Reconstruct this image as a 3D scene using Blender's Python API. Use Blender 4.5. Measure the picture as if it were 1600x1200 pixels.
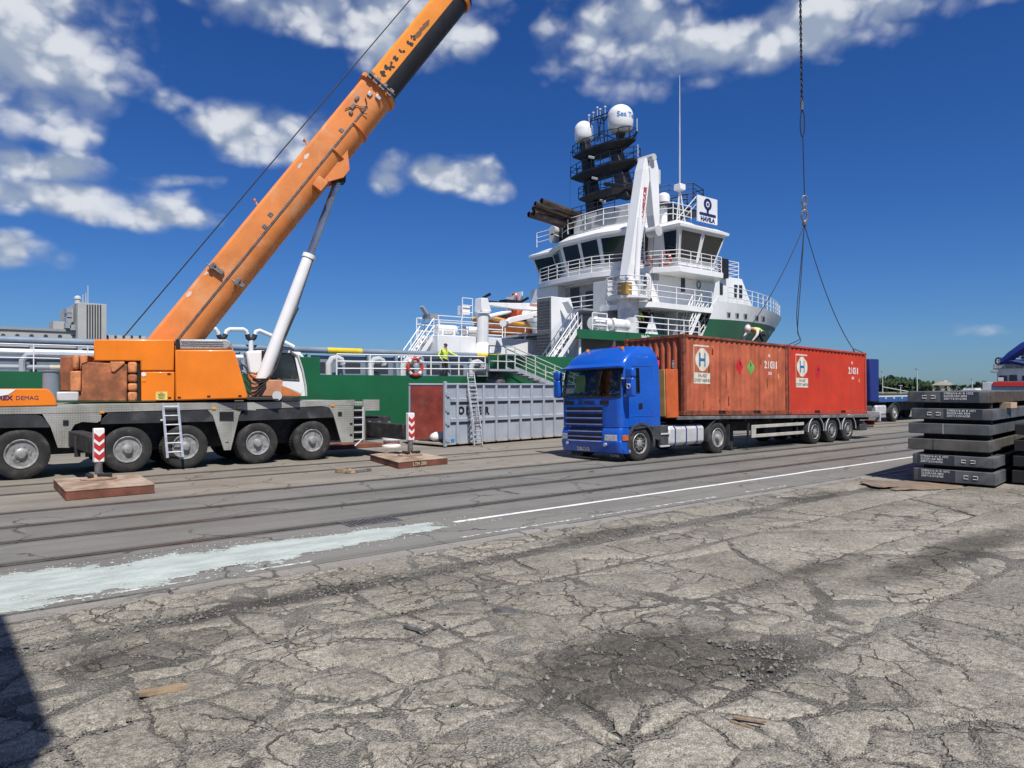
import bpy, bmesh, math, random
from mathutils import Vector, Matrix, Quaternion, noise as mnoise
random.seed(7)
rad = math.radians
for o in list(bpy.data.objects): bpy.data.objects.remove(o)
SC = bpy.context.scene
COL = SC.collection

# ------------------------------------------------------------------ camera
# world X runs along the quay (to the right), Y goes from the camera towards the ship
FPX, EYE, HORY = 1150.0, 2.12, 604.0
TH = math.atan(FPX / 1400.0)
cam = bpy.data.cameras.new('camera'); camo = bpy.data.objects.new('camera', cam); COL.objects.link(camo)
cam.sensor_width = 36.0; cam.lens = 36.0 * FPX / 1600.0; cam.shift_y = 4.0 / 1600.0
cam.clip_start = 0.05; cam.clip_end = 6000
camo.location = (0, 0, EYE); camo.rotation_euler = (rad(90), 0, -TH)
SC.camera = camo
SC.cycles.max_bounces = 4; SC.cycles.diffuse_bounces = 2; SC.cycles.glossy_bounces = 2; SC.cycles.transparent_max_bounces = 8; SC.cycles.caustics_reflective = False; SC.cycles.caustics_refractive = False
SC.render.resolution_x, SC.render.resolution_y = 1024, 768

# ------------------------------------------------------------------ light
SUN_EL, SUN_A = rad(58), rad(20)
sund = Vector((math.sin(SUN_A) * math.cos(SUN_EL), math.cos(SUN_A) * math.cos(SUN_EL), -math.sin(SUN_EL)))
sl = bpy.data.lights.new('sun', 'SUN'); sl.energy = 5.0; sl.angle = rad(0.53); sl.color = (1.0, 0.955, 0.89)
so = bpy.data.objects.new('sun', sl); COL.objects.link(so)
so.rotation_euler = Vector((0, 0, -1)).rotation_difference(sund).to_euler(); so.location = (0, -20, 60)
vs = SC.view_settings
vs.view_transform = 'Standard'; vs.look = 'None'; vs.exposure = 0.17; vs.gamma = 1.0; vs.use_curve_mapping = False

class NT:
    """small wrapper to write node graphs as expressions"""
    def __init__(s, tree): s.t = tree; s.n = tree.nodes; s.l = tree.links
    def node(s, typ, **kw):
        n = s.n.new(typ)
        for k, v in kw.items(): setattr(n, k, v)
        return n
    def put(s, sock, val):
        if val is None: return
        if isinstance(val, bpy.types.NodeSocket): s.l.new(val, sock)
        else:
            try: sock.default_value = val
            except Exception:
                sock.default_value = tuple(val) + (1.0,) if len(val) == 3 else val
    def m(s, op, a, b=None, c=None, clamp=False):
        n = s.node('ShaderNodeMath', operation=op, use_clamp=clamp)
        s.put(n.inputs[0], a); s.put(n.inputs[1], b); s.put(n.inputs[2], c)
        return n.outputs[0]
    def vm(s, op, a, b=None, out=0):
        n = s.node('ShaderNodeVectorMath', operation=op)
        s.put(n.inputs[0], a); s.put(n.inputs[1], b)
        return n.outputs[out]
    def ss(s, x, lo, hi):
        n = s.node('ShaderNodeMapRange', interpolation_type='SMOOTHSTEP')
        s.put(n.inputs[0], x); s.put(n.inputs[1], lo); s.put(n.inputs[2], hi)
        return n.outputs[0]
    def mix(s, f, a, b, mode='MIX'):
        n = s.node('ShaderNodeMix', data_type='RGBA', blend_type=mode)
        s.put(n.inputs[0], f); s.put(n.inputs[6], a); s.put(n.inputs[7], b)
        return n.outputs[2]
    def noise(s, vec, scale, detail=4, rough=0.55, dist=0.0, out=0):
        n = s.node('ShaderNodeTexNoise'); s.put(n.inputs['Vector'], vec)
        n.inputs['Scale'].default_value = scale; n.inputs['Detail'].default_value = detail
        n.inputs['Roughness'].default_value = rough; n.inputs['Distortion'].default_value = dist
        return n.outputs[out]
    def voro(s, vec, scale, feature='F1', out=0, rnd=1.0):
        n = s.node('ShaderNodeTexVoronoi', feature=feature); s.put(n.inputs['Vector'], vec)
        n.inputs['Scale'].default_value = scale; n.inputs['Randomness'].default_value = rnd
        return n.outputs[out]
    def mapv(s, vec, loc=(0, 0, 0), rot=(0, 0, 0), scale=(1, 1, 1)):
        n = s.node('ShaderNodeMapping'); s.put(n.inputs[0], vec)
        n.inputs[1].default_value = loc; n.inputs[2].default_value = rot; n.inputs[3].default_value = scale
        return n.outputs[0]
    def comb(s, x, y, z):
        n = s.node('ShaderNodeCombineXYZ'); s.put(n.inputs[0], x); s.put(n.inputs[1], y); s.put(n.inputs[2], z)
        return n.outputs[0]
    def sep(s, v):
        n = s.node('ShaderNodeSeparateXYZ'); s.put(n.inputs[0], v); return n.outputs

# ------------------------------------------------------------------ sky with cumulus clouds
W = bpy.data.worlds.new('World'); SC.world = W; W.use_nodes = True
nt = NT(W.node_tree); nt.n.clear()
SKYS = 0.10
sky = nt.node('ShaderNodeTexSky', sky_type='NISHITA'); sky.sun_disc = False
sky.sun_elevation = SUN_EL; sky.sun_rotation = math.pi + SUN_A
sky.altitude = 0; sky.air_density = 1.0; sky.dust_density = 0.25; sky.ozone_density = 3.0
hsv = nt.node('ShaderNodeHueSaturation'); hsv.inputs['Saturation'].default_value = 1.22; hsv.inputs['Value'].default_value = 0.66
nt.l.new(sky.outputs[0], hsv.inputs['Color'])
skycol = nt.mix(1.0, hsv.outputs[0], (0.42, 0.68, 1.14, 1), 'MULTIPLY')
dirv = nt.node('ShaderNodeTexCoord').outputs['Generated']
dx, dy, dz = nt.sep(dirv)
az = nt.m('ARCTAN2', dx, dy)                     # compass bearing from +Y towards +X
el = nt.m('ARCSINE', dz)
# each cloud heap: bearing, elevation (deg) of its centre, half width, half height (deg), weight
def azel(px, py):
    x = (px - 800) / FPX; z = (HORY - py) / FPX
    return (math.degrees(TH + math.atan(x)), math.degrees(math.atan2(z, math.hypot(1, x))))
HEAPS = []
def heap(px, py, hw, hh, w=1.0):
    a, e = azel(px, py); a2, _ = azel(px + hw, py); _, e2 = azel(px, py - hh)
    HEAPS.append((a, e, abs(a2 - a), abs(e2 - e), w))
for h in [(40, 50, 150, 130, .88), (90, 165, 85, 62, .75), (110, 212, 60, 16, .7), (60, 262, 120, 26, .85), (0, 300, 80, 26, .9), (120, 312, 130, 28, .95), (210, 330, 90, 26, .95), (290, 348, 50, 16, .9),
          (250, 290, 75, 11, .62), (20, 388, 55, 26, .95), (78, 400, 45, 16, .45), (270, 155, 22, 13, .45), 
          (490, 15, 150, 44, .85), (610, 45, 95, 55, .85), (700, 52, 48, 42, .8), (560, -60, 240, 60, .8), (660, 90, 60, 26, .45), 
          (375, 203, 64, 44, 1.0), (440, 216, 62, 46, 1.0), (400, 252, 45, 22, .7), (612, 282, 34, 34, .95), (690, 282, 46, 28, 1.0), (740, 278, 46, 32, 1.0), (775, 288, 22, 18, .8), 
          (930, 60, 70, 60, .72), (1010, 60, 110, 66, .75), (1090, 85, 110, 42, .8), (1190, 75, 110, 44, .78), (1300, 45, 110, 50, .75), (1400, 15, 120, 50, .72), (1000, 115, 70, 20, .5), (1150, 110, 90, 22, .55), (1060, -70, 260, 50, .75),
          (1560, 8, 60, 16, .35), (1480, 530, 120, 8, .22), ]:
    heap(*h)
field = None
azd = nt.m('MULTIPLY', az, 180 / math.pi); eld = nt.m('MULTIPLY', el, 180 / math.pi)
p2 = nt.comb(azd, eld, 0.0)
warpv = nt.noise(nt.mapv(dirv, scale=(6, 6, 9)), 1.0, 2, 0.5, out=1)
p2 = nt.vm('ADD', p2, nt.vm('MULTIPLY', nt.vm('SUBTRACT', warpv, (0.5, 0.5, 0.5)), (6.0, 4.0, 0.0)))
for (a, e, sa, se, w) in HEAPS:
    q = nt.vm('MULTIPLY', nt.vm('SUBTRACT', p2, (a, e, 0)), (1 / sa, 1 / se, 0))
    r2 = nt.vm('DOT_PRODUCT', q, q, out=1)
    g = nt.m('MULTIPLY_ADD', r2, -0.62 * w, w)
    field = g if field is None else nt.m('SMOOTH_MAX', field, g, 0.35)
# the rest of the sky carries clouds of the same kind
away = nt.ss(nt.m('ABSOLUTE', nt.m('SUBTRACT', az, TH)), rad(39), rad(50))
inv = nt.m('DIVIDE', 1.0, nt.m('MAXIMUM', dz, 0.06))
plane = nt.comb(nt.m('MULTIPLY', dx, inv), nt.m('MULTIPLY', dy, inv), 0.0)
cover = nt.noise(plane, 0.9, 2, 0.5)
cover = nt.m('MULTIPLY', nt.m('MULTIPLY_ADD', cover, 4.0, -2.1), away)
up = nt.ss(eld, 34, 44)
cover2 = nt.m('MULTIPLY', nt.m('MULTIPLY_ADD', nt.noise(plane, 1.3, 2, 0.5), 4.0, -2.1), up)
field = nt.m('MAXIMUM', nt.m('MAXIMUM', field, -1.0), nt.m('MAXIMUM', nt.m('ADD', cover, nt.m('MULTIPLY_ADD', away, 1.0, -1.0)), nt.m('ADD', cover2, nt.m('MULTIPLY_ADD', up, 1.0, -1.0))))
cv = nt.comb(nt.m('MULTIPLY', az, 1.0), nt.m('MULTIPLY', el, 1.35), 0.0)
def fbm(v, fine=True):
    a_ = nt.noise(v, 11.0, 6 if fine else 3, 0.5, 0.2)
    w_ = nt.vm('ADD', v, nt.vm('MULTIPLY', nt.vm('SUBTRACT', nt.noise(v, 30.0, 2, 0.5, out=1), (.5, .5, .5)), (.03, .03, 0)))
    b1 = nt.voro(w_, 17.0)
    if not fine: return nt.m('ADD', nt.m('MULTIPLY', a_, .9), nt.m('MULTIPLY_ADD', b1, -.42, .36))
    b2 = nt.voro(w_, 44.0)                # rounded heads of cumulus
    puff = nt.m('ADD', nt.m('MULTIPLY_ADD', b1, -.42, .30), nt.m('MULTIPLY_ADD', b2, -.20, .12))
    return nt.m('ADD', nt.m('MULTIPLY', a_, .9), puff)
n0 = fbm(cv)
n1 = fbm(nt.vm('ADD', cv, (0.004, 0.024, 0.0)), False)
nb = nt.noise(nt.vm('MULTIPLY', cv, (0.7, 1.8, 1.0)), 6.0, 3, 0.5)
dens = nt.m('ADD', field, nt.m('MULTIPLY_ADD', n0, 1.9, -1.0))
dens1 = nt.m('ADD', field, nt.m('MULTIPLY_ADD', n1, 1.9, -1.0))
alpha = nt.ss(dens, -0.16, 0.92)
lit = nt.ss(nt.m('SUBTRACT', dens, dens1), -0.45, 0.5)
shade = nt.ss(nt.m('ADD', nt.m('MULTIPLY', lit, 0.75), nt.m('MULTIPLY', nb, 0.5)), 0.30, 0.85)
ccol = nt.mix(shade, (0.29, 0.35, 0.46, 1), (0.64, 0.67, 0.72, 1))
ccol = nt.vm('SCALE', ccol); ccol.node.inputs[3].default_value = 1.0 / SKYS
wisp = nt.m('MULTIPLY', alpha, nt.m('MULTIPLY_ADD', nt.ss(dens, 0.1, 1.0), 0.35, 0.62))
final = nt.mix(wisp, skycol, ccol)
W.cycles.sampling_method = 'MANUAL'; W.cycles.sample_map_resolution = 256
bg = nt.node('ShaderNodeBackground'); nt.l.new(final, bg.inputs[0]); bg.inputs[1].default_value = SKYS
wo = nt.node('ShaderNodeOutputWorld'); nt.l.new(bg.outputs[0], wo.inputs[0])

# ------------------------------------------------------------------ pixel helpers (a pixel gives a direction, the plane gives the distance)
_F = Vector((math.sin(TH), math.cos(TH), 0)); _R = Vector((math.cos(TH), -math.sin(TH), 0)); _O = Vector((0, 0, EYE))
def ray(px, py): return _F * FPX + _R * (px - 800) + Vector((0, 0, HORY - py))
def onv(px, py, v): q = ray(px, py); return _O + q * (v / q.y)
def onu(px, py, u): q = ray(px, py); return _O + q * (u / q.x)
def onz(px, py, z=0.0): q = ray(px, py); return _O + q * ((z - EYE) / q.z)
def onplane(px, py, p, n):
    q = ray(px, py); n = Vector(n); return _O + q * ((Vector(p) - _O).dot(n) / q.dot(n))
def crop(ox, oy, s): return lambda x, y: (ox + x / s, oy + y / s)
C1 = crop(0, 440, 3.4275); C2 = crop(300, 440, 3.4275); C3 = crop(600, 440, 4.2867)
C4 = crop(850, 500, 5.0); C5 = crop(1050, 500, 4.5714); C6 = crop(200, 260, 3.158); CB = crop(800, 280, 4.2846); CR = crop(1000, 280, 4.2875); CM = crop(860, 150, 6.0)
# ------------------------------------------------------------------ materials
def lin(r, g, b):
    f = lambda c: (c / 255 / 12.92) if c <= 10 else ((c / 255 + 0.055) / 1.055) ** 2.4
    return (f(r), f(g), f(b))
MATS = {}
def mat(name, col, rough=0.5, metal=0.0, var=0.12, vscale=3.0, dirt=None, bump=0.0, bscale=60.0, coat=0.0, spec=0.5, streak=None, rr=0.12, world=False):
    """painted / plain surface: base colour with uneven tone, optional dirt (colour, amount, scale) and
    vertical streaks (colour, amount), fine relief, uneven gloss"""
    if name in MATS: return MATS[name]
    m = bpy.data.materials.new(name); m.use_nodes = True
    t = NT(m.node_tree); b = t.n['Principled BSDF']
    if world: oc = t.node('ShaderNodeNewGeometry').outputs['Position']
    else: oc = t.node('ShaderNodeTexCoord').outputs['Object']
    c = tuple(col) + (1,)
    n1 = t.noise(oc, vscale, 4, 0.6)
    lo = tuple(max(0, x * (1 - var * 1.6)) for x in col) + (1,); hi = tuple(min(0.92, x * (1 + var)) for x in col) + (1,)
    cc = t.mix(t.ss(n1, 0.3, 0.72), lo, hi)
    if dirt:
        dc, da, ds = dirt
        n2 = t.noise(oc, ds, 5, 0.62, 0.3)
        cc = t.mix(t.m('MULTIPLY', t.ss(n2, 0.62 - da * 0.3, 0.78 - da * 0.1), min(1, 0.35 + da)), cc, tuple(dc) + (1,))
    if streak:
        sc, sa, ss_ = streak
        sv = t.mapv(oc, scale=(ss_, ss_, ss_ * 0.06))
        n3 = t.noise(sv, 1.0, 4, 0.65)
        cc = t.mix(t.m('MULTIPLY', t.ss(n3, 0.6 - sa * 0.2, 0.8), min(1, 0.3 + sa)), cc, tuple(sc) + (1,))
    t.put(b.inputs['Base Color'], cc)
    nr = t.noise(oc, vscale * 2.3, 2, 0.6)
    t.put(b.inputs['Roughness'], t.m('MULTIPLY_ADD', nr, rr * 2, rough - rr, clamp=True))
    b.inputs['Metallic'].default_value = metal
    b.inputs['Specular IOR Level'].default_value = spec
    b.inputs['Coat Weight'].default_value = coat; b.inputs['Coat Roughness'].default_value = 0.08
    if bump:
        bn = t.node('ShaderNodeBump'); bn.inputs['Strength'].default_value = min(1, bump); bn.inputs['Distance'].default_value = 0.01
        t.put(bn.inputs['Height'], t.noise(oc, bscale, 5, 0.6)); t.l.new(bn.outputs[0], b.inputs['Normal'])
    MATS[name] = m
    return m
RUST = (0.10, 0.035, 0.015); GRIME = (0.05, 0.045, 0.04); BLK = (0.012, 0.012, 0.013)
M_orange = mat('crane_orange', (0.84, 0.215, 0.010), 0.38, var=0.06, vscale=1.2, dirt=((0.45, 0.15, 0.03), .12, 1.5), coat=.25)
M_boom = mat('boom_orange', (0.71, 0.235, 0.058), 0.45, var=0.12, vscale=.8, dirt=((0.74, 0.36, 0.17), .4, 1.1), streak=((0.35, 0.14, 0.05), .12, 3))
M_boom2 = mat('boom_orange_bright', (0.84, 0.28, 0.03), 0.4, var=0.06, vscale=1.0, dirt=((0.3, 0.1, 0.03), .12, 2.0))
M_cweight = mat('weathered_orange_iron', (0.44, 0.15, 0.06), 0.75, var=.3, vscale=2.5, dirt=((0.17, 0.062, 0.028), .85, 2.2), bump=.5, bscale=25, streak=(RUST, .35, 8))
M_cweight_b = mat('worn_orange_iron', (0.60, 0.23, 0.09), 0.7, var=.2, vscale=3, dirt=((0.2, 0.07, 0.03), .45, 5), bump=.4, bscale=30, streak=(RUST, .3, 9))
M_white = mat('white_paint', (0.80, 0.80, 0.79), 0.4, var=.05, vscale=.7, dirt=((0.55, 0.53, 0.50), .15, 1.2), coat=.15)
M_shipwhite = mat('ship_white', (0.80, 0.805, 0.80), 0.38, var=.05, vscale=.35, streak=((0.50, 0.44, 0.37), .14, 2.6), coat=.1, dirt=((0.62, 0.62, 0.60), .2, .6))
M_shipgreen = mat('ship_green', (0.012, 0.115, 0.045), 0.42, var=.14, vscale=.3, streak=((0.03, 0.09, 0.05), .25, 1.2), dirt=((0.02, 0.085, 0.045), .3, .5), bump=.1, bscale=2)
M_shipgrey = mat('ship_grey', (0.30, 0.33, 0.36), 0.5, var=.1, vscale=.8, streak=((0.16, 0.12, 0.09), .2, 3))
M_tube = mat('blue_grey_tube', (0.20, 0.25, 0.31), 0.45, var=.12, vscale=.8, streak=((0.12, 0.1, 0.09), .2, 2))
M_black = mat('black_paint', BLK, 0.5, var=.3)
M_mast = mat('mast_black', (0.016, 0.017, 0.022), 0.5, var=.3, vscale=1.2)
M_rubber = mat('tyre_rubber', (0.026, 0.025, 0.024), 0.8, var=.25, vscale=5, dirt=((0.11, 0.10, 0.085), .35, 4), bump=.3, bscale=80)
M_rim = mat('steel_rim', (0.34, 0.34, 0.33), 0.5, .25, var=.2, vscale=8, dirt=((0.12, 0.10, 0.085), .45, 7))
M_hub = mat('hub_steel', (0.36, 0.36, 0.35), 0.45, .3, var=.2, vscale=10, dirt=((0.2, 0.17, 0.14), .3, 9))
M_darkrim = mat('rim_recess', (0.06, 0.058, 0.055), 0.65, var=.3)
M_chassis = mat('dark_chassis', (0.022, 0.022, 0.022), 0.7, var=.4, vscale=4, dirt=((0.09, 0.08, 0.065), .35, 5))
M_fender = mat('black_fender', (0.032, 0.034, 0.037), 0.6, var=.25, vscale=2.5, dirt=((0.12, 0.115, 0.105), .3, 2.5))
M_alu = mat('aluminium', (0.62, 0.63, 0.64), 0.4, .55, var=.12, vscale=6, dirt=((0.3, 0.29, 0.27), .3, 5))
M_chrome = mat('chrome_rod', (0.42, 0.44, 0.48), 0.16, 0.85, var=.12, vscale=2.5, rr=.05)
M_steel = mat('bare_steel', (0.24, 0.235, 0.23), 0.5, .5, var=.3, vscale=6, dirt=((0.12, 0.06, 0.035), .5, 6))
M_truckblue = mat('truck_blue', (0.006, 0.088, 0.47), 0.28, var=.06, vscale=.9, coat=.35, dirt=((0.03, 0.095, 0.36), .3, 2.0), rr=.06)
M_greyplastic = mat('grey_plastic', (0.055, 0.057, 0.06), 0.6, var=.2, vscale=4, dirt=((0.13, 0.12, 0.11), .25, 4))
M_tank = mat('tank_silver', (0.62, 0.62, 0.61), 0.4, .25, var=.08, vscale=3, dirt=((0.4, 0.38, 0.35), .25, 4))
M_cont1 = mat('container_rust_orange', (0.49, 0.125, 0.06), 0.6, spec=.25, var=.16, vscale=1.4, dirt=((0.33, 0.085, 0.042), .5, 2.2), streak=((0.05, 0.022, 0.014), .42, 4.5), bump=.15, bscale=30)
M_cont1f = mat('container_frame_rusty', (0.30, 0.075, 0.035), 0.65, var=.2, vscale=3, dirt=((0.075, 0.032, 0.018), .75, 4.5), bump=.3, bscale=40)
M_cont2 = mat('container_red', (0.52, 0.044, 0.020), 0.5, spec=.25, var=.08, vscale=1.0, dirt=((0.40, 0.055, 0.035), .35, 1.8), streak=((0.30, 0.035, 0.02), .15, 4), bump=.1, bscale=30)
M_cont2f = mat('container_red_frame', (0.42, 0.055, 0.03), 0.55, var=.12, vscale=3, dirt=((0.16, 0.05, 0.03), .35, 4))
M_grey = mat('bin_grey', (0.36, 0.40, 0.46), 0.5, var=.08, vscale=1.0, streak=((0.22, 0.23, 0.25), .2, 4), dirt=((0.42, 0.46, 0.51), .3, 1.5), bump=.08, bscale=12)
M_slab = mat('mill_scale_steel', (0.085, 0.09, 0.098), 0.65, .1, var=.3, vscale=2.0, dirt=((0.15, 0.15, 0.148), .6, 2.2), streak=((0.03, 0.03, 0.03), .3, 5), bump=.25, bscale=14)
M_slabbrown = mat('mill_scale_brown', (0.075, 0.052, 0.038), 0.7, .1, var=.3, vscale=2, dirt=((0.12, 0.075, 0.045), .5, 3), bump=.3, bscale=16)
M_rustplate = mat('rust_brown_steel', (0.30, 0.20, 0.135), 0.85, var=.25, vscale=3, dirt=((0.40, 0.34, 0.27), .7, 2.5), bump=.4, bscale=24)
M_rustside = mat('rust_red_steel', (0.19, 0.065, 0.04), 0.8, var=.25, vscale=3, dirt=((0.11, 0.05, 0.03), .5, 6), bump=.3, bscale=24)
M_wood = mat('weathered_wood', (0.33, 0.24, 0.15), 0.8, var=.25, vscale=6, dirt=((0.14, 0.10, 0.07), .4, 8), bump=.4, bscale=30)
M_rope = mat('steel_rope', (0.028, 0.027, 0.027), 0.6, .2, var=.3, vscale=20)
M_hivis = mat('hi_vis_yellow', (0.60, 0.78, 0.06), 0.8, var=.12, vscale=6, bump=.3, bscale=25)
M_trouser = mat('dark_trousers', (0.018, 0.02, 0.028), 0.85, var=.3, vscale=6, bump=.3, bscale=25)
M_skin = mat('skin', (0.45, 0.26, 0.18), 0.6, var=.08, vscale=10)
M_hair = mat('dark_hair', (0.03, 0.02, 0.015), 0.7)
M_lightgrey = mat('light_grey_paint', (0.52, 0.53, 0.53), 0.45, var=.08, vscale=1.0, dirt=((0.4, 0.4, 0.39), .2, 2))
M_redpaint = mat('red_paint', (0.5, 0.03, 0.025), 0.45, var=.1)
M_letter = mat('black_lettering', (0.013, 0.013, 0.016), 0.55, var=.2)
M_letterw = mat('white_lettering', (0.72, 0.72, 0.70), 0.6, var=.12, vscale=9)
M_navy = mat('navy_lettering', (0.012, 0.02, 0.12), 0.45, var=.1)
M_cobalt = mat('cobalt_blue_paint', (0.006, 0.022, 0.17), 0.45, var=.08)
M_yellow = mat('yellow_paint', (0.70, 0.52, 0.03), 0.45, var=.08)
M_amber = mat('amber_lens', (0.75, 0.28, 0.02), 0.3)
M_concrete_far = mat('pale_concrete', (0.42, 0.42, 0.40), 0.85, var=.08, vscale=.08, streak=((0.30, 0.29, 0.28), .25, .3))
M_void = mat('unlit_interior', (0.012, 0.012, 0.012), 0.9, var=.2)
def glass_mat(name, tint=(0.10, 0.13, 0.14), alpha=0.25):
    m = bpy.data.materials.new(name); m.use_nodes = True
    t = NT(m.node_tree); t.n.clear()
    tr = t.node('ShaderNodeBsdfTransparent'); tr.inputs[0].default_value = tuple(tint) + (1,)
    gl = t.node('ShaderNodeBsdfGlossy'); gl.inputs['Roughness'].default_value = 0.03; gl.inputs[0].default_value = (0.9, 0.95, 1, 1)
    fr = t.node('ShaderNodeFresnel'); fr.inputs[0].default_value = 1.5
    mx = t.node('ShaderNodeMixShader'); t.put(mx.inputs[0], t.m('MULTIPLY_ADD', fr.outputs[0], 0.55, alpha * 0.12, clamp=True))
    t.l.new(tr.outputs[0], mx.inputs[1]); t.l.new(gl.outputs[0], mx.inputs[2])
    o = t.node('ShaderNodeOutputMaterial'); t.l.new(mx.outputs[0], o.inputs[0])
    return m
M_glass = glass_mat('cab_glass', (0.62, 0.68, 0.66), .2)
M_shipglass = mat('dark_tinted_glass', (0.012, 0.016, 0.018), 0.06, var=.2, vscale=.5, rr=.02, spec=.7)
def plate_mat():
    m = bpy.data.materials.new('checker_plate'); m.use_nodes = True
    t = NT(m.node_tree); b = t.n['Principled BSDF']; oc = t.node('ShaderNodeTexCoord').outputs['Object']
    w1 = t.node('ShaderNodeTexChecker'); t.put(w1.inputs['Vector'], t.mapv(oc, rot=(0, rad(45), 0), scale=(26, 26, 26))); w1.inputs['Scale'].default_value = 1.0
    n1 = t.noise(oc, 1.3, 6, .6)
    c = t.mix(t.ss(n1, .35, .7), (0.225, 0.225, 0.195, 1), (0.38, 0.375, 0.34, 1))
    c = t.mix(t.m('MULTIPLY', w1.outputs[1], .22), c, (0.55, 0.54, 0.5, 1))
    c = t.mix(t.m('MULTIPLY', t.ss(t.noise(t.mapv(oc, scale=(5, 5, .5)), 1.0, 5, .6), .58, .8), .6), c, (0.12, 0.10, 0.08, 1))
    t.put(b.inputs['Base Color'], c); b.inputs['Roughness'].default_value = .6; b.inputs['Metallic'].default_value = .15
    bn = t.node('ShaderNodeBump'); bn.inputs['Strength'].default_value = .5; bn.inputs['Distance'].default_value = .006
    t.put(bn.inputs['Height'], w1.outputs[1]); t.l.new(bn.outputs[0], b.inputs['Normal'])
    return m
M_plate = plate_mat()

# ------------------------------------------------------------------ mesh builder
def basis(d, up=Vector((0, 0, 1))):
    d = Vector(d).normalized()
    if abs(d.dot(up)) > 0.98: up = Vector((1, 0, 0))
    x = d.cross(up).normalized(); y = x.cross(d).normalized()
    return x, y, d
class MB:
    def __init__(s): s.v = []; s.f = []
    def add(s, vs, fs):
        o = len(s.v); s.v += [Vector(p) for p in vs]; s.f += [tuple(i + o for i in f) for f in fs]; return s
    def box(s, x0, x1, y0, y1, z0, z1):
        return s.add([(x0, y0, z0), (x1, y0, z0), (x1, y1, z0), (x0, y1, z0), (x0, y0, z1), (x1, y0, z1), (x1, y1, z1), (x0, y1, z1)],
                     [(0, 3, 2, 1), (4, 5, 6, 7), (0, 1, 5, 4), (1, 2, 6, 5), (2, 3, 7, 6), (3, 0, 4, 7)])
    def beam(s, p0, p1, w, h=None, up=Vector((0, 0, 1))):
        h = w if h is None else h
        p0, p1 = Vector(p0), Vector(p1); x, y, d = basis(p1 - p0, Vector(up)); x = x * (w / 2); y = y * (h / 2)
        vs = [p + a * x + b * y for p in (p0, p1) for a, b in ((-1, -1), (1, -1), (1, 1), (-1, 1))]
        return s.add(vs, [(0, 1, 2, 3), (7, 6, 5, 4), (0, 4, 5, 1), (1, 5, 6, 2), (2, 6, 7, 3), (3, 7, 4, 0)])
    def cyl(s, p0, p1, r0, r1=None, n=12, caps=True):
        r1 = r0 if r1 is None else r1
        p0, p1 = Vector(p0), Vector(p1); x, y, d = basis(p1 - p0)
        vs = []
        for p, r in ((p0, r0), (p1, r1)):
            for k in range(n):
                a = 2 * math.pi * k / n; vs.append(p + x * (r * math.cos(a)) + y * (r * math.sin(a)))
        fs = [(k, (k + 1) % n, n + (k + 1) % n, n + k) for k in range(n)]
        if caps: fs += [tuple(range(n - 1, -1, -1)), tuple(range(n, 2 * n))]
        return s.add(vs, fs)
    def tube(s, pts, r, n=6, closed=False):
        pts = [Vector(p) for p in pts]; m = len(pts); vs = []
        prev = None
        for i, p in enumerate(pts):
            a = pts[i - 1] if (i > 0 or closed) else p
            b = pts[(i + 1) % m] if (i < m - 1 or closed) else p
            d = (b - a)
            if d.length < 1e-9: d = Vector((0, 0, 1))
            if prev is None: x, y, _ = basis(d)
            else:
                dn = d.normalized(); x = (prev - dn * prev.dot(dn))
                if x.length < 1e-6: x = basis(d)[0]
                x.normalize(); y = dn.cross(x) * -1
            prev = x
            rr = r[i] if isinstance(r, (list, tuple)) else r
            for k in range(n):
                t_ = 2 * math.pi * k / n; vs.append(p + x * (rr * math.cos(t_)) + y * (rr * math.sin(t_)))
        fs = []
        for i in range(m if closed else m - 1):
            j = (i + 1) % m
            fs += [(i * n + k, i * n + (k + 1) % n, j * n + (k + 1) % n, j * n + k) for k in range(n)]
        if not closed: fs += [tuple(range(n - 1, -1, -1)), tuple(range((m - 1) * n, m * n))]
        return s.add(vs, fs)
    def prism(s, poly, axis, a, b):
        n = len(poly)
        mk = {'y': lambda p, t: (p[0], t, p[1]), 'z': lambda p, t: (p[0], p[1], t), 'x': lambda p, t: (t, p[0], p[1])}[axis]
        vs = [mk(p, a) for p in poly] + [mk(p, b) for p in poly]
        return s.add(vs, [tuple(range(n)), tuple(range(2 * n - 1, n - 1, -1))] + [(k, n + k, n + (k + 1) % n, (k + 1) % n) for k in range(n)])
    def lathe(s, prof, c, axis, n=24, ripple=None):
        c = Vector(c); x, y, d = basis(axis); m = len(prof); vs = []
        for j, (r, h) in enumerate(prof):
            for k in range(n):
                a = 2 * math.pi * k / n; q = r
                if ripple: q = ripple(j, k, r)
                vs.append(c + d * h + x * (q * math.cos(a)) + y * (q * math.sin(a)))
        fs = [(j * n + k, j * n + (k + 1) % n, (j + 1) * n + (k + 1) % n, (j + 1) * n + k) for j in range(m - 1) for k in range(n)]
        fs += [tuple(range(n - 1, -1, -1)), tuple(range((m - 1) * n, m * n))]
        return s.add(vs, fs)
    def ball(s, c, r, n=10, sc=(1, 1, 1)):
        c = Vector(c); m = n // 2 + 1; vs = []
        for j in range(m):
            t_ = math.pi * j / (m - 1)
            for k in range(n):
                a = 2 * math.pi * k / n
                vs.append(c + Vector((r * sc[0] * math.sin(t_) * math.cos(a), r * sc[1] * math.sin(t_) * math.sin(a), r * sc[2] * math.cos(t_))))
        return s.add(vs, [(j * n + k, j * n + (k + 1) % n, (j + 1) * n + (k + 1) % n, (j + 1) * n + k) for j in range(m - 1) for k in range(n)])
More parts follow.
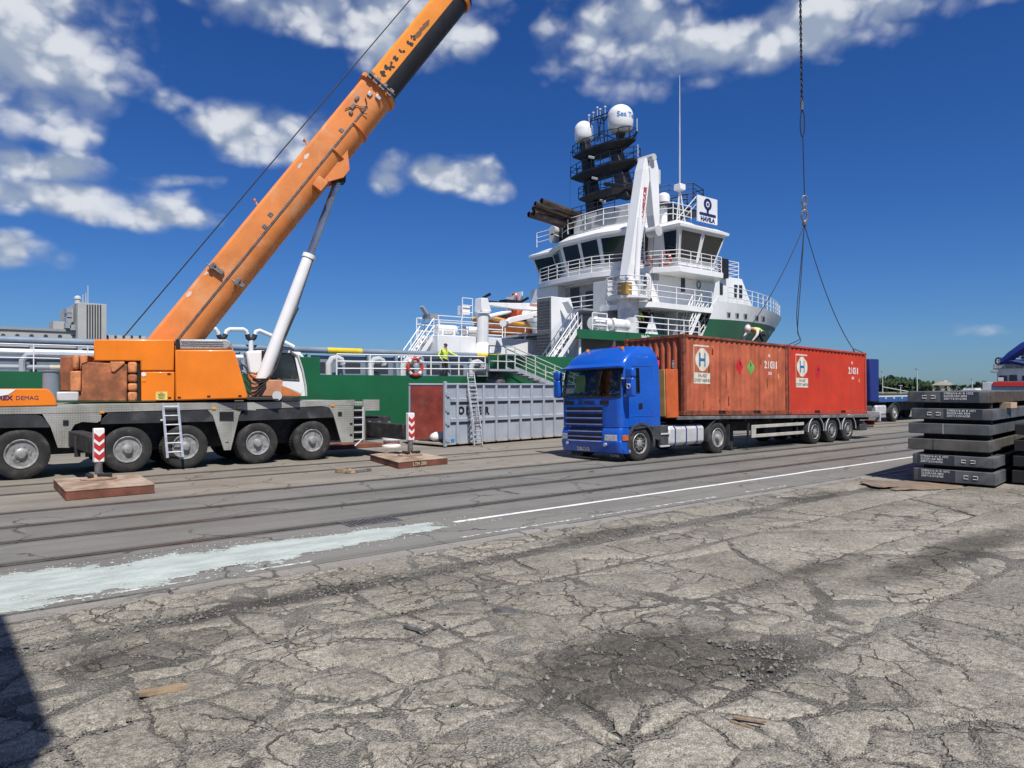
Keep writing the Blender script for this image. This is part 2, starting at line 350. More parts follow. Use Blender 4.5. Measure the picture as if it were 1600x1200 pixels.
    def loft(s, rings, cap0=True, cap1=True, closed=True, skip=None):
        n = len(rings[0]); vs = [p for r in rings for p in r]; fs = []
        for i in range(len(rings) - 1):
            for k in range(n if closed else n - 1):
                if skip and skip(i, k): continue
                fs.append((i * n + k, i * n + (k + 1) % n, (i + 1) * n + (k + 1) % n, (i + 1) * n + k))
        if cap0: fs.append(tuple(range(n - 1, -1, -1)))
        if cap1: fs.append(tuple(range((len(rings) - 1) * n, len(rings) * n)))
        return s.add(vs, fs)
    def xf(s, M): s.v = [M @ p for p in s.v]; return s
    def build(s, name, m, parent=None, world=True, smooth=30, bev=0.0, kind=None, label=None, doubles=False):
        return mk(name, s.v, s.f, m, parent, world, smooth, bev, kind, label, doubles)
PM = {}
def mk(name, vs, fs, m, parent=None, world=True, smooth=30, bev=0.0, kind=None, label=None, doubles=False):
    if parent is not None and world:
        I = PM[parent.name].inverted(); vs = [I @ Vector(p) for p in vs]
    me = bpy.data.meshes.new(name); me.from_pydata([tuple(p) for p in vs], [], fs)
    bm = bmesh.new(); bm.from_mesh(me)
    if doubles: bmesh.ops.remove_doubles(bm, verts=bm.verts, dist=1e-5)
    bmesh.ops.recalc_face_normals(bm, faces=bm.faces); bm.to_mesh(me); bm.free()
    for q in (m if isinstance(m, (list, tuple)) else [m]): me.materials.append(q)
    if smooth:
        me.polygons.foreach_set('use_smooth', [True] * len(me.polygons)); me.set_sharp_from_angle(angle=rad(smooth))
    o = bpy.data.objects.new(name, me); COL.objects.link(o)
    if parent is not None:
        o.parent = parent
        PM[o.name] = PM[parent.name]
    else: PM[o.name] = Matrix.Identity(4)
    if bev:
        b = o.modifiers.new('bevel', 'BEVEL'); b.width = bev; b.segments = 2; b.limit_method = 'ANGLE'; b.angle_limit = rad(40)
    if kind: o['kind'] = kind
    if label: o['label'] = label
    return o
def tag(o, label, cat, group=None, kind=None):
    o['label'] = label; o['category'] = cat
    if group: o['group'] = group
    if kind: o['kind'] = kind
    return o
def thing(name, label, cat, loc=(0, 0, 0), rot=(0, 0, 0), group=None):
    o = bpy.data.objects.new(name, None); COL.objects.link(o); o.empty_display_size = .3
    from mathutils import Euler
    o.location = loc; o.rotation_euler = rot
    PM[o.name] = Matrix.Translation(Vector(loc)) @ Euler(rot).to_matrix().to_4x4()
    return tag(o, label, cat, group)
def struct(o): o['kind'] = 'structure'; return o
def copy_tree(o, parent=None):
    c = o.copy(); COL.objects.link(c); c.parent = parent
    for ch in list(o.children): copy_tree(ch, c)
    return c
def text_mesh(s, size, bold=0.0, ax='CENTER', sx=1.0, spacing=1.0):
    cu = bpy.data.curves.new('t', 'FONT'); cu.body = s; cu.size = size; cu.align_x = ax; cu.align_y = 'CENTER'; cu.offset = bold; cu.resolution_u = 3; cu.space_character = spacing
    o = bpy.data.objects.new('t', cu); COL.objects.link(o)
    me = bpy.data.meshes.new_from_object(o.evaluated_get(bpy.context.evaluated_depsgraph_get()))
    vs = [(v.co.x * sx, v.co.y) for v in me.vertices]; fs = [tuple(p.vertices) for p in me.polygons]
    bpy.data.objects.remove(o); bpy.data.curves.remove(cu); bpy.data.meshes.remove(me)
    return vs, fs
def text(s, size, m, parent, c, xd=(1, 0, 0), yd=(0, 0, 1), bold=0.0, sx=1.0, world=True, name='lettering', ax='CENTER', spacing=1.0):
    vs, fs = text_mesh(s, size, bold, ax, sx, spacing)
    c, xd, yd = Vector(c), Vector(xd).normalized(), Vector(yd).normalized()
    return mk(name, [c + xd * a + yd * b for a, b in vs], fs, m, parent, world, smooth=0)
def curve(pts, n=6):
    """smooth path through points"""
    P = [Vector(p) for p in pts]; P = [P[0] * 2 - P[1]] + P + [P[-1] * 2 - P[-2]]; out = []
    for i in range(1, len(P) - 2):
        a, b, c, d = P[i - 1:i + 3]
        for k in range(n):
            t_ = k / n; out.append(.5 * ((2 * b) + (c - a) * t_ + (2 * a - 5 * b + 4 * c - d) * t_ ** 2 + (3 * b - a - 3 * c + d) * t_ ** 3))
    return out + [P[-2]]
def railing(pts, h=1.05, rails=3, step=1.6, r=.026, closed=False, mb=None, posts=True):
    """handrail along a polyline of base points"""
    mb = mb or MB(); pts = [Vector(p) for p in pts]
    Z = Vector((0, 0, 1))
    for i in range(rails):
        zz = Z * (h * (i + 1) / rails)
        mb.tube([p + zz for p in pts], r, 5, closed)
    for i in range(len(pts) - (0 if closed else 1)):
        a, b = pts[i], pts[(i + 1) % len(pts)]; n = max(1, round((b - a).length / step))
        for k in range(n + (1 if i == len(pts) - 2 and not closed else 0)):
            p = a.lerp(b, k / n); mb.cyl(p, p + Z * h, r * 1.05, n=5)
    return mb
def stairs(p0, p1, w, side, mb=None, h=.95, treads=9):
    """inclined ship's stairs; side = unit vector across"""
    mb = mb or MB(); p0, p1, side = Vector(p0), Vector(p1), Vector(side)
    for sgn in (-.5, .5):
        o = side * (w * sgn)
        mb.beam(p0 + o, p1 + o, .06, .22)
        for zz in (h, h * .55):
            mb.tube([p0 + o + Vector((0, 0, zz)), p1 + o + Vector((0, 0, zz))], .03, 5)
        for k in range(5):
            q = p0.lerp(p1, k / 4) + o; mb.cyl(q, q + Vector((0, 0, h)), .03, n=5)
    d = (p1 - p0); hd = Vector((d.x, d.y, 0)).normalized()
    for k in range(treads):
        q = p0.lerp(p1, (k + .5) / treads)
        mb.beam(q - side * (w / 2), q + side * (w / 2), .24, .03)
    return mb
def lifebuoy(c, normal, r=.36, label='', group=None):
    c = Vector(c); x, y, d = basis(normal)
    t_ = thing('lifebuoy', label, 'lifebuoy', c, group=group)
    mb = MB(); mb.tube([c + x * (r * math.cos(a)) + y * (r * math.sin(a)) for a in [2 * math.pi * k / 20 for k in range(20)]], .075, 8, True)
    mb.build('ring', mat('lifebuoy_red', (0.55, 0.06, 0.03), .5), t_)
    for q in range(4):
        a0 = math.pi / 4 + q * math.pi / 2
        MB().tube([c + x * (r * math.cos(a)) + y * (r * math.sin(a)) for a in [a0 + (k - 2) * .09 for k in range(5)]], .08, 8).build('white_band', M_white, t_)
    return t_
# ------------------------------------------------------------------ ground materials (world coordinates, metres)
def pos_nodes(m):
    t = NT(m.node_tree); return t, t.n['Principled BSDF'], t.node('ShaderNodeNewGeometry').outputs['Position']
def blob_mask(t, P, blobs, ns=2.2, amp=1.4):
    """stains with a shape of their own: (x, y, rx, ry, strength)"""
    f = None
    for (x, y, rx, ry, w) in blobs:
        q = t.vm('MULTIPLY', t.vm('SUBTRACT', P, (x, y, 0)), (1 / rx, 1 / ry, 0))
        g = t.m('MULTIPLY_ADD', t.vm('DOT_PRODUCT', q, q, out=1), -w, w)
        f = g if f is None else t.m('MAXIMUM', f, g)
    return t.ss(t.m('ADD', f, t.m('MULTIPLY_ADD', t.noise(P, ns, 6, .65), amp, -amp * .5)), 0.0, 0.75)
OIL = [(4.35, 3.75, 1.5, .75, 1.0), (5.0, 3.3, .8, .45, .8), (10.5, 3.7, 3.4, .42, .8), (8.2, 4.4, 1.6, .35, .5), (3.0, 7.1, 2.6, .35, .7), (13.6, 7.3, 1.6, .35, .6), (7.9, 7.35, 1.6, .3, .8), (1.4, 6.4, 1.0, .5, .55), (16.0, 7.0, 1.2, .6, .5)]
def concrete_mat():
    m = bpy.data.materials.new('old_concrete'); m.use_nodes = True
    t, b, P = pos_nodes(m)
    oi = t.node('ShaderNodeObjectInfo').outputs['Random']
    n1 = t.noise(P, .55, 4, .62); n2 = t.noise(P, 7.0, 5, .7); n3 = t.noise(P, 95.0, 2, .7); n4 = t.noise(P, 2.3, 5, .68, .5)
    c = t.mix(t.ss(n1, .3, .72), (0.302, 0.278, 0.234, 1), (0.438, 0.408, 0.348, 1))
    c = t.mix(t.m('MULTIPLY', t.ss(n4, .49, .70), .62), c, (0.170, 0.159, 0.136, 1))
    c = t.mix(t.m('MULTIPLY', t.ss(n2, .5, .75), .45), c, (0.44, 0.42, 0.37, 1))
    rusty = t.ss(t.noise(P, 1.1, 4, .6, .4), .58, .78)
    c = t.mix(t.m('MULTIPLY', rusty, .35), c, (0.30, 0.215, 0.165, 1))
    c = t.mix(.85, c, t.mix(t.ss(n3, .32, .70), (0.36, 0.36, 0.36, 1), (1.25, 1.25, 1.25, 1)), 'MULTIPLY')
    c = t.mix(1.0, c, t.comb(t.m('MULTIPLY_ADD', oi, .18, .90), t.m('MULTIPLY_ADD', oi, .18, .895), t.m('MULTIPLY_ADD', oi, .17, .885)), 'MULTIPLY')
    c = t.mix(.9, c, t.mix(t.ss(t.noise(P, 20, 4, .72), .30, .70), (0.58, 0.58, 0.57, 1), (1.28, 1.28, 1.28, 1)), 'MULTIPLY')
    c2 = t.m('MULTIPLY', t.m('SUBTRACT', 1.0, t.ss(t.voro(t.vm('ADD', P, t.vm('MULTIPLY', t.noise(P, 6.0, 4, .6, out=1), (.3, .3, 0))), 4.6, 'DISTANCE_TO_EDGE'), .004, .03)), t.ss(t.noise(P, 1.3, 3, .6), .54, .66))
    c = t.mix(t.m('MULTIPLY', c2, .42), c, (0.06, 0.055, 0.047, 1))
    # pits and dark grit
    pit = t.voro(P, 24, 'F1'); pm = t.m('MULTIPLY', t.m('SUBTRACT', 1.0, t.ss(pit, .04, .22)), t.ss(t.noise(P, 4.0, 3, .6), .50, .66))
    c = t.mix(t.m('MULTIPLY', pm, .65), c, (0.05, 0.047, 0.04, 1))
    # hair cracks
    wp = t.vm('ADD', P, t.vm('MULTIPLY', t.noise(P, 3.0, 4, .6, out=1), (.45, .45, 0)))
    cr = t.voro(wp, 1.9, 'DISTANCE_TO_EDGE'); crm = t.m('SUBTRACT', 1.0, t.ss(cr, .004, .022))
    crm = t.m('MULTIPLY', crm, t.ss(t.noise(P, .7, 2, .5), .44, .58))
    c = t.mix(t.m('MULTIPLY', crm, .75), c, (0.055, 0.05, 0.043, 1))
    oil = blob_mask(t, P, OIL)
    c = t.mix(t.m('MULTIPLY', oil, .78), c, t.mix(1.0, c, (0.24, 0.235, 0.23, 1), 'MULTIPLY'))
    t.put(b.inputs['Base Color'], c); t.put(b.inputs['Roughness'], t.m('MULTIPLY_ADD', n2, .2, .76))
    b.inputs['Specular IOR Level'].default_value = .2
    h = t.m('ADD', t.m('MULTIPLY', n2, .9), t.m('ADD', t.m('MULTIPLY', n3, .35), t.m('ADD', t.m('MULTIPLY', t.m('MAXIMUM', crm, c2), -.7), t.m('MULTIPLY', pm, -.45))))
    bn = t.node('ShaderNodeBump'); bn.inputs['Strength'].default_value = 1.0; bn.inputs['Distance'].default_value = .035
    t.put(bn.inputs['Height'], h); t.l.new(bn.outputs[0], b.inputs['Normal'])
    return m
def gravel_mat():
    m = bpy.data.materials.new('crushed_gravel'); m.use_nodes = True
    t, b, P = pos_nodes(m)
    n1 = t.noise(P, 1.2, 6, .65); n2 = t.voro(P, 55, 'F1'); vc = t.voro(P, 55, 'F1', out=1); n3 = t.noise(P, 9, 5, .65)
    c = t.mix(t.ss(n1, .38, .66), (0.15, 0.139, 0.12, 1), (0.33, 0.31, 0.268, 1))
    c = t.mix(t.m('MULTIPLY', t.ss(n3, .52, .7), .5), c, (0.36, 0.35, 0.325, 1))
    c = t.mix(.85, c, t.mix(t.ss(t.noise(P, 120, 3, .7), .3, .7), (0.35, 0.35, 0.35, 1), (1.35, 1.35, 1.35, 1)), 'MULTIPLY')
    c = t.mix(t.m('MULTIPLY', t.ss(n2, .35, .65), .5), c, (0.035, 0.033, 0.03, 1))
    oil = blob_mask(t, P, OIL)
    c = t.mix(t.m('MULTIPLY', oil, .6), c, t.mix(1.0, c, (0.25, 0.25, 0.25, 1), 'MULTIPLY'))
    t.put(b.inputs['Base Color'], c); b.inputs['Roughness'].default_value = .9; b.inputs['Specular IOR Level'].default_value = .25
    bn = t.node('ShaderNodeBump'); bn.inputs['Strength'].default_value = .9; bn.inputs['Distance'].default_value = .02
    t.put(bn.inputs['Height'], t.m('ADD', t.m('MULTIPLY', n2, -1.0), n3)); t.l.new(bn.outputs[0], b.inputs['Normal'])
    return m
def road_mat(name, dark, light, brown=0.0):
    m = bpy.data.materials.new(name); m.use_nodes = True
    t, b, P = pos_nodes(m)
    st = t.noise(t.mapv(P, scale=(.10, 2.4, 1)), 1.0, 6, .65); st2 = t.noise(t.mapv(P, scale=(.035, .9, 1)), 1.0, 5, .6)
    n1 = t.noise(P, .5, 6, .65, .4); n3 = t.noise(P, 70, 4, .7); n4 = t.noise(P, 5, 6, .65)
    c = t.mix(t.ss(t.m('ADD', t.m('MULTIPLY', st2, .6), t.m('MULTIPLY', n1, .4)), .36, .64), tuple(dark) + (1,), tuple(light) + (1,))
    c = t.mix(t.m('MULTIPLY', t.ss(st, .55, .72), .5), c, tuple(x * .45 for x in dark) + (1,))
    c = t.mix(t.m('MULTIPLY', t.ss(n4, .56, .74), .35), c, tuple(min(1, x * 1.45) for x in light) + (1,))
    ry = t.sep(P)[1]; rm = None
    for r in RAILS:
        g = t.m('ABSOLUTE', t.m('SUBTRACT', ry, r + .02)); rm = g if rm is None else t.m('MINIMUM', rm, g)
    rm = t.m('SUBTRACT', 1.0, t.ss(t.m('ADD', rm, t.m('MULTIPLY', st, -.25)), -.06, .16))
    c = t.mix(t.m('MULTIPLY', rm, .62), c, (0.05, 0.043, 0.035, 1))
    if brown: c = t.mix(t.m('MULTIPLY', t.ss(t.noise(P, .9, 6, .65), .45, .65), brown), c, (0.225, 0.19, 0.145, 1))
    wp = t.vm('ADD', P, t.vm('MULTIPLY', t.noise(P, 1.5, 4, .6, out=1), (.8, .8, 0)))
    cr = t.m('SUBTRACT', 1.0, t.ss(t.voro(wp, .55, 'DISTANCE_TO_EDGE'), .003, .014))
    c = t.mix(t.m('MULTIPLY', t.m('MULTIPLY', cr, t.ss(n1, .42, .55)), .75), c, (0.04, 0.038, 0.034, 1))
    c = t.mix(.7, c, t.mix(t.ss(n3, .3, .7), (0.55, 0.55, 0.55, 1), (1.3, 1.3, 1.3, 1)), 'MULTIPLY')
    t.put(b.inputs['Base Color'], c); t.put(b.inputs['Roughness'], t.m('MULTIPLY_ADD', n4, .25, .66)); b.inputs['Specular IOR Level'].default_value = .35
    bn = t.node('ShaderNodeBump'); bn.inputs['Strength'].default_value = .6; bn.inputs['Distance'].default_value = .012
    t.put(bn.inputs['Height'], t.m('ADD', t.m('MULTIPLY', n3, .4), t.m('ADD', n4, t.m('MULTIPLY', cr, -.8)))); t.l.new(bn.outputs[0], b.inputs['Normal'])
    return m
RAILS = [10.55, 12.05, 13.35, 14.85, 17.4, 18.9]
M_concrete = concrete_mat(); M_gravel = gravel_mat()
M_road = road_mat('road_asphalt', (0.142, 0.137, 0.124), (0.208, 0.201, 0.182))
M_apron = road_mat('apron_concrete', (0.175, 0.16, 0.135), (0.275, 0.25, 0.212), .5)
M_kerb = road_mat('kerb_concrete', (0.22, 0.208, 0.188), (0.30, 0.285, 0.26), .15)

# ------------------------------------------------------------------ setting
QUAY = 26.4
struct(MB().add([(-400, -300, -.045), (268, -300, -.045), (268, QUAY, -.045), (-400, QUAY, -.045)], [(0, 1, 2, 3)]).build('ground', M_gravel, smooth=0))
struct(MB().box(-400, 268, QUAY + .004, QUAY + .5, -4, .02).build('quay_wall', M_kerb, smooth=0))
def water_mat():
    m = bpy.data.materials.new('harbour_water'); m.use_nodes = True
    t, b, P = pos_nodes(m)
    b.inputs['Base Color'].default_value = (0.02, 0.045, 0.05, 1); b.inputs['Roughness'].default_value = .12
    bn = t.node('ShaderNodeBump'); bn.inputs['Strength'].default_value = .4; bn.inputs['Distance'].default_value = .1
    t.put(bn.inputs['Height'], t.noise(P, 1.2, 5, .6)); t.l.new(bn.outputs[0], b.inputs['Normal'])
    return m
struct(MB().add([(-1500, QUAY - 1, -2.3), (3500, QUAY - 1, -2.3), (3500, 3500, -2.3), (-1500, 3500, -2.3)], [(0, 1, 2, 3)]).build('water', water_mat(), smooth=0))
RAILS = [10.55, 12.05, 13.35, 14.85, 17.4, 18.9]
def strip(mb, v0, v1, z=0.0, u0=-60, u1=266):
    mb.add([(u0, v0, z), (u1, v0, z), (u1, v1, z), (u0, v1, z), (u0, v0, z - .04), (u1, v0, z - .04), (u1, v1, z - .04), (u0, v1, z - .04)], [(0, 1, 2, 3), (0, 4, 5, 1), (2, 6, 7, 3)])
rd = MB(); ap = MB()
edges = [8.28] + [e for r in RAILS for e in (r - .075, r + .105)] + [QUAY]
for i in range(0, len(edges), 2):
    strip(rd if edges[i] < 14.9 else ap, edges[i], edges[i + 1])
struct(rd.build('road', M_road, smooth=0)); struct(ap.build('quay_apron', M_apron, smooth=0))
M_railhead = mat('rail_steel', (0.16, 0.145, 0.13), .4, .6, var=.3, vscale=1.5, dirt=((0.09, 0.05, 0.03), .5, 2))
for k in range(3):
    tr = thing('railway_track', ['crane-side embedded railway track running under the crane outrigger pads', 'embedded railway track running between truck and white line', 'embedded railway track nearest the pale powder and white line'][2 - k], 'railway track', (0, RAILS[2 * k], 0))
    tr['kind'] = 'structure'; del tr['category']
    for r in RAILS[2 * k:2 * k + 2]:
        MB().box(-60, 266, r - .034, r + .034, -.04, .003).build('rail', M_railhead, tr, smooth=0)
# flush kerb of long stones with open joints
kb = thing('kerb', 'long flush concrete kerb between road and cracked pavement', 'kerb', (0, 8.15, 0)); kb['kind'] = 'structure'; del kb['category']
uu = -3.0
while uu < 30:
    L = random.uniform(.9, 2.6); zz = random.uniform(-.012, .006); j = random.uniform(-.02, .02)
    MB().add([(uu, 8.06 + j, -.04), (uu + L - .02, 8.06 + j, -.04), (uu + L - .02, 8.25, -.04), (uu, 8.25, -.04), (uu + .01, 8.075 + j, zz), (uu + L - .03, 8.075 + j, zz), (uu + L - .03, 8.24, zz + .003), (uu + .01, 8.24, zz + .003)],
             [(4, 5, 6, 7), (0, 1, 5, 4), (1, 2, 6, 5), (2, 3, 7, 6), (3, 0, 4, 7)]).build('kerb_stone', M_kerb, kb, smooth=0)
    uu += L
MB().box(uu, 266, 8.07, 8.25, -.04, 0).build('kerb_stone', M_kerb, kb, smooth=0)

# ------------------------------------------------------------------ cracked concrete pavement: every broken piece its own object
def nz(x, y, z=0.0): return mnoise.noise(Vector((x, y, z)))
def clip(poly, a, b, c):
    """keep a*x+b*y<=c"""
    out = []
    for i in range(len(poly)):
        p, q = poly[i], poly[(i + 1) % len(poly)]
        dp, dq = a * p[0] + b * p[1] - c, a * q[0] + b * q[1] - c
        if dp <= 0: out.append(p)
        if dp * dq < 0:
            t_ = dp / (dp - dq); out.append((p[0] + t_ * (q[0] - p[0]), p[1] + t_ * (q[1] - p[1])))
    return out
def piece_size(u, v):
    s = .50 + .06 * max(0, u - 3)
    if u > 7.5: s = 1.0 + .09 * (u - 7.5)
    if u > 7.3 and v < 2.95: s = 2.4
    if v > 6.9: s *= .8
    if math.hypot((u - 4.5) / 1.4, (v - 3.7) / .9) < 1: s = .36
    return min(s, 2.6)
PIECES = []
rows = [(-.6, 1.25), (1.25, 2.93), (2.97, 4.5), (4.5, 5.98), (6.03, 6.98), (7.28, 8.03)]
for (v0, v1) in rows:
    u = -2.5 + random.uniform(0, 1)
    while u < 27:
        w = random.uniform(2.4, 3.4) * (.8 if v1 - v0 < 1.1 else 1)
        cu, cvv = u + w / 2, (v0 + v1) / 2
        s = piece_size(cu, cvv)
        n = max(1, int((w * (v1 - v0)) / (s * s * .8) + random.random()))
        seeds = [(random.uniform(u, u + w), random.uniform(v0, v1)) for _ in range(n)]
        for _ in range(1):                               # one relaxation keeps slivers rare but sizes uneven
            for i, (x, y) in enumerate(seeds):
                for j, (a, b) in enumerate(seeds):
                    if i != j:
                        d = math.hypot(x - a, y - b)
                        if d < s * .55 and d > 1e-6: x += (x - a) / d * .12; y += (y - b) / d * .12
                seeds[i] = (min(max(x, u + .08), u + w - .08), min(max(y, v0 + .06), v1 - .06))
        for i, (x, y) in enumerate(seeds):
            poly = [(u, v0), (u + w, v0), (u + w, v1), (u, v1)]
            for j, (a, b) in enumerate(seeds):
                if i == j or not poly: continue
                k = random.Random(i * j + i + j).uniform(.46, .54)
                poly = clip(poly, a - x, b - y, (a - x) * (x + (a - x) * k) + (b - y) * (y + (b - y) * k))
            if len(poly) >= 3: PIECES.append(poly)
        u += w
def area(p): return .5 * abs(sum(p[i][0] * p[(i + 1) % len(p)][1] - p[(i + 1) % len(p)][0] * p[i][1] for i in range(len(p))))
def refine(poly):
    out = []
    for i in range(len(poly)):
        p, q = poly[i], poly[(i + 1) % len(poly)]; L = math.hypot(q[0] - p[0], q[1] - p[1]); n = max(1, min(12, int(L / .08)))
        for k in range(n):
            t_ = k / n; x, y = p[0] + (q[0] - p[0]) * t_, p[1] + (q[1] - p[1]) * t_
            out.append((x + .055 * nz(x * 2.3, y * 2.3, 3) + .038 * nz(x * 8, y * 8, 5) + .02 * nz(x * 19, y * 19, 15), y + .055 * nz(x * 2.3, y * 2.3, 9) + .038 * nz(x * 8, y * 8, 12) + .02 * nz(x * 19, y * 19, 22)))
    return out
def piece_geo(poly, rnd):
    P = refine(poly); n = len(P); cx = sum(p[0] for p in P) / n; cy = sum(p[1] for p in P) / n
    A = area(poly); gap = (.010 + .02 * rnd.random()) * (.6 if cx > 8 else 1.0)
    tx, ty = rnd.uniform(-.004, .004), rnd.uniform(-.004, .004); dz = rnd.uniform(-.014, .008) * (.5 if A > 1.5 else 1)
    def ring(d, z):
        o = []
        for (x, y) in P:
            L = math.hypot(x - cx, y - cy) + 1e-6; k = max(.3, 1 - (d * (.7 + .6 * (nz(x * 6, y * 6, 7) + .5))) / L)
            X, Y = cx + (x - cx) * k, cy + (y - cy) * k
            o.append((X, Y, z + (tx * (X - cx) + ty * (Y - cy) + dz if z > -.03 else 0)))
        return o
    vs = ring(gap, -.055) + ring(gap, -.016) + ring(gap + .04, .0) + [(cx, cy, dz + .006)]
    fs = []
    for r in range(2):
        fs += [(r * n + k, r * n + (k + 1) % n, (r + 1) * n + (k + 1) % n, (r + 1) * n + k) for k in range(n)]
    fs += [(2 * n + k, 2 * n + (k + 1) % n, 3 * n) for k in range(n)]
    return vs, fs, (cx, cy)
def proj(x, y, z=0):
    p = Vector((x, y, z)) - _O; d = p.dot(_F)
    return (800 + FPX * p.dot(_R) / d, HORY - FPX * p.z / d, d) if d > .3 else (1e9, 1e9, d)
items = []
for poly in PIECES:
    A = area(poly)
    if A < .02: continue
    cx = sum(p[0] for p in poly) / len(poly); cy = sum(p[1] for p in poly) / len(poly)
    if math.hypot((cx - 5.35) / .5, (cy - 3.15) / .35) < 1: continue          # a hollow where the slab has crumbled away
    px, py, d = proj(cx, cy)
    if d < .6 or px < -700 or px > 2400: continue
    inside = -40 < px < 1640 and 560 < py < 1280
    items.append(((A / (d * d)) if inside else A / (d * d) * .05, poly))
items.sort(key=lambda a: -a[0])
pv = thing('pavement', 'old broken concrete pavement of cracked slabs in the foreground', 'pavement', (0, 0, 0)); pv['kind'] = 'structure'; del pv['category']
rest = MB(); JOIN = []
for i, (s, poly) in enumerate(items):
    vs, fs, c = piece_geo(poly, random.Random(i))
    JOIN.append((poly, c))
    if i < 300: mk('concrete_slab', vs, fs, M_concrete, pv, smooth=50)
    else: rest.add(vs, fs)
if rest.v: rest.build('small_concrete_slabs', M_concrete, pv, smooth=50, kind='stuff')
# crushed rubble that fills the joints unevenly and laps over the lower edges
NU, NVV = 330, 100; vs = []
for i in range(NU + 1):
    for j in range(NVV + 1):
        u, v = -2.2 + 29.4 * (i / NU) ** 1.25, -.6 + 8.63 * j / NVV
        vs.append((u, v, -.016 + .020 * nz(u * .9, v * .9, 31) + .014 * nz(u * 3.1, v * 3.1, 33) + .008 * nz(u * 11, v * 11, 35) - .010 * max(0, 1 - abs(v - 7.12) / .3)))
mk('joint_rubble', vs, [(i * (NVV + 1) + j, (i + 1) * (NVV + 1) + j, (i + 1) * (NVV + 1) + j + 1, i * (NVV + 1) + j + 1) for i in range(NU) for j in range(NVV)], M_gravel, pv, smooth=60, kind='stuff')
# flat concrete beyond the pieces
far = MB(); far.add([(27.2, -60, -.01), (266, -60, -.01), (266, 8.03, -.01), (27.2, 8.03, -.01)], [(0, 1, 2, 3)])
far.add([(-3, -60, -.012), (27.2, -60, -.012), (27.2, -.65, -.012), (-3, -.65, -.012)], [(0, 1, 2, 3)])
far.add([(-60, -60, -.012), (-3, -60, -.012), (-3, 8.03, -.012), (-60, 8.03, -.012)], [(0, 1, 2, 3)])
far.build('outer_concrete', M_concrete, pv, smooth=0)
# loose stones in the joints and scattered over the slabs
def inpoly(x, y, P):
    c = False; j = len(P) - 1
    for i in range(len(P)):
        if (P[i][1] > y) != (P[j][1] > y) and x < (P[j][0] - P[i][0]) * (y - P[i][1]) / (P[j][1] - P[i][1]) + P[i][0]: c = not c
        j = i
    return c
GRID = {}
for poly, c in JOIN:
    k = max(.5, 1 - .05 / math.sqrt(area(poly)))
    sh = [(c[0] + (x - c[0]) * k, c[1] + (y - c[1]) * k) for x, y in poly]
    for gx in range(int(min(p[0] for p in sh) // .5), int(max(p[0] for p in sh) // .5) + 1):
        for gy in range(int(min(p[1] for p in sh) // .5), int(max(p[1] for p in sh) // .5) + 1): GRID.setdefault((gx, gy), []).append(sh)
st = MB(); cnt = 0; rs = random.Random(3)
OCT = [(1, 0, 0), (0, 1, 0), (-1, 0, 0), (0, -1, 0), (0, 0, 1)]
tries = 0
while cnt < 15000 and tries < 200000:
    tries += 1
    r = rs.random() ** 1.5; dist = 2.8 + 12 * r; a = TH + rs.uniform(-.68, .68)
    x, y = dist * math.sin(a), dist * math.cos(a)
    if y > 8.0 or y < .5: continue
    on = any(inpoly(x, y, p) for p in GRID.get((int(x // .5), int(y // .5)), []))
    hot = nz(x * .8, y * .8, 20)
    if on and rs.random() > (.10 if hot > .12 else .025): continue
    s = rs.uniform(.005, .012) if rs.random() < .86 else rs.uniform(.012, .028)
    if on: s *= .75
    z = (.002 if on else -.012); ang = rs.uniform(0, 6.3); ca, sa = math.cos(ang), math.sin(ang); q = [rs.uniform(.6, 1.3) for _ in range(3)]
    st.add([(x + s * (ca * vx * q[0] - sa * vy * q[1]), y + s * (sa * vx * q[0] + ca * vy * q[1]), z + s * vz * q[2] * .9) for vx, vy, vz in OCT], [(0, 1, 4), (1, 2, 4), (2, 3, 4), (3, 0, 4)])
    cnt += 1
M_stone = mat('loose_stone', (0.215, 0.20, 0.175), .85, var=.5, vscale=25, dirt=((0.07, 0.065, 0.06), .6, 14), world=True)
tag(mk('loose_stones', st.v, st.f, M_stone, smooth=0), 'loose grey stones lying in the pavement joints', 'stones', kind='stuff'); 

# ------------------------------------------------------------------ painted lines, powder, grate
def worn_paint(name, col, thr):
    m = bpy.data.materials.new(name); m.use_nodes = True
    t, b, P = pos_nodes(m)
    b.inputs['Base Color'].default_value = tuple(col) + (1,); b.inputs['Roughness'].default_value = .7
    n = t.noise(P, 9, 7, .7); n2 = t.noise(t.mapv(P, scale=(.5, 3, 1)), 1.5, 4, .6)
    t.put(b.inputs['Alpha'], t.ss(t.m('ADD', n, t.m('MULTIPLY_ADD', n2, .5, -.25)), thr - .06, thr + .06))
    return m
ln = MB(); pts = []
u = 6.6
while u < 27.0:
    w = .055 + .012 * nz(u * 2, 1); c = 9.46 + .012 * nz(u * .7, 4) + (.05 * max(0, 1 - abs(u - 17.6) / .8)); pts.append((u, c, w)); u += .25
vs = []; fs = []
for (u, c, w) in pts: vs += [(u, c - w, .004), (u, c + w, .004)]
fs = [(2 * i, 2 * i + 2, 2 * i + 3, 2 * i + 1) for i in range(len(pts) - 1)]
struct(mk('painted_line', vs, fs, worn_paint('line_paint', (0.74, 0.74, 0.72), .36), smooth=0))
l2 = MB()
for a, b in ((.2, 2.6), (3.0, 3.8), (6.0, 8.4), (8.6, 9.9), (10.1, 12.0), (13, 14.5)):
    l2.add([(a, 8.40, .004), (b, 8.40, .004), (b, 8.47, .004), (a, 8.47, .004)], [(0, 1, 2, 3)])
struct(l2.build('faded_edge_line', worn_paint('faded_paint', (0.60, 0.60, 0.57), .50), smooth=0))
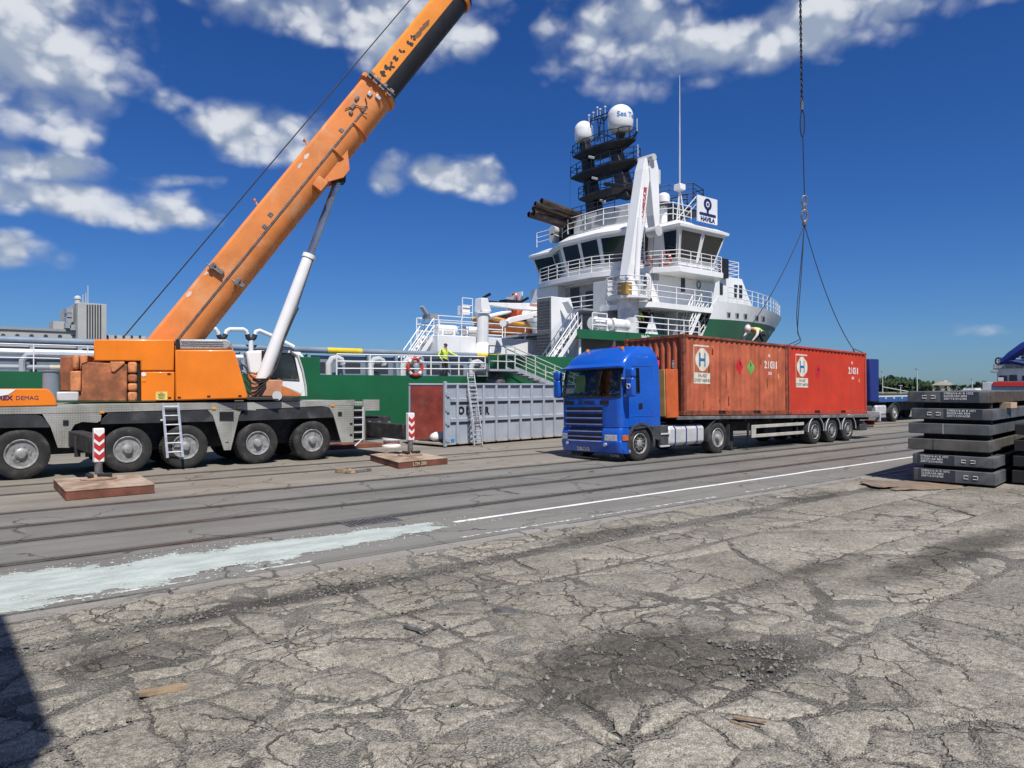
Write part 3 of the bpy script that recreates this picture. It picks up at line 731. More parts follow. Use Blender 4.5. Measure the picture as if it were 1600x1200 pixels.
# pale powder spilled along the road: thin uneven drift
def pmask(u, v):
    if u < 0: mid, half = 9.15, .95
    else: mid, half = 9.12 + .05 * u, max(.05, .92 - .105 * u)
    e = 1 - abs(v - mid) / half
    e = min(e, (6.35 - u) * .9)
    return e + .42 * nz(u * 1.3, v * 2.2, 1) + .22 * nz(u * 5, v * 6, 2)
vs, fs, idx = [], [], {}
nu, nv = 190, 44
for i in range(nu + 1):
    for j in range(nv + 1):
        u, v = -1.4 + 8.2 * i / nu, 8.28 + 2.0 * j / nv; e = pmask(u, v)
        h = .004 + max(0, min(1, e)) * (.007 + .008 * nz(u * 3, v * 5, 4) + .008 * max(0, nz(u * 14, v * 14, 6)))
        idx[i, j] = len(vs); vs.append((u, v, max(.003, h))); 
for i in range(nu):
    for j in range(nv):
        u, v = -1.4 + 8.2 * (i + .5) / nu, 8.28 + 2.0 * (j + .5) / nv
        e = pmask(u, v)
        if e > .05: fs.append((idx[i, j], idx[i + 1, j], idx[i + 1, j + 1], idx[i, j + 1]))
def powder_mat():
    m = bpy.data.materials.new('mint_powder'); m.use_nodes = True
    t, b, P = pos_nodes(m)
    n1 = t.noise(t.mapv(P, scale=(1, 2.5, 1)), 1.6, 6, .65); n2 = t.noise(P, 30, 5, .7)
    c = t.mix(t.ss(n1, .3, .68), (0.31, 0.345, 0.325, 1), (0.46, 0.51, 0.48, 1))
    c = t.mix(t.m('MULTIPLY', t.ss(n2, .5, .72), .4), c, (0.24, 0.26, 0.24, 1))
    t.put(b.inputs['Base Color'], c); b.inputs['Roughness'].default_value = .95
    # thin at its rim: grains let the road show through
    x, y, z = t.sep(P)
    t.put(b.inputs['Alpha'], t.ss(t.m('ADD', t.m('MULTIPLY', t.m('SUBTRACT', z, .003), 150), t.m('MULTIPLY_ADD', t.noise(P, 16, 6, .75), 2.4, -1.2)), -.15, .35))
    bn = t.node('ShaderNodeBump'); bn.inputs['Strength'].default_value = .7; bn.inputs['Distance'].default_value = .015
    t.put(bn.inputs['Height'], n2); t.l.new(bn.outputs[0], b.inputs['Normal'])
    return m
M_powder = powder_mat()
tag(mk('spilled_powder', vs, fs, M_powder, smooth=50), 'pale mint powder spilled in a strip along the road', 'powder', kind='stuff')
lumps = MB(); rs = random.Random(11)
for _ in range(2600):
    u, v = rs.uniform(-.6, 7.4), rs.uniform(8.3, 10.6); e = pmask(min(u, 6.2), v) - max(0, u - 6.2) * .5
    if e > -.55 and rs.random() < .9 + e:
        s = rs.uniform(.004, .015) * (1.5 if rs.random() < .06 else 1)
        lumps.add([(u + s * a * rs.uniform(.7, 1.4), v + s * b * rs.uniform(.7, 1.4), .004 + s * c * .8) for a, b, c in OCT], [(0, 1, 4), (1, 2, 4), (2, 3, 4), (3, 0, 4)])
M_lump = mat('mint_lumps', (0.40, 0.44, 0.405), .95, var=.15, vscale=20, world=True)
tag(lumps.build('powder_lumps', M_lump, smooth=0), 'small pale lumps scattered round the powder strip', 'powder', kind='stuff')
# drain grate at the end of the powder
g = onz(578, 815); gt = thing('drain_grate', 'dark iron drain grate at the end of the pale powder strip', 'drain grate', (g.x, g.y, 0))
MB().box(-.42, .42, -.2, .2, .002, .004).build('pit', M_void, gt, world=False)
fr = MB(); fr.box(-.45, .45, -.24, -.2, .002, .014).box(-.45, .45, .2, .24, .002, .014).box(-.45, -.42, -.2, .2, .002, .014).box(.42, .45, -.2, .2, .002, .014); fr.build('frame', M_steel, gt, world=False)
for k in range(13): MB().box(-.40 + k * .064, -.375 + k * .064, -.2, .2, .005, .013).build('bar', M_steel, gt, world=False, smooth=0)
# building beside the photographer, outside the frame: its shade falls on the lower left
wh = thing('warehouse', 'tall building beside the photographer whose shade falls at lower left', 'warehouse', (-5, 2.5, 0))
MB().box(-9, -.895, .9, 3.95, -.04, 7.2).build('wall', mat('beige_render', (0.5, 0.46, 0.38), .85), wh)
MB().box(-9.1, -.88, .85, 3.97, 7.2, 7.38).build('roof', M_lightgrey, wh)
# debris
def plank(px, py, L, W, H, yaw, label, m=M_wood, name='wood_scrap'):
    p = onz(px, py); t_ = thing(name, label, 'scrap', (p.x, p.y, .01), (0, 0, rad(yaw)), 'scraps of wood and metal on the pavement')
    mb = MB(); n = 7; vs = []; rr = random.Random(int(px))
    rings = []
    for i in range(n):
        x = -L / 2 + L * i / (n - 1); w = W * (.5 + .12 * rr.uniform(-1, 1)) * (.55 if i in (0, n - 1) else 1); h = H * (1 + .2 * rr.uniform(-1, 1))
        rings.append([(x, -w, 0), (x, w, 0), (x + rr.uniform(-.01, .01), w * .9, h), (x + rr.uniform(-.01, .01), -w * .9, h)])
    mb.loft(rings); mb.build('splinter', m, t_, world=False, smooth=0)
plank(256, 1083, .30, .07, .03, -12, 'light splintered plank piece in gravel at lower left')
plank(792, 958, .26, .05, .03, -50, 'dark short wood offcut in the middle of the cracked pavement', M_steel)
plank(645, 985, .22, .03, .02, -75, 'thin dark stick on the pavement left of centre', M_steel)
plank(1170, 1128, .2, .025, .012, -60, 'thin straw-coloured stick beside the dark stain')
plank(1160, 1136, .16, .018, .01, -80, 'thin grey-brown stick just below the straw-coloured one')
plank(540, 739, .55, .16, .09, -60, 'broken timber block lying by the rails near the crane')
plank(560, 738, .75, .12, .05, 8, 'long timber scrap lying by the rails near the crane', M_steel)
# ------------------------------------------------------------------ wheels
def make_wheel(parent, c, r, w, rimr, side=-1, style='crane', lugs=0, recess=.12):
    """tyre with tread, dished rim, hub with bolts; side = direction (along Y) of the outer face"""
    c = Vector(c); ax = Vector((0, side, 0))
    n = 96
    prof = [(rimr * .98, -w / 2 + .03), (rimr * 1.06, -w / 2), (r * .90, -w / 2), (r * .975, -w * .44), (r, -w * .36), (r, -w * .07), (r * .975, -w * .05), (r * .975, w * .05), (r, w * .07), (r, w * .36), (r * .975, w * .44), (r * .90, w / 2), (r * .80, w * .515), (rimr * 1.16, w * .5), (rimr * 1.06, w / 2 - .01), (rimr * .98, w / 2 - .04), (rimr * .96, w / 2 - recess * 1.6)]
    def rip(j, k, q):
        if lugs and j in (4, 5, 8, 9): return q * (1 if k % 2 else .978)
        return q
    wh = MB().lathe(prof, c, ax, n, rip).build('wheel', M_rubber, parent, smooth=28)
    o = c + ax * (w / 2)
    rp = [(rimr, -.035), (rimr * 1.03, -.005), (rimr * 1.0, .006), (rimr * .93, .0), (rimr * .88, -.03), (rimr * .84, -recess * .55), (rimr * .68, -recess * .75), (rimr * .62, -recess * .6), (rimr * .42, -recess * .45), (rimr * .40, -recess * .4)]
    rim = MB().lathe(rp[:6] + [(rimr * .83, -recess * .95), (rimr * .97, -recess * .95)], o, ax, 40).build('rim', M_rim, wh, smooth=35); MB().lathe([(rimr * .85, -recess * .6)] + rp[6:], o, ax, 40).build('wheel_disc', M_darkrim, wh, smooth=35)
    hp = [(rimr * .42, -recess * .5), (rimr * .40, -recess * .1), (rimr * .30, recess * .15), (rimr * .26, recess * .32), (rimr * .10, recess * .38)]
    MB().lathe(hp, o, ax, 24).build('hub', M_hub, wh, smooth=35)
    bo = MB(); ho = MB()
    x, y, d = basis(ax)
    for k in range(10):
        a = 2 * math.pi * k / 10
        q = o + x * (rimr * .53 * math.cos(a)) + y * (rimr * .53 * math.sin(a)) + ax * (-recess * .55)
        bo.cyl(q, q + ax * .035, .017, n=6)
        a += math.pi / 10
        q = o + x * (rimr * .755 * math.cos(a)) + y * (rimr * .755 * math.sin(a)) + ax * (-recess * .655)
        ho.cyl(q - ax * .02, q + ax * .012, rimr * .12, n=8)
    bo.build('wheel_bolts', M_hub, wh, smooth=0, kind='stuff'); ho.build('hand_holes', M_black, wh, smooth=0, kind='stuff')
    return wh

# ------------------------------------------------------------------ mobile crane
CV = 19.95                                   # near side of the carrier
CW = 2.55                                    # its width
crane = thing('mobile_crane', 'orange and grey mobile crane with raised telescopic boom on the quay', 'crane', (6, CV + CW / 2, 0))
def cp(fn, pts, v=CV): return [(lambda p: (p.x, p.z))(onv(*fn(*q), v)) for q in pts]
WH = [(2.0, .585), (4.19, .57), (5.54, .57), (7.42, .57), (9.0, .57)]
for i, (u, r) in enumerate(WH):
    w0 = make_wheel(crane, (u, CV + .26, r), r, .44, r * .56, -1, lugs=1, recess=.10 if i == 0 else .16)
    make_wheel(crane, (u, CV + CW - .26, r), r, .44, r * .56, 1, lugs=1)
MB().box(-2.5, 10.6, CV + .55, CV + CW - .55, .50, 1.42).build('chassis_frame', M_chassis, crane, bev=.02); MB().box(-2.5, 10.4, CV + CW - .05, CV + CW, .95, 1.5).build('far_side_panel', M_fender, crane)
for u, r in WH: MB().cyl((u, CV + .3, r), (u, CV + CW - .3, r), .13, n=10).box(u - .25, u + .25, CV + 1.0, CV + 1.55, r - .22, r + .25).build('axle', M_chassis, crane)
# deck and side skirts (checker plate), fenders
def skirt(fn, pts, name='side_panel', m=M_plate, off=0.0, th=.05, bev=.004):
    return MB().prism(cp(fn, pts), 'y', CV + off, CV + off + th).build(name, m, crane, smooth=0, bev=bev)
skirt(C1, [(-420, 683), (310, 668), (870, 652), (1371, 647), (1371, 690), (1110, 684), (620, 698), (545, 702), (230, 708), (-420, 716)])
skirt(C2, [(340, 646.5), (872, 633), (872, 662), (700, 666), (343, 684)])
skirt(C1, [(227, 710), (545, 704), (540, 745), (520, 756), (440, 752), (400, 766), (379, 800), (378, 890), (310, 890), (272, 780), (252, 750)])
skirt(C1, [(1112, 687), (1300, 682), (1282, 715), (1236, 902), (1200, 903), (1150, 748), (1140, 718)])
skirt(C2, [(702, 668), (866, 664), (866, 860), (800, 863), (758, 715), (735, 674)])
skirt(C2, [(918, 632), (1004, 632), (1004, 690), (928, 692), (928, 850), (918, 858)], off=.004)
for fn, pts in ((C1, [(-420, 716), (180, 709), (225, 722), (252, 752), (270, 782), (-420, 790)]), (C1, [(538, 765), (550, 735), (580, 705), (620, 699), (1110, 685), (1138, 718), (1152, 750)]), (C2, [(243, 748), (262, 715), (285, 690), (312, 684), (700, 667), (735, 674), (758, 716), (762, 728)])):
    q = cp(fn, pts); MB().prism(q, 'y', CV + .012, CV + .55).build('fender', M_fender, crane, smooth=0, bev=.01)
zt = onv(*C1(870, 650), CV).z
MB().box(-2.6, onv(*C2(872, 640), CV).x, CV + .06, CV + CW - .02, zt - .09, zt - .01).build('deck', M_plate, crane, smooth=0, bev=.006)
MB().box(onv(*C2(872, 640), CV).x + .005, onv(*C2(1000, 640), CV).x, CV + .06, CV + CW - .02, zt - .16, zt - .06).build('tail_deck', M_plate, crane, smooth=0, bev=.006)
u0, u1 = onv(*C2(868, 700), CV).x, onv(*C2(918, 700), CV).x
MB().box(u0, u1, CV + .08, CV + .5, .45, 1.5).build('step_recess', M_void, crane, smooth=0)
ld = MB()
for k in range(5): ld.box(u0, u1, CV - .01, CV + .03, .52 + k * .22, .55 + k * .22)
ld.tube([(u1 - .02, CV - .01, 1.5), (u1 - .02, CV - .01, .55), (u0 + .02, CV - .01, .35)], .025, 6); ld.build('step_ladder', M_lightgrey, crane)
# marker lamps, sockets, dark hatch
for fn, x, y, m, w, h in ((C1, 545, 700, M_amber, 26, 12), (C1, 1145, 680, M_amber, 22, 10), (C1, 1280, 676, M_amber, 22, 10), (C2, 753, 664, M_amber, 20, 10), (C1, 352, 755, M_black, 30, 26), (C1, 868, 742, M_white, 18, 9), (C1, 1213, 720, M_black, 75, 46), (C2, 792, 708, M_black, 20, 20), (C1, 1215, 850, M_hub, 18, 18), (C2, 852, 760, M_black, 14, 8), (C2, 852, 820, M_black, 14, 8)):
    q = cp(fn, [(x - w / 2, y - h / 2), (x + w / 2, y - h / 2), (x + w / 2, y + h / 2), (x - w / 2, y + h / 2)])
    MB().prism(q, 'y', CV - .02, CV + .01).build('marker_lamp' if m is M_amber else 'side_fitting', m, crane, smooth=0, bev=.004)
# carrier front: engine cover and lettering, exhaust stack
MB().prism(cp(C1, [(-420, 575), (240, 574), (262, 580), (280, 597), (295, 622), (310, 664), (-420, 680)]), 'y', CV + .02, CV + CW - .02).build('engine_cover', M_orange, crane, bev=.02)
MB().prism(cp(C1, [(-420, 577), (88, 577), (45, 605), (-5, 614), (-420, 618)]), 'y', CV + .012, CV + .03).build('white_flash', M_white, crane, smooth=0)
p = onv(*C1(20, 624), CV + .015); p = onv(*C1(67, 624), CV + .015); text('TEREX', .135, M_navy, crane, p, bold=.005, sx=1.1, ax='RIGHT')
p = onv(*C1(146, 624), CV + .015); text('DEMAG', .128, M_navy, crane, (p.x, p.y, p.z), sx=1.02)
p0 = onv(*C1(272, 640), CV + .5); p1 = onv(*C1(272, 482), CV + .5)
ex = MB().cyl((p0.x, p0.y, p0.z), (p1.x, p1.y, p1.z), .17, n=20).cyl(p1, p1 + Vector((0, 0, .03)), .19, .19, 20); ex.build('exhaust_stack', M_tube, crane)
MB().box(p0.x + .1, p0.x + .55, CV + .3, CV + .9, p0.z, p0.z + .22).build('air_filter', M_lightgrey, crane, bev=.03)
# outriggers: beams and jacks (near side pair, rear pair)
def chevron(parent, c, n, red):
    pass
JV = 17.55
def jack(px, py_top, py_bot, col_v, padz):
    p = onv(px, py_bot, col_v); pt = onv(px, py_top, col_v); x = p.x
    body = MB().box(x - .10, x + .10, col_v - .08, col_v + .08, p.z, pt.z).build('jack_leg', M_white, crane, bev=.02)
    h = (pt.z - p.z)
    for k in range(3):
        z = pt.z - h * (.12 + .27 * k)
        for s in (-1, 1):
            MB().add([(x, col_v - .083, z - .09), (x + s * .098, col_v - .083, z), (x + s * .098, col_v - .083, z - .12), (x, col_v - .083, z - .21)], [(0, 1, 2, 3)] if s > 0 else [(3, 2, 1, 0)]).build('red_chevron', M_redpaint, body, smooth=0)
    MB().cyl((x, col_v, padz + .08), (x, col_v, p.z + .02), .075, n=16).build('jack_rod', M_steel, crane)
    MB().lathe([(.34, 0), (.34, .025), (.2, .06), (.1, .1)], (x, col_v, padz + .003), (0, 0, 1), 24).build('jack_foot', M_rustplate, crane, smooth=40)
    MB().box(x - .05, x + .22, col_v - .2, col_v - .1, padz + .07, padz + .13).box(x - .22, x - .12, col_v - .2, col_v + .1, padz + .06, padz + .13).build('foot_clamp', M_chassis, crane, bev=.01)
    return x
JV1, JV2 = onz(153, 748, .2).y, onz(641, 711, .19).y
jx1 = jack(154, 669, 722, JV1, .192)
jx2 = jack(641, 645, 688, JV2, .182)
MB().box(jx1 - .16, jx1 + .16, JV1 + .13, CV + 1.2, .72, 1.08).build('outrigger_beam', M_chassis, crane, bev=.02)
MB().box(jx2 - .17, jx2 + .17, JV2 + .13, CV + 1.2, .62, 1.05).build('outrigger_beam', M_chassis, crane, bev=.02)
u0, u1 = onv(*C2(925, 760), CV + .1).x, onv(*C2(1040, 760), CV + .1).x
MB().box(u0, u1 + .2, CV + .15, CV + CW - .15, .55, 1.2).build('outrigger_box', M_chassis, crane, bev=.02)
for k in range(3):
    q = onv(*C2(950 + 52 * k, 757), CV + .14); MB().cyl(q, q + Vector((0, -.04, 0)), .055, n=12).build('locking_pin', M_hub, crane)
for (px0, px1, y0, y1, sv) in ((400, 432, 830, 940, 18.9), (458, 500, 820, 940, 18.6)):
    a = onv(*C1(px0, y1), sv); b = onv(*C1(px1, y0), sv); MB().box(a.x, b.x, sv, sv + .06, a.z, b.z).build('outrigger_plate', M_fender, crane, bev=.01)

# ---- superstructure, slewed so that the boom points at the rope above the containers
RC = Vector((6.15, CV + CW / 2, 0)); TIP = Vector((26.9, 15.15, 0)); BD = (TIP - RC).normalized(); YAW = math.atan2(BD.y, BD.x)
UM = Matrix.Translation(RC) @ Matrix.Rotation(YAW, 4, 'Z'); UI = UM.inverted(); UN = Vector((-math.sin(YAW), math.cos(YAW), 0))
def up(fn, pts, y=-1.25):
    return [(lambda p: (p.x, p.z))(UI @ onplane(*(fn(*q) if fn else q), RC + UN * y, UN)) for q in pts]
def upart(mb, name, m, parent=None, **k): return mb.xf(UM).build(name, m, parent or crane, **k)
upart(MB().cyl((0, 0, zt - .02), (0, 0, zt + .12), 1.0, n=36), 'slewing_ring', M_chassis)
zb = min(q[1] for q in up(C1, [(755, 637), (1328, 625)]))
upart(MB().box(up(C1, [(400, 640)])[0][0], 2.1, -.95, .95, zt + .05, zb + .02), 'turntable_base', M_chassis, bev=.02)
upart(MB().prism(up(C1, [(502, 310), (932, 310), (932, 478), (752, 478), (752, 425), (502, 425)]), 'y', -1.25, .85), 'rear_housing', M_orange, bev=.03)
upart(MB().prism(up(C1, [(755, 483), (934, 483), (934, 637), (755, 640)]), 'y', -1.25, .85), 'service_door', M_orange, bev=.02)
upart(MB().prism(up(C1, [(938, 365), (1246, 365), (1258, 376), (1328, 615), (1322, 627), (938, 637)]), 'y', -1.25, -.28), 'front_cover', M_orange, bev=.035)
for x, y in ((905, 494), (908, 622), (960, 620), (1118, 614), (1285, 612)):
    upart(MB().prism(up(C1, [(x - 9, y - 4), (x + 9, y - 4), (x + 9, y + 4), (x - 9, y + 4)]), 'y', -1.262, -1.24), 'door_latch', M_black, smooth=0)
upart(MB().prism(up(C1, [(834, 590), (896, 590), (896, 633), (834, 633)]), 'y', -1.257, -1.245), 'warning_plate', mat('plate_yellow', (0.72, 0.6, 0.16), .5), smooth=0)
for k in range(5):
    w = (18, 40, 34, 40, 28)[k]; upart(MB().prism(up(C1, [(865 - w / 2, 595 + k * 7), (865 + w / 2, 595 + k * 7), (865 + w / 2, 598 + k * 7), (865 - w / 2, 598 + k * 7)]), 'y', -1.26, -1.25), 'plate_text_line', M_letter, smooth=0)
q = up(C1, [(770, 497)])[0]; upart(MB().cyl((q[0], -1.262, q[1]), (q[0], -1.24, q[1]), .055, n=16), 'white_sticker', M_white)
q = up(C1, [(770, 525)])[0]; upart(MB().prism([(q[0] - .05, q[1] - .05), (q[0] + .05, q[1] - .05), (q[0], q[1] + .05)], 'y', -1.262, -1.24), 'warning_triangle', M_amber, smooth=0)
# perforated grey drum cover on top
pf = up(C1, [(962, 308), (1210, 308), (1238, 322), (1238, 345), (1215, 362), (962, 362)])
upart(MB().prism(pf, 'y', -1.15, -.35), 'winch_cover', mat('perforated_grey', (0.40, 0.40, 0.40), .5, .3, var=.2, vscale=30), bev=.03)
hl = MB(); x0, x1 = pf[0][0], pf[1][0]; z0, z1 = pf[5][1], pf[0][1]
for j in range(3):
    for i in range(26):
        x = x0 + .05 + (x1 - x0 - .1) * (i + (j % 2) * .5) / 26; hl.add([(x - .014, -1.156, z1 - .05 - j * .05), (x + .014, -1.156, z1 - .05 - j * .05), (x + .014, -1.156, z1 - .075 - j * .05), (x - .014, -1.156, z1 - .075 - j * .05)], [(0, 1, 2, 3)])
upart(hl, 'vent_holes', M_void, smooth=0, kind='stuff')
q = up(C1, [(940, 308), (958, 308), (958, 362), (940, 362)]); upart(MB().prism(q, 'y', -1.15, -.3), 'dark_gap', M_void, smooth=0)
# counterweight blocks
def cw(pts, y0, y1, m=M_cweight, bev=.03): return upart(MB().prism(up(C1, pts), 'y', y0, y1), 'counterweight_block', m, bev=bev)
cw([(436, 432), (500, 430), (680, 442), (680, 642), (400, 642), (400, 590), (436, 590)], -1.22, 1.22)
cw([(316, 402), (388, 394), (388, 590), (316, 586)], -1.12, 1.12)
cw([(376, 480), (434, 478), (434, 588), (376, 588)], -1.3, 1.3, M_cweight_b)
cw([(388, 394), (424, 393), (424, 470), (388, 472)], -1.3, 1.3, M_cweight_b, .06)
cw([(428, 393), (468, 392), (468, 432), (440, 440), (428, 476)], -1.24, 1.24, M_cweight_b)
cw([(588, 428), (668, 428), (668, 440), (616, 486), (594, 484)], -1.26, 1.2, M_cweight_b)
for a, b, m in ((430, 492, M_cweight_b), (496, 540, M_cweight), (544, 586, M_cweight_b), (590, 642, M_cweight_b)): cw([(684, a), (734, a), (734, b), (684, b)], -1.27, 1.2, m, .05)
upart(MB().prism(up(C1, [(735, 425), (752, 425), (752, 640), (735, 640)]), 'y', -1.2, 1.0), 'counterweight_gap', M_void, smooth=0)
# ---- telescopic boom: frame along the boom axis
bp = up(None, [(282, 524), (590, 145)], 0.0)
B0 = Vector((bp[0][0], 0, bp[0][1])); B1 = Vector((bp[1][0], 0, bp[1][1])); bdir = (B1 - B0).normalized(); L1 = (B1 - B0).length
tipx = (TIP - RC).length; LT = (tipx - B0.x) / bdir.x
bup = Vector((-bdir.z, 0, bdir.x))                                   # 'top' side of the boom
BM = Matrix(((bdir.x, 0, bup.x, B0.x), (0, 1, 0, 0), (bdir.z, 0, bup.z, B0.z), (0, 0, 0, 1)))   # local x along, y across, z top
def bsec(h, w):
    """boom section: flat top and upper sides, rounded bottom"""
    P = [(-w / 2 + .08, h / 2), (w / 2 - .08, h / 2), (w / 2, h / 2 - .08), (w / 2, -.02 * h)]
    for k in range(1, 12):
        a = math.pi * k / 12; P.append((w / 2 * math.cos(a), -.02 * h - (h * .48) * math.sin(a)))
    P += [(-w / 2, -.02 * h), (-w / 2, h / 2 - .08)]
    return P
def bpart(mb, name, m, **k): return mb.xf(UM @ BM).build(name, m, crane, **k)
def boomsec(x0, x1, h, w, name, m):
    s = bsec(h, w); return bpart(MB().loft([[(x0, a, b) for a, b in s], [(x1, a, b) for a, b in s]]), name, m, smooth=25)
H1, W1 = 1.12, .95
boomsec(-1.4, L1, H1, W1, 'boom_base_section', M_boom)
H2, W2 = .98, .80
boomsec(L1 - .5, L1 + 9.5 / 2.6 + .62, H2, W2, 'boom_second_section', M_boom2)
L2 = L1 + 9.5 / 2.6 + .62
boomsec(L2 - .4, L2 + 7.2, .84, .68, 'boom_third_section', M_black)
boomsec(L2 + 6.9, L2 + 14.4, .72, .58, 'boom_fourth_section', M_boom2)
boomsec(L2 + 14.2, LT, .6, .48, 'boom_tip_section', M_boom2)
# dark lower half of the second section
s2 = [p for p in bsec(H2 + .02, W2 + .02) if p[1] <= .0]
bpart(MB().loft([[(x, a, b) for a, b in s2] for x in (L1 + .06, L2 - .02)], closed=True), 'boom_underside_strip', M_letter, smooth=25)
# stencil remains and scuffs on the second section (near side is -y)
rs = random.Random(5)
for k, (t_, sz) in enumerate(((.42, .20), (.62, .22), (.80, .15), (1.02, .17), (1.36, .16), (1.72, .2), (1.95, .17))):
    x = L1 + t_; z = .17 + .03 * math.sin(k * 2.1); mb = MB()
    for j in range(5):
        cx, cz = x + rs.uniform(-.05, .05), z + rs.uniform(-.07, .07); n = 7
        mb.add([(cx + sz * .42 * rs.uniform(.3, 1) * math.cos(a), -W2 / 2 - .0035 - j * .0006, cz + sz * .38 * rs.uniform(.3, 1) * math.sin(a)) for a in [2 * math.pi * i / n for i in range(n)]], [tuple(range(n))])
    bpart(mb, 'worn_lettering', M_letter, smooth=0)
for k in range(3):
    mb = MB(); x = L1 + 2.15 + k * .22; n = 9
    mb.add([(x + .22 * rs.uniform(.6, 1) * math.cos(a), -W2 / 2 - .004 - k * .001, .14 + .09 * rs.uniform(.5, 1) * math.sin(a)) for a in [2 * math.pi * i / n for i in range(n)]], [tuple(range(n))]); bpart(mb, 'rubbed_patch', mat('rubbed_brown', (0.16, 0.07, 0.025), .6), smooth=0)
vs, fs = text_mesh('S', .55, .01); mk('lettering', [UM @ BM @ Vector((L2 - .33 + a, -W2 / 2 - .005, .2 + b)) for a, b in vs], fs, M_navy, crane, smooth=0)
# collars, head of base section with grey bearing pads
def collar(x, h, w, t_, m, d=.06, name='boom_collar'):
    s = bsec(h + d * 2, w + d * 2); return bpart(MB().loft([[(x, a, b) for a, b in s], [(x + t_, a, b) for a, b in s]]), name, m, smooth=20)
collar(L1 - .12, H1, W1, .12, M_boom, .07); collar(L1 - .02, H2, W2, .1, M_steel, .10)
collar(L2 - .14, H2, W2, .14, M_boom2, .06); collar(L2 - .02, .84, .68, .1, M_black, .12)
for z, l in ((.42, .16), (.2, .3), (-.05, .26), (-.3, .3)):
    bpart(MB().box(L1 - .1, L1 + .13, -W1 / 2 - .13, -W1 / 2 - .05, z - .07, z + .07).cyl((L1 + .02, -W1 / 2 - .16, z - l / 2), (L1 + .02, -W1 / 2 - .16, z + l / 2), .02, n=8), 'bearing_pad_holder', M_steel, bev=.008)
# seam line, ribs, cable clamps, brackets
bpart(MB().box(-1.2, L1 - .75, -W1 / 2 - .022, -W1 / 2 - .002, -.055, -.035).box(-1.2, L1 - .75, -W1 / 2 - .022, -W1 / 2 - .002, -.025, -.008), 'boom_seam_pipe', M_steel)
LL = L1
for x in (LL * .735, LL * .845):
    s = [p for p in bsec(H1 + .10, W1 + .10) if p[1] < 0.05]; bpart(MB().loft([[(x + dx, a, b) for a, b in s] for dx in (-.02, .02)]), 'boom_rib', M_boom, smooth=20)
fx = up(None, [(322, 428), (377, 455)], -.5)
for z0, z1, xx in ((.12, .52, .0), (-.5, -.22, .05)):
    x = LL * .215 + xx
    bpart(MB().box(x - .06, x + .06, -W1 / 2 - .08, -W1 / 2 + .0, z0, z1).cyl((x - .05, -W1 / 2 - .1, z0), (x - .05, -W1 / 2 - .1, z1 + .06), .025, n=8).box(x - .1, x + .1, -W1 / 2 - .13, -W1 / 2 - .04, z1 - .12, z1 - .02), 'cable_clamp', M_steel, bev=.008)
for t_, z in ((.405, .06), (.445, .14), (.80, .1)): bpart(MB().box(LL * t_ - .06, LL * t_ + .06, -W1 / 2 - .016, -W1 / 2 + .01, z - .06, z + .06), 'inspection_plate', M_steel, bev=.008)
bpart(MB().box(LL * .60, LL * .60 + .34, -W1 / 2 - .07, -W1 / 2 + .3, -.52, -.22), 'boom_side_bracket', M_boom, bev=.015)
for t_ in (.45, .70): bpart(MB().beam((LL * t_, -.2, H1 / 2), (LL * t_ + .06, -.2, H1 / 2 + .16), .04).cyl((LL * t_ + .06, -.28, H1 / 2 + .16), (LL * t_ + .06, -.1, H1 / 2 + .16), .03, n=8), 'rope_guide', M_boom)
bpart(MB().tube([(LL * .86 + .55 * math.sin(k * .5) * .3 + k * .05, -W1 / 2 - .03, .38 - k * .055) for k in range(11)], .012, 5).tube([(LL * .9 + k * .04, -W1 / 2 - .03, .1 - .12 * math.sin(k * .45)) for k in range(9)], .012, 5), 'control_cable', M_rope)
for x, z, a, b in ((LL * .885, .27, .09, .05), (LL * .915, .32, .08, .04), (LL * .865, .2, .05, .05), (LL * .955, .12, .07, .06), (LL * .965, -.12, .05, .08)): bpart(MB().box(x - a, x + a, -W1 / 2 - .05, -W1 / 2, z - b, z + b), 'control_box', M_steel if x < LL * .95 else M_alu, bev=.01)
M_scrape = mat('bare_scrape', (0.72, 0.6, 0.5), .5)
for t_, z in ((.66, .38), (.625, .36), (.19, .5), (.11, .52)):
    n = 9; bpart(MB().add([(LL * t_ + .13 * rs.uniform(.5, 1) * math.cos(a), -W1 / 2 - .003, min(.46, z) + .06 * rs.uniform(.4, 1) * math.sin(a)) for a in [2 * math.pi * i / n for i in range(n)]], [tuple(range(n))]), 'paint_scrape', M_scrape, smooth=0)
# boom head with sheaves
bpart(MB().box(LT - .2, LT + .8, -.3, -.24, -.9, .45).box(LT - .2, LT + .8, .24, .3, -.9, .45), 'boom_head', M_boom2, bev=.02)
for x, z in ((LT + .45, -.55), (LT + .4, .2)): bpart(MB().cyl((x, -.2, z), (x, .2, z), .3, n=24), 'sheave', M_steel)
# hoist rope along the boom top
w0 = up(None, [(192, 528)], 0.0)[0]
hr = MB(); a = UM @ Vector((w0[0], 0, w0[1])); b = UM @ BM @ Vector((LT + .3, 0, .75)); hr.cyl(a, b, .018, n=6); hr.build('hoist_rope', M_rope, crane)
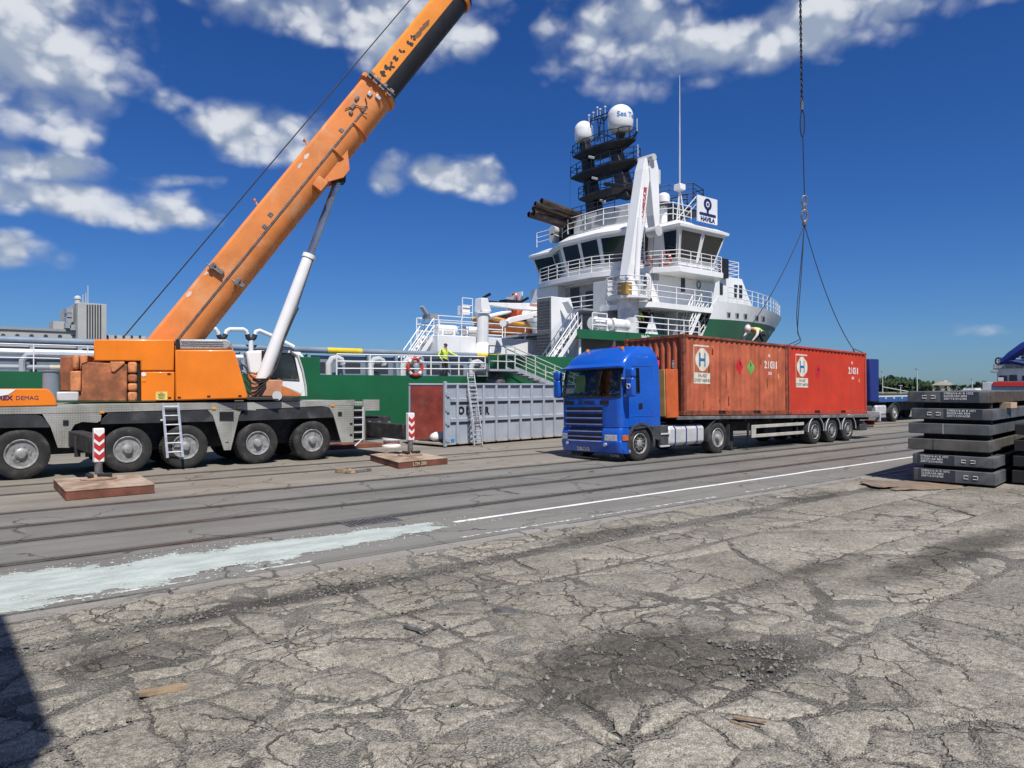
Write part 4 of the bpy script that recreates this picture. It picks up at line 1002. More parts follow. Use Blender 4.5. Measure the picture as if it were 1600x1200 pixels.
# lift cylinder
c0, c1, c2 = [Vector((a, 0, b)) for a, b in up(None, [(408, 598), (484, 398), (530, 276)], -.0)]
upart(MB().cyl(c0, c1, .185, .17, 28).cyl(c1 - (c1 - c0).normalized() * .12, c1, .195, .195, 28), 'lift_cylinder', M_white, smooth=35)
upart(MB().cyl(c1, c2, .105, n=24), 'lift_rod', M_chrome)
upart(MB().cyl(c2 + Vector((0, -.3, 0)), c2 + Vector((0, .3, 0)), .15, n=16).box(c2.x - .18, c2.x + .16, -.2, .2, c2.z - .2, c2.z + .2), 'rod_eye', M_chassis, bev=.03)
bx = (UM @ BM).inverted() @ (UM @ c2)
bpart(MB().prism([(bx.x - .75, -H1 / 2 + .25), (bx.x + .75, -H1 / 2 + .25), (bx.x + .25, bx.z - .12), (bx.x - .05, bx.z - .12)], 'y', -.36, -.30).prism([(bx.x - .75, -H1 / 2 + .25), (bx.x + .75, -H1 / 2 + .25), (bx.x + .25, bx.z - .12), (bx.x - .05, bx.z - .12)], 'y', .30, .36), 'cylinder_bracket', M_boom, bev=.01)
dirc = (c1 - c0).normalized()
upart(MB().tube(curve([c0 + Vector((-.25, -.35, .12)), c0 + Vector((.05, -.36, .05)), c0 + dirc * .5 + Vector((.24, -.30, 0)), c0 + dirc * 1.2 + Vector((.16, -.28, 0)), c0 + dirc * 1.9 + Vector((.18, -.22, 0)), c0 + dirc * 2.3 + Vector((.22, -.15, 0))]), .035, 8).tube([c0 + dirc * 2.2 + Vector((.2, -.12, 0)), c1 + Vector((.12, -.14, 0))], .015, 6), 'hydraulic_hose', M_rubber)
upart(MB().box(c0.x - .28, c0.x + .55, -.35, .35, zt + .14, c0.z + .08).prism([(c0.x - .35, zt + .12), (c0.x + .55, zt + .12), (c0.x + .2, c0.z + .12), (c0.x - .15, c0.z + .14)], 'y', -.33, -.27), 'cylinder_foot', mat('faded_orange', (0.56, 0.26, 0.14), .6, var=.15, dirt=((0.3, 0.13, 0.07), .3, 4)), bev=.02)
upart(MB().cyl((c0.x, -.36, c0.z), (c0.x, .36, c0.z), .11, n=18), 'pivot_pin', M_chassis)
q = up(C2, [(455, 612)], -.8)[0]; upart(MB().cyl((q[0], -.86, q[1]), (q[0], -.72, q[1]), .13, n=20), 'grease_drum', M_lightgrey)
upart(MB().box(c0.x - .45, c0.x + 1.0, -.7, .7, zt + .0, zt + .13), 'front_base_plate', M_chassis, bev=.02)
hs = MB(); x0 = up(C1, [(1275, 520)])[0]
for k in range(5):
    z = x0[1] - .55 + k * .16; hs.tube(curve([(x0[0] - .1, -.7 - .04 * k, z), (x0[0] + .15, -.55, z + .1 + .05 * k), (x0[0] + .42, -.45 - .02 * k, z - .06), (c0.x + .1, -.38, c0.z - .1 + .05 * k)]), .02, 6)
upart(hs, 'hose_bundle', M_rubber)
upart(MB().tube([(x0[0] - .12, -1.0, x0[1] - .2), (x0[0] - .3, -1.0, x0[1] + .95)], .018, 6).tube([(x0[0] + .02, -1.0, x0[1] - .2), (x0[0] - .15, -1.0, x0[1] + .95)], .018, 6), 'access_rail', M_alu)
# ---- operator cab on the far side of the boom
CY0, CY1 = .36, 1.22
cabp = up(C2, [(415, 372), (520, 368), (552, 380), (574, 430), (600, 540), (606, 612), (396, 612), (392, 560), (392, 470)], CY0)
win = up(C2, [(440, 388), (520, 384), (546, 400), (574, 528), (418, 520), (436, 470)], CY0)
def ring_face(outer, inner, y):
    """flat plate with a window opening (bridge the two loops by nearest points)"""
    bm = bmesh.new()
    ov = [bm.verts.new((a, y, b)) for a, b in outer]; iv = [bm.verts.new((a, y, b)) for a, b in inner]
    es = [bm.edges.new((ov[i], ov[(i + 1) % len(ov)])) for i in range(len(ov))] + [bm.edges.new((iv[i], iv[(i + 1) % len(iv)])) for i in range(len(iv))]
    bmesh.ops.triangle_fill(bm, edges=es, use_beauty=True)
    me = MB(); bm.verts.index_update(); me.add([v.co.copy() for v in bm.verts], [tuple(v.index for v in f.verts) for f in bm.faces]); bm.free(); return me
cs = ring_face(cabp, win, CY0); n = len(cabp)
cs.add([(a, CY0, b) for a, b in cabp] + [(a, CY1, b) for a, b in cabp], [(k, (k + 1) % n, n + (k + 1) % n, n + k) for k in range(n) if k not in (3,)])
cs.add([(a, CY1, b) for a, b in cabp], [tuple(range(n))])
cab = upart(cs, 'operator_cab', M_white, smooth=20)
upart(MB().prism(win, 'y', CY0 - .004, CY0 + .006), 'side_window', M_glass, cab, smooth=0)
upart(MB().add([(cabp[3][0] + .01, CY0, cabp[3][1]), (cabp[4][0] + .01, CY0, cabp[4][1]), (cabp[4][0] + .01, CY1, cabp[4][1]), (cabp[3][0] + .01, CY1, cabp[3][1])], [(0, 1, 2, 3)]), 'front_window', M_glass, cab, smooth=0)
wf = MB(); wf.tube([(a, CY0 - .02, b) for a, b in win], .022, 6, True); upart(wf, 'window_seal', M_black, cab)
upart(MB().prism(up(C2, [(400, 545), (418, 530), (586, 604), (584, 612), (398, 612)], CY0 - .02), 'y', CY0 - .012, CY0 - .004), 'orange_flash', mat('cab_orange', (0.60, 0.19, 0.05), .45), cab, smooth=0)
upart(MB().prism(up(C2, [(420, 530), (590, 534), (596, 580), (590, 600), (422, 533)], CY0 - .02), 'y', CY0 - .010, CY0 - .005), 'white_door_panel', M_white, cab, smooth=0)
upart(MB().tube([(a + .03, CY0 - .03, b) for a, b in up(C2, [(520, 370), (560, 395), (585, 470), (603, 560), (606, 612)], CY0)], .03, 6), 'door_pillar', M_lightgrey, cab)
upart(MB().prism(up(C2, [(510, 480), (562, 476), (568, 522), (510, 520)], .7), 'y', .68, .70), 'green_paper', mat('lime_paper', (0.45, 0.6, 0.05), .8), cab, smooth=0)
sx = cabp[0][0] + .25; sz = cabp[-2][1] + .5
upart(MB().box(sx - .1, sx + .4, .55, 1.0, sz - .5, sz).box(sx - .2, sx, .55, 1.0, sz - .1, sz + .75), 'driver_seat', M_black, cab, bev=.05)
upart(MB().prism(up(C2, [(290, 372), (352, 368), (400, 368), (394, 470), (345, 500), (304, 492), (296, 430)], .2), 'y', .2, 1.15), 'cab_rear_housing', M_white, crane, bev=.06)
upart(MB().prism(up(C2, [(372, 370), (400, 370), (398, 440), (372, 446)], .19), 'y', .17, .21), 'housing_slot', M_black, smooth=0)
upart(MB().prism(up(C2, [(300, 488), (345, 500), (392, 480), (392, 560), (330, 545), (300, 520)], .2), 'y', .22, 1.1), 'cab_lower_shroud', mat('cab_orange', (0.6, .19, .05)), bev=.03)
# ---- steel outrigger pads (loose plates) and ladders
def pad(px, label, corners, h, txt=None):
    pts = [onz(*c, h) for c in corners]; c0 = sum(pts, Vector()) / 4
    t_ = thing('outrigger_pad', label, 'steel pad', (c0.x, c0.y, 0), group='steel pads under the crane outriggers')
    MB().prism([(p.x, p.y) for p in pts], 'z', h - .02, h).build('top_plate', M_rustplate, t_, bev=.004)
    k = .992; q = [(c0.x + (p.x - c0.x) * k, c0.y + (p.y - c0.y) * k) for p in pts]
    MB().prism(q, 'z', .005, h - .0205).build('body', M_rustside, t_, bev=.006)
    return t_, pts
pd, pts = pad(0, 'rusty steel pad under the left striped outrigger leg', [(83, 748), (217, 741), (242, 756), (102, 767)], .19)
pd2, pts2 = pad(0, 'rusty steel pad with chalked letters under the right striped outrigger leg', [(578, 710), (640, 703), (700, 715), (622, 722)], .18)
d = (pts2[2] - pts2[3]).normalized(); c = pts2[3].lerp(pts2[2], .42); text('LTM 200', .125, mat('chalk', (0.5, 0.46, 0.28), .9), pd2, (c.x, c.y - .004 - .0, .085), (d.x, d.y, 0), bold=.002)
def ladder(p0, p1, w, side, n, label, name='ladder', r=.02, off=0):
    p0, p1, side = Vector(p0), Vector(p1), Vector(side).normalized()
    t_ = thing(name, label, 'ladder', (p0.x, p0.y, p0.z))
    for s in (-.5, .5): MB().beam(p0 + side * w * s, p1 + side * w * s, .03, .06).build('stile', M_alu, t_)
    for k in range(n):
        q = p0.lerp(p1, (k + .6) / n); MB().cyl(q - side * w * .5, q + side * w * .5, r, n=6).build('rung', M_alu, t_)
    return t_
a = onv(*C1(938, 942), CV - .25); b = onv(*C1(912, 650), CV - .03)
ladder(a, b, .36, (1, 0, 0), 6, 'short aluminium ladder hooked on the side of the crane chassis')
p = onz(*C2(890, 893)); tag(MB().box(p.x - 1.0, p.x + .95, p.y, p.y + 1.4, .004, .14).build('steel_mat', M_rustside, bev=.01), 'rusty steel mat lying on the apron under the crane tail', 'steel pad')
# ------------------------------------------------------------------ articulated lorry: tractor
NV = 13.85; FV = 16.25; CVM = (NV + FV) / 2
LEAN = Matrix.Translation((0, NV, 1.0)) @ Matrix.Rotation(rad(-1.3), 4, 'X') @ Matrix.Translation((0, -NV, -1.0))
trk = thing('truck_tractor', 'blue truck tractor with sun visor pulling the red containers', 'truck', (17.5, CVM, 0))
for u, r in ((16.12, .49), (19.85, .50)):
    fw = make_wheel(trk, (u, NV + .2, r), r, .34, r * .60, -1, recess=.05 if u < 17 else .20); make_wheel(trk, (u, FV - .2, r), r, .34, r * .60, 1)
U0, U1 = 15.22, 16.98                                  # front and back of the cab
def cabring(z, inset=0.0, n=14):
    """plan outline of the cab at height z: bowed front, rounded corners, straight sides; returns points from near-rear round the front to far-rear"""
    k = max(0, (z - 1.75) / 1.55); f = U0 + .34 * max(0, k) ** 1.6 + (.04 if z < .95 else 0)
    if z > 2.78: f += .50 * ((z - 2.78) / .5) ** 1.7
    rear = U1 - (.16 * max(0, (z - 2.75) / .53) ** 1.5)
    wn = .0 + (.05 * max(0, k)) + (.16 * max(0, (z - 2.85) / .43) ** 2.2); n0, f0 = NV + wn + inset, FV - wn - inset
    f += inset; rc = .17
    pts = [(rear - inset, n0), (max(16.1, f + rc + .3), n0), (f + rc + .06, n0)]
    for i in range(1, 7): a = math.pi / 2 * i / 6; pts.append((f + .06 + rc * (1 - math.sin(a)), n0 + rc * (1 - math.cos(a))))
    m = 9
    for i in range(1, m):
        t_ = i / m; v = n0 + rc + (f0 - n0 - 2 * rc) * t_; pts.append((f + .06 * (1 - math.sin(math.pi * t_)), v))
    for i in range(6, 0, -1): a = math.pi / 2 * i / 6; pts.append((f + .06 + rc * (1 - math.sin(a)), f0 - rc * (1 - math.cos(a))))
    pts += [(f + rc + .06, f0), (max(16.1, f + rc + .3), f0), (rear - inset, f0)]
    return [Vector((a, b, z)) for a, b in pts]
zs = [.98, 1.05, 1.3, 1.6, 1.84, 1.95, 2.2, 2.45, 2.64, 2.72, 2.80, 2.95, 3.08, 3.18, 3.25, 3.29]
NP = len(cabring(1.5))
def cskip(i, k):
    z0, z1 = zs[i], zs[i + 1]
    if z0 >= 1.84 - 1e-6 and z1 <= 2.64 + 1e-6 and 5 <= k <= NP - 7: return True      # windscreen
    if z0 >= 1.95 - 1e-6 and z1 <= 2.64 + 1e-6 and k in (1, NP - 3): return True       # side windows
    return False
cb = MB().loft([cabring(z) for z in zs], cap0=False, cap1=True, skip=cskip).xf(LEAN).build('cab_body', M_truckblue, trk, smooth=32, doubles=True)
def cpatch(ks, z0, z1, off, nz_=5, inner=False):
    vs = []; fs = []; m = len(ks)
    for i in range(nz_ + 1):
        z = z0 + (z1 - z0) * i / nz_; R = cabring(z, -off)
        vs += [R[k] for k in ks]
    for i in range(nz_):
        fs += [(i * m + k, i * m + k + 1, (i + 1) * m + k + 1, (i + 1) * m + k) for k in range(m - 1)]
    return MB().add(vs, fs)
cpatch(range(5, NP - 5), 1.84, 2.64, -.004).xf(LEAN).build('windscreen', M_glass, trk)
for ks in ([1, 2], [NP - 3, NP - 2]): cpatch(ks, 1.95, 2.64, -.006).xf(LEAN).build('side_window', M_glass, trk)
# black surround of the glass, wipers
sr = MB()
for z in (1.84, 2.64): sr.tube([cabring(z, -.004)[k] for k in range(5, NP - 5)], .022, 6)
for k in (5, NP - 6): sr.tube([cabring(1.84 + .8 * i / 6, -.004)[k] for i in range(7)], .03, 6)
sr.xf(LEAN).build('windscreen_seal', M_black, trk)
for ks in ((1, 2), (NP - 3, NP - 2)):
    MB().tube([cabring(1.95, -.003)[ks[0]], cabring(1.95, -.003)[ks[1]], cabring(2.64, -.003)[ks[1]], cabring(2.64, -.003)[ks[0]]], .02, 6, True).xf(LEAN).build('window_seal', M_black, trk)
cpatch(range(4, NP - 4), 2.64, 2.78, .012).xf(LEAN).build('windscreen_header', M_greyplastic, trk)
vz = MB()
for i, z in enumerate((2.70, 2.78)):
    pass
a = [cabring(2.80, .0)[k] + Vector((-.0, 0, 0)) for k in range(4, NP - 4)]
b = [cabring(2.70, -.13)[k] for k in range(4, NP - 4)]
vz.loft([a, b, [p + Vector((.01, 0, -.05)) for p in b], [p + Vector((0, 0, -.03)) for p in a]], closed=False, cap0=False, cap1=False); vz.xf(LEAN).build('sun_visor', M_truckblue, trk, smooth=40)
# interior
MB().box(U0 + .95, U1 - .03, NV + .06, FV - .06, 1.0, 3.0).xf(LEAN).build('sleeper_wall', M_void, trk)
MB().box(U0 + .30, U0 + .62, NV + .12, FV - .12, 1.45, 1.86).xf(LEAN).build('dashboard', M_black, trk, bev=.04)
MB().tube([(U0 + .72, NV + .65 + .22 * math.cos(a), 1.9 + .2 * math.sin(a)) for a in [2 * math.pi * k / 16 for k in range(16)]], .018, 6, True).xf(LEAN).build('steering_wheel', M_black, trk)
for v in (NV + .65, FV - .65): MB().box(U0 + .8, U0 + .94, v - .25, v + .25, 1.3, 2.35).box(U0 + .8, U0 + .92, v - .13, v + .13, 2.36, 2.55).xf(LEAN).build('seat', M_greyplastic, trk, bev=.05)
rs = random.Random(8)
for nm, m, v, z, s in (('paper_sheets', M_white, NV + .55, 1.9, .16), ('white_cup', M_white, NV + 1.0, 1.9, .05), ('toy_figure', M_redpaint, NV + 1.45, 1.92, .09), ('green_cloth', mat('green_cloth', (.02, .2, .06)), FV - .3, 1.93, .1)):
    MB().add([(U0 + .33 + rs.uniform(0, .14), v + s * rs.uniform(-1.4, 1.4), z - .02 + s * rs.uniform(0, 1.3)) for _ in range(9)], [(0, 1, 2), (2, 3, 4), (4, 5, 6), (6, 7, 8), (1, 3, 5), (0, 5, 8)]).xf(LEAN).build(nm, m, trk, smooth=0)
MB().add([(U0 + .34 + .03 * math.sin(i * 2.1 + j), FV - .75 + .14 * i, 2.5 - .13 * j + .02 * math.sin(i * 3 + j)) for i in range(4) for j in range(5)], [(i * 5 + j, i * 5 + j + 1, i * 5 + j + 6, i * 5 + j + 5) for i in range(3) for j in range(4)]).xf(LEAN).build('hanging_vest', M_hivis, trk, smooth=60)
# front: grille bars, badge strip, bumper, lamps, plate
def fpatch(v0, v1, z0, z1, off, th=.03):
    """panel following the bow of the front"""
    n = 10; R0 = []; rows_ = []
    for z in (z0, z1):
        for o in (off, off + th):
            r = cabring(z, 0); row = []
            for i in range(n + 1):
                v = v0 + (v1 - v0) * i / n
                f = min(range(len(r)), key=lambda k: abs(r[k].y - v) + (0 if 2 < k < NP - 3 else 9))
                ks = sorted(range(3, NP - 3), key=lambda k: abs(r[k].y - v))[:2]; A_, B_ = r[ks[0]], r[ks[1]]
                t_ = 0 if abs(A_.y - B_.y) < 1e-6 else (v - A_.y) / (B_.y - A_.y); x = A_.x + (B_.x - A_.x) * t_
                row.append(Vector((x - o, v, z)))
            rows_.append(row)
    return MB().loft([rows_[0], rows_[1], rows_[3], rows_[2], rows_[0]], closed=False, cap0=False, cap1=False).xf(LEAN)
GN, GF = NV + .62, FV - .28
fpatch(GN - .05, GF + .06, 1.03, 1.60, .006, .012).build('grille_surround', M_truckblue, trk, smooth=40, bev=.004)
for z in (1.50, 1.30, 1.12):
    fpatch(GN, GF, z - .045, z + .055, .016, .012).build('grille_slot', M_black, trk, smooth=40)
    fpatch(GN - .02, GF + .02, z - .085, z - .045, .02, .05).build('grille_bar', mat('grille_bar_blue', (0.14, 0.18, 0.36), .35), trk, smooth=40, bev=.008)
fpatch(GN + .05, GF - .05, 1.62, 1.78, .004, .006).build('badge_strip', M_truckblue, trk, smooth=40)
for v0, v1 in ((NV + .42, NV + .72), (FV - .62, FV - .18)): fpatch(v0, v1, 1.63, 1.74, .008, .012).build('air_slot', M_black, trk, smooth=40)
p = LEAN @ Vector((U0 - .016, CVM + .05, 1.69)); text('SCANIA', .15, M_letter, trk, p, (0, -1, 0), bold=.006, sx=1.25)
# bumper: separate lofted shell below the cab
def bring(z, grow):
    r = cabring(1.2, 0); out = []
    for q in r[1:NP - 1]:
        c_ = Vector((U0 + .6, CVM, 0)); x = q.x - grow; out.append(Vector((min(x, U0 + .40), CVM + (q.y - CVM) * (1 + grow * .05), z)))
    return out
bzs = [(.24, -.05), (.27, .02), (.42, .07), (.58, .09), (.60, .06), (.80, .06), (.90, .03), (.965, -.01)]
MB().loft([bring(z, g_) for z, g_ in bzs], closed=False, cap0=False, cap1=False).xf(LEAN).build('front_bumper', M_truckblue, trk, smooth=35)
def bpatch(v0, v1, z0, z1, off, th=.015):
    n = 6; rows_ = []
    for z in (z0, z1):
        g_ = next(bzs[i][1] + (bzs[i + 1][1] - bzs[i][1]) * (z - bzs[i][0]) / (bzs[i + 1][0] - bzs[i][0]) for i in range(len(bzs) - 1) if bzs[i][0] <= z <= bzs[i + 1][0])
        r = bring(z, g_)
        for o in (off, off + th):
            row = []
            for i in range(n + 1):
                v = v0 + (v1 - v0) * i / n; ks = sorted(range(1, len(r) - 1), key=lambda k: abs(r[k].y - v))[:2]; A_, B_ = r[ks[0]], r[ks[1]]
                t_ = 0 if abs(A_.y - B_.y) < 1e-6 else (v - A_.y) / (B_.y - A_.y); row.append(Vector((A_.x + (B_.x - A_.x) * t_ - o, v, z)))
            rows_.append(row)
    return MB().loft([rows_[0], rows_[1], rows_[3], rows_[2], rows_[0]], closed=False, cap0=False, cap1=False).xf(LEAN)
for z0, z1 in ((.87, .945), (.72, .79), (.60, .665)):
    bpatch(NV + .62, FV - .42, z0, z1, .004).build('grille_slot', M_black, trk, smooth=40)
    bpatch(NV + .60, FV - .40, z0 - .03, z0, .006, .035).build('grille_bar', MATS['grille_bar_blue'], trk, smooth=40, bev=.006)
M_lamp = mat('headlamp_lens', (0.62, 0.64, 0.66), .15, .3, var=.25, vscale=18, coat=.5, rr=.05); M_ind = mat('indicator_lens', (0.55, 0.13, 0.04), .25, var=.2, vscale=15, coat=.4)
bpatch(NV + .10, NV + .52, .605, .775, .004).build('headlight', M_lamp, trk, smooth=40, bev=.006); bpatch(FV - .36, FV - .03, .605, .775, .004).build('headlight', M_lamp, trk, smooth=40, bev=.006)
MB().prism([(U0 + .10, .61), (U0 + .34, .61), (U0 + .34, .765), (U0 + .10, .765)], 'y', NV - .03, NV + .0).xf(LEAN).build('side_indicator', M_ind, trk, bev=.006)
for v in (NV + .28, NV + .48, FV - .4):
    q = LEAN @ Vector((U0 - .085 + (.12 if v < NV + .4 else 0), v, .50)); MB().cyl(q + Vector((.04, 0, 0)), q + Vector((-.02, 0, 0)), .05, n=14).build('fog_light', M_lamp, trk)
bpatch(CVM - .1, CVM + .42, .30, .405, .012, .01).build('number_plate', M_white, trk, smooth=40)
q = LEAN @ Vector((U0 - .10, CVM + .16, .352)); text('GA 154CR', .105, M_letter, trk, q, (0, -1, 0), bold=.002)
for v, w in ((FV - .45, .5), (NV + .42, .42)):
    MB().box(U0 + .28, U0 + .30, v - w / 2, v + w / 2, .07, .25).build('mud_flap', M_greyplastic, trk); text('SCANIA', .10, M_letterw if v < CVM else M_letter, trk, (U0 + .274, v, .16), (0, -1, 0), bold=.003)
# cab underside, steps, arches
MB().box(U0 + .45, U1, NV + .25, FV - .25, .45, 1.0).build('cab_underside', M_chassis, trk)
arch = []
for k in range(15): a = math.pi * (-.06 + 1.12 * k / 14); arch.append((16.12 - .60 * math.cos(a), .50 + .60 * math.sin(a)))
arch2 = [(16.12 - .52 * math.cos(math.pi * (-.06 + 1.12 * k / 14)), .50 + .535 * math.sin(math.pi * (-.06 + 1.12 * k / 14))) for k in range(14, -1, -1)]
for v0, v1 in ((NV - .03, NV + .4), (FV - .4, FV + .03)): MB().prism(arch + arch2, 'y', v0, v1).build('wheel_arch', M_greyplastic, trk, smooth=40)
MB().prism([(U0 + .52, .99), (U0 + .52, .9), (16.6, .95), (16.72, .6), (17.0, .55), (17.0, .99)], 'y', NV - .012, NV + .1).build('arch_panel', M_greyplastic, trk, bev=.01)
for z0, z1, m in ((.78, .86, M_greyplastic), (.56, .74, M_greyplastic), (.26, .34, M_lightgrey)): MB().box(U0 + .41, 15.66, NV - .02, NV + .3, z0, z1).build('cab_step', m, trk, bev=.01)
MB().box(U0 + .55, 15.62, NV + .1, NV + .5, .26, .95).build('step_well', M_void, trk)
# door lines and handle, mirror, roof details
def sideline(pts, w=.012):
    return MB().tube([LEAN @ Vector((a, NV - .001 + .05 * max(0, (b - 1.75) / 1.55), b)) for a, b in pts], w / 2, 4)
sideline([(15.62, 1.0), (15.62, 1.84), (15.66, 1.95)]).build('door_gap', M_letter, trk); sideline([(15.64, 1.02), (16.4, 1.02), (16.66, 1.2), (16.66, 2.70), (15.8, 2.70)]).build('door_gap', M_letter, trk)
sideline([(15.66, 1.28), (16.95, 1.28)], .02).build('door_crease', M_truckblue, trk)
a = onv(*C4(757, 672), NV); MB().box(a.x - .09, a.x + .09, NV - .012, NV + .03, a.z - .09, a.z + .09).xf(LEAN).build('door_handle', M_black, trk, bev=.02)
mx = 15.42
for c_, hw, hh, nm in (((mx, NV - .27, 2.10), .13, .27, 'main_mirror'), ((mx, NV - .27, 2.50), .14, .13, 'wide_mirror')):
    MB().box(c_[0] - .09, c_[0] + .09, c_[1] - hw, c_[1] + hw, c_[2] - hh, c_[2] + hh).xf(LEAN).build(nm, M_truckblue, trk, bev=.05)
    MB().box(c_[0] - .09, c_[0] + .09, 2 * CVM - c_[1] - hw, 2 * CVM - c_[1] + hw, c_[2] - hh, c_[2] + hh).xf(LEAN).build(nm, M_truckblue, trk, bev=.05)
MB().tube([(mx - .02, NV + .05, 2.34), (mx - .05, NV - .3, 2.36)], .025, 6).xf(LEAN).build('mirror_arm', M_lightgrey, trk); MB().tube([(mx + .02, NV + .02, 1.86), (mx, NV - .2, 1.88)], .025, 6).xf(LEAN).build('mirror_arm', M_lightgrey, trk)
q = LEAN @ Vector((mx - .092, NV - .27, 2.12)); emb = MB(); emb.tube([q + Vector((-.004, .06 * math.cos(a), .06 * math.sin(a))) for a in [2 * math.pi * k / 16 for k in range(16)]], .008, 4, True); emb.tube([q + Vector((-.004, .1 - .2 * k / 5, .08 * (1 if k % 2 else .5) + .0)) for k in range(6)], .006, 4); emb.build('mirror_emblem', M_letterw, trk)
q = LEAN @ Vector((16.3, NV + .075, 2.98)); MB().tube([q + Vector((-.22 + .03 * k, -.022, -.03 + .05 * math.sin(k * 1.9) * (1 if k < 5 else .6))) for k in range(16)], .009, 4).build('faded_script', mat('faded_script', (0.10, 0.19, 0.52), .4), trk)
for v in (NV + .5, FV - .5): MB().cyl((15.95, v, 3.2), (15.95, v, 3.29), .05, n=10).xf(LEAN).build('roof_marker', M_amber, trk)
MB().cyl((16.3, CVM, 3.26), (16.3, CVM, 3.38), .02, n=6).box(16.25, 16.5, CVM - .25, CVM + .02, 3.27, 3.34).xf(LEAN).build('roof_horn', M_redpaint, trk)
# chassis: rails, tank, catwalk, rear fender, battery box
MB().box(16.3, 20.6, NV + .75, NV + .87, .72, .98).box(16.3, 20.6, FV - .87, FV - .75, .72, .98).build('frame_rails', M_chassis, trk)
MB().box(17.05, 17.42, NV + .05, NV + .6, .36, .98).build('battery_box', M_greyplastic, trk, bev=.03)
for z in (.36, .72): MB().box(17.03, 17.45, NV + .02, NV + .08, z - .02, z + .03).build('side_step', M_lightgrey, trk, bev=.01)
tk = MB(); s_ = [(NV + .04, .42), (NV + .04, .84), (NV + .12, .95), (NV + .55, .97), (NV + .62, .9), (NV + .62, .36), (NV + .14, .34)]
tk.loft([[(x, a, b) for a, b in s_] for x in (17.44, 19.15)]); tkk = tk.build('fuel_tank', M_tank, trk, smooth=25, bev=.05)
for x in (17.72, 18.25, 18.78):
    sb_ = [(CVM + (a - CVM) * 1.0 - .012 if a < NV + .3 else a + .01, b + (.01 if b > .6 else -.01)) for a, b in s_]; MB().loft([[(x + dx, a, b) for a, b in sb_] for dx in (-.02, .02)]).build('tank_strap', M_cobalt, tkk)
MB().box(17.3, 19.9, NV + .7, FV - .7, .99, 1.03).build('catwalk', M_lightgrey, trk)
fa = [(19.85 - .58 * math.cos(math.pi * (.0 + .62 * k / 9) - .15), .5 + .60 * math.sin(math.pi * (.62 * k / 9) - .15)) for k in range(10)]
fb = [(19.85 - .55 * math.cos(math.pi * (.62 * k / 9) - .15), .5 + .57 * math.sin(math.pi * (.62 * k / 9) - .15)) for k in range(9, -1, -1)]
MB().prism(fa + fb, 'y', NV + .0, NV + .5).build('rear_fender', M_greyplastic, trk, smooth=40); MB().box(20.42, 20.44, NV + .0, NV + .5, .2, .9).build('rear_flap', M_greyplastic, trk)
MB().box(19.2, 20.5, NV + .6, FV - .6, 1.0, 1.12).build('fifth_wheel', M_chassis, trk)

# ------------------------------------------------------------------ trailer and containers (one frame, pitched a little)
PITCH = math.atan2(.24, 11.85)
TM = Matrix.Translation((18.1, NV, 1.25)) @ Matrix.Rotation(rad(-1.3), 4, 'X') @ Matrix.Rotation(PITCH, 4, 'Y')
tre = TM.to_euler()
trl = thing('semi_trailer', 'flatbed container trailer with three axles behind the blue truck', 'trailer', (24, CVM, 0))
def tp(mb, name, m, **k): return mb.xf(TM).build(name, m, trl, **k)
Wd = FV - NV
for y0, y1 in ((-.03, .06), (Wd - .06, Wd + .03)): tp(MB().box(-.35, 12.9, y0, y1, -.13, -.025), 'side_rail', mat('rail_grey', (0.22, 0.22, 0.22), .5, .3, var=.3), bev=.012)
tp(MB().box(-.3, 12.8, .061, Wd - .061, -.09, -.03), 'deck', M_wood)
for y in (.75, Wd - .75): tp(MB().box(.0, 12.6, y - .08, y + .08, -.55, -.095), 'main_beam', M_chassis)
for k in range(9): tp(MB().box(.4 + k * 1.45, .5 + k * 1.45, .07, Wd - .07, -.22, -.095), 'cross_member', M_chassis)
tp(MB().box(12.9, 12.98, -.02, Wd + .02, -.30, .10), 'rear_bumper_plate', M_lightgrey, bev=.01)
TW = [(25.87, .455), (27.13, .455), (28.38, .455)]
for u, r in TW:
    make_wheel(trl, (u, NV + .22, r), r, .38, r * .58, -1, recess=.03); make_wheel(trl, (u, FV - .22, r), r, .38, r * .58, 1)
    A_ = [(u - .56 * math.cos(math.pi * k / 12), .47 + .55 * math.sin(math.pi * k / 12)) for k in range(13)]; B_ = [(u - .525 * math.cos(math.pi * k / 12), .47 + .515 * math.sin(math.pi * k / 12)) for k in range(12, -1, -1)]
    MB().prism(A_ + B_, 'y', NV + .0, NV + .45).build('wheel_fender', M_greyplastic, trl, smooth=40)
    MB().tube([(a, NV - .01, b) for a, b in A_], .018, 5).build('fender_lip', M_lightgrey, trl)
    MB().cyl((u, NV + .4, r), (u, FV - .4, r), .08, n=8).build('axle', M_chassis, trl)
for (y0, y1) in ((738, 775), (820, 842)):
    a, b = onv(*C5(570, y1), NV), onv(*C5(942, y0 + 12), NV); MB().box(a.x, b.x, NV - .01, NV + .03, a.z, a.z + .11).build('side_guard', mat('guard_beige', (0.46, 0.44, 0.38), .5), trl, bev=.01)
a, b = onv(*C5(570, 842), NV), onv(*C5(600, 765), NV); MB().box(a.x - .01, b.x, NV - .008, NV + .025, a.z, b.z).build('side_guard_post', MATS['guard_beige'], trl, bev=.008)
for u in (21.55, 24.6): MB().box(u, u + .05, NV + .03, NV + .1, .32, .9).build('guard_bracket', M_chassis, trl)
for v in (NV + .5, FV - .5): MB().box(21.1, 21.26, v - .08, v + .08, .1, .85).box(21.0, 21.36, v - .14, v + .14, .06, .1).build('landing_leg', M_chassis, trl)
MB().box(23.0, 23.8, NV + .35, NV + .9, .34, .68).cyl((24.1, NV + .5, .55), (24.9, NV + .5, .55), .14, n=14).build('tool_box', M_chassis, trl, bev=.03)
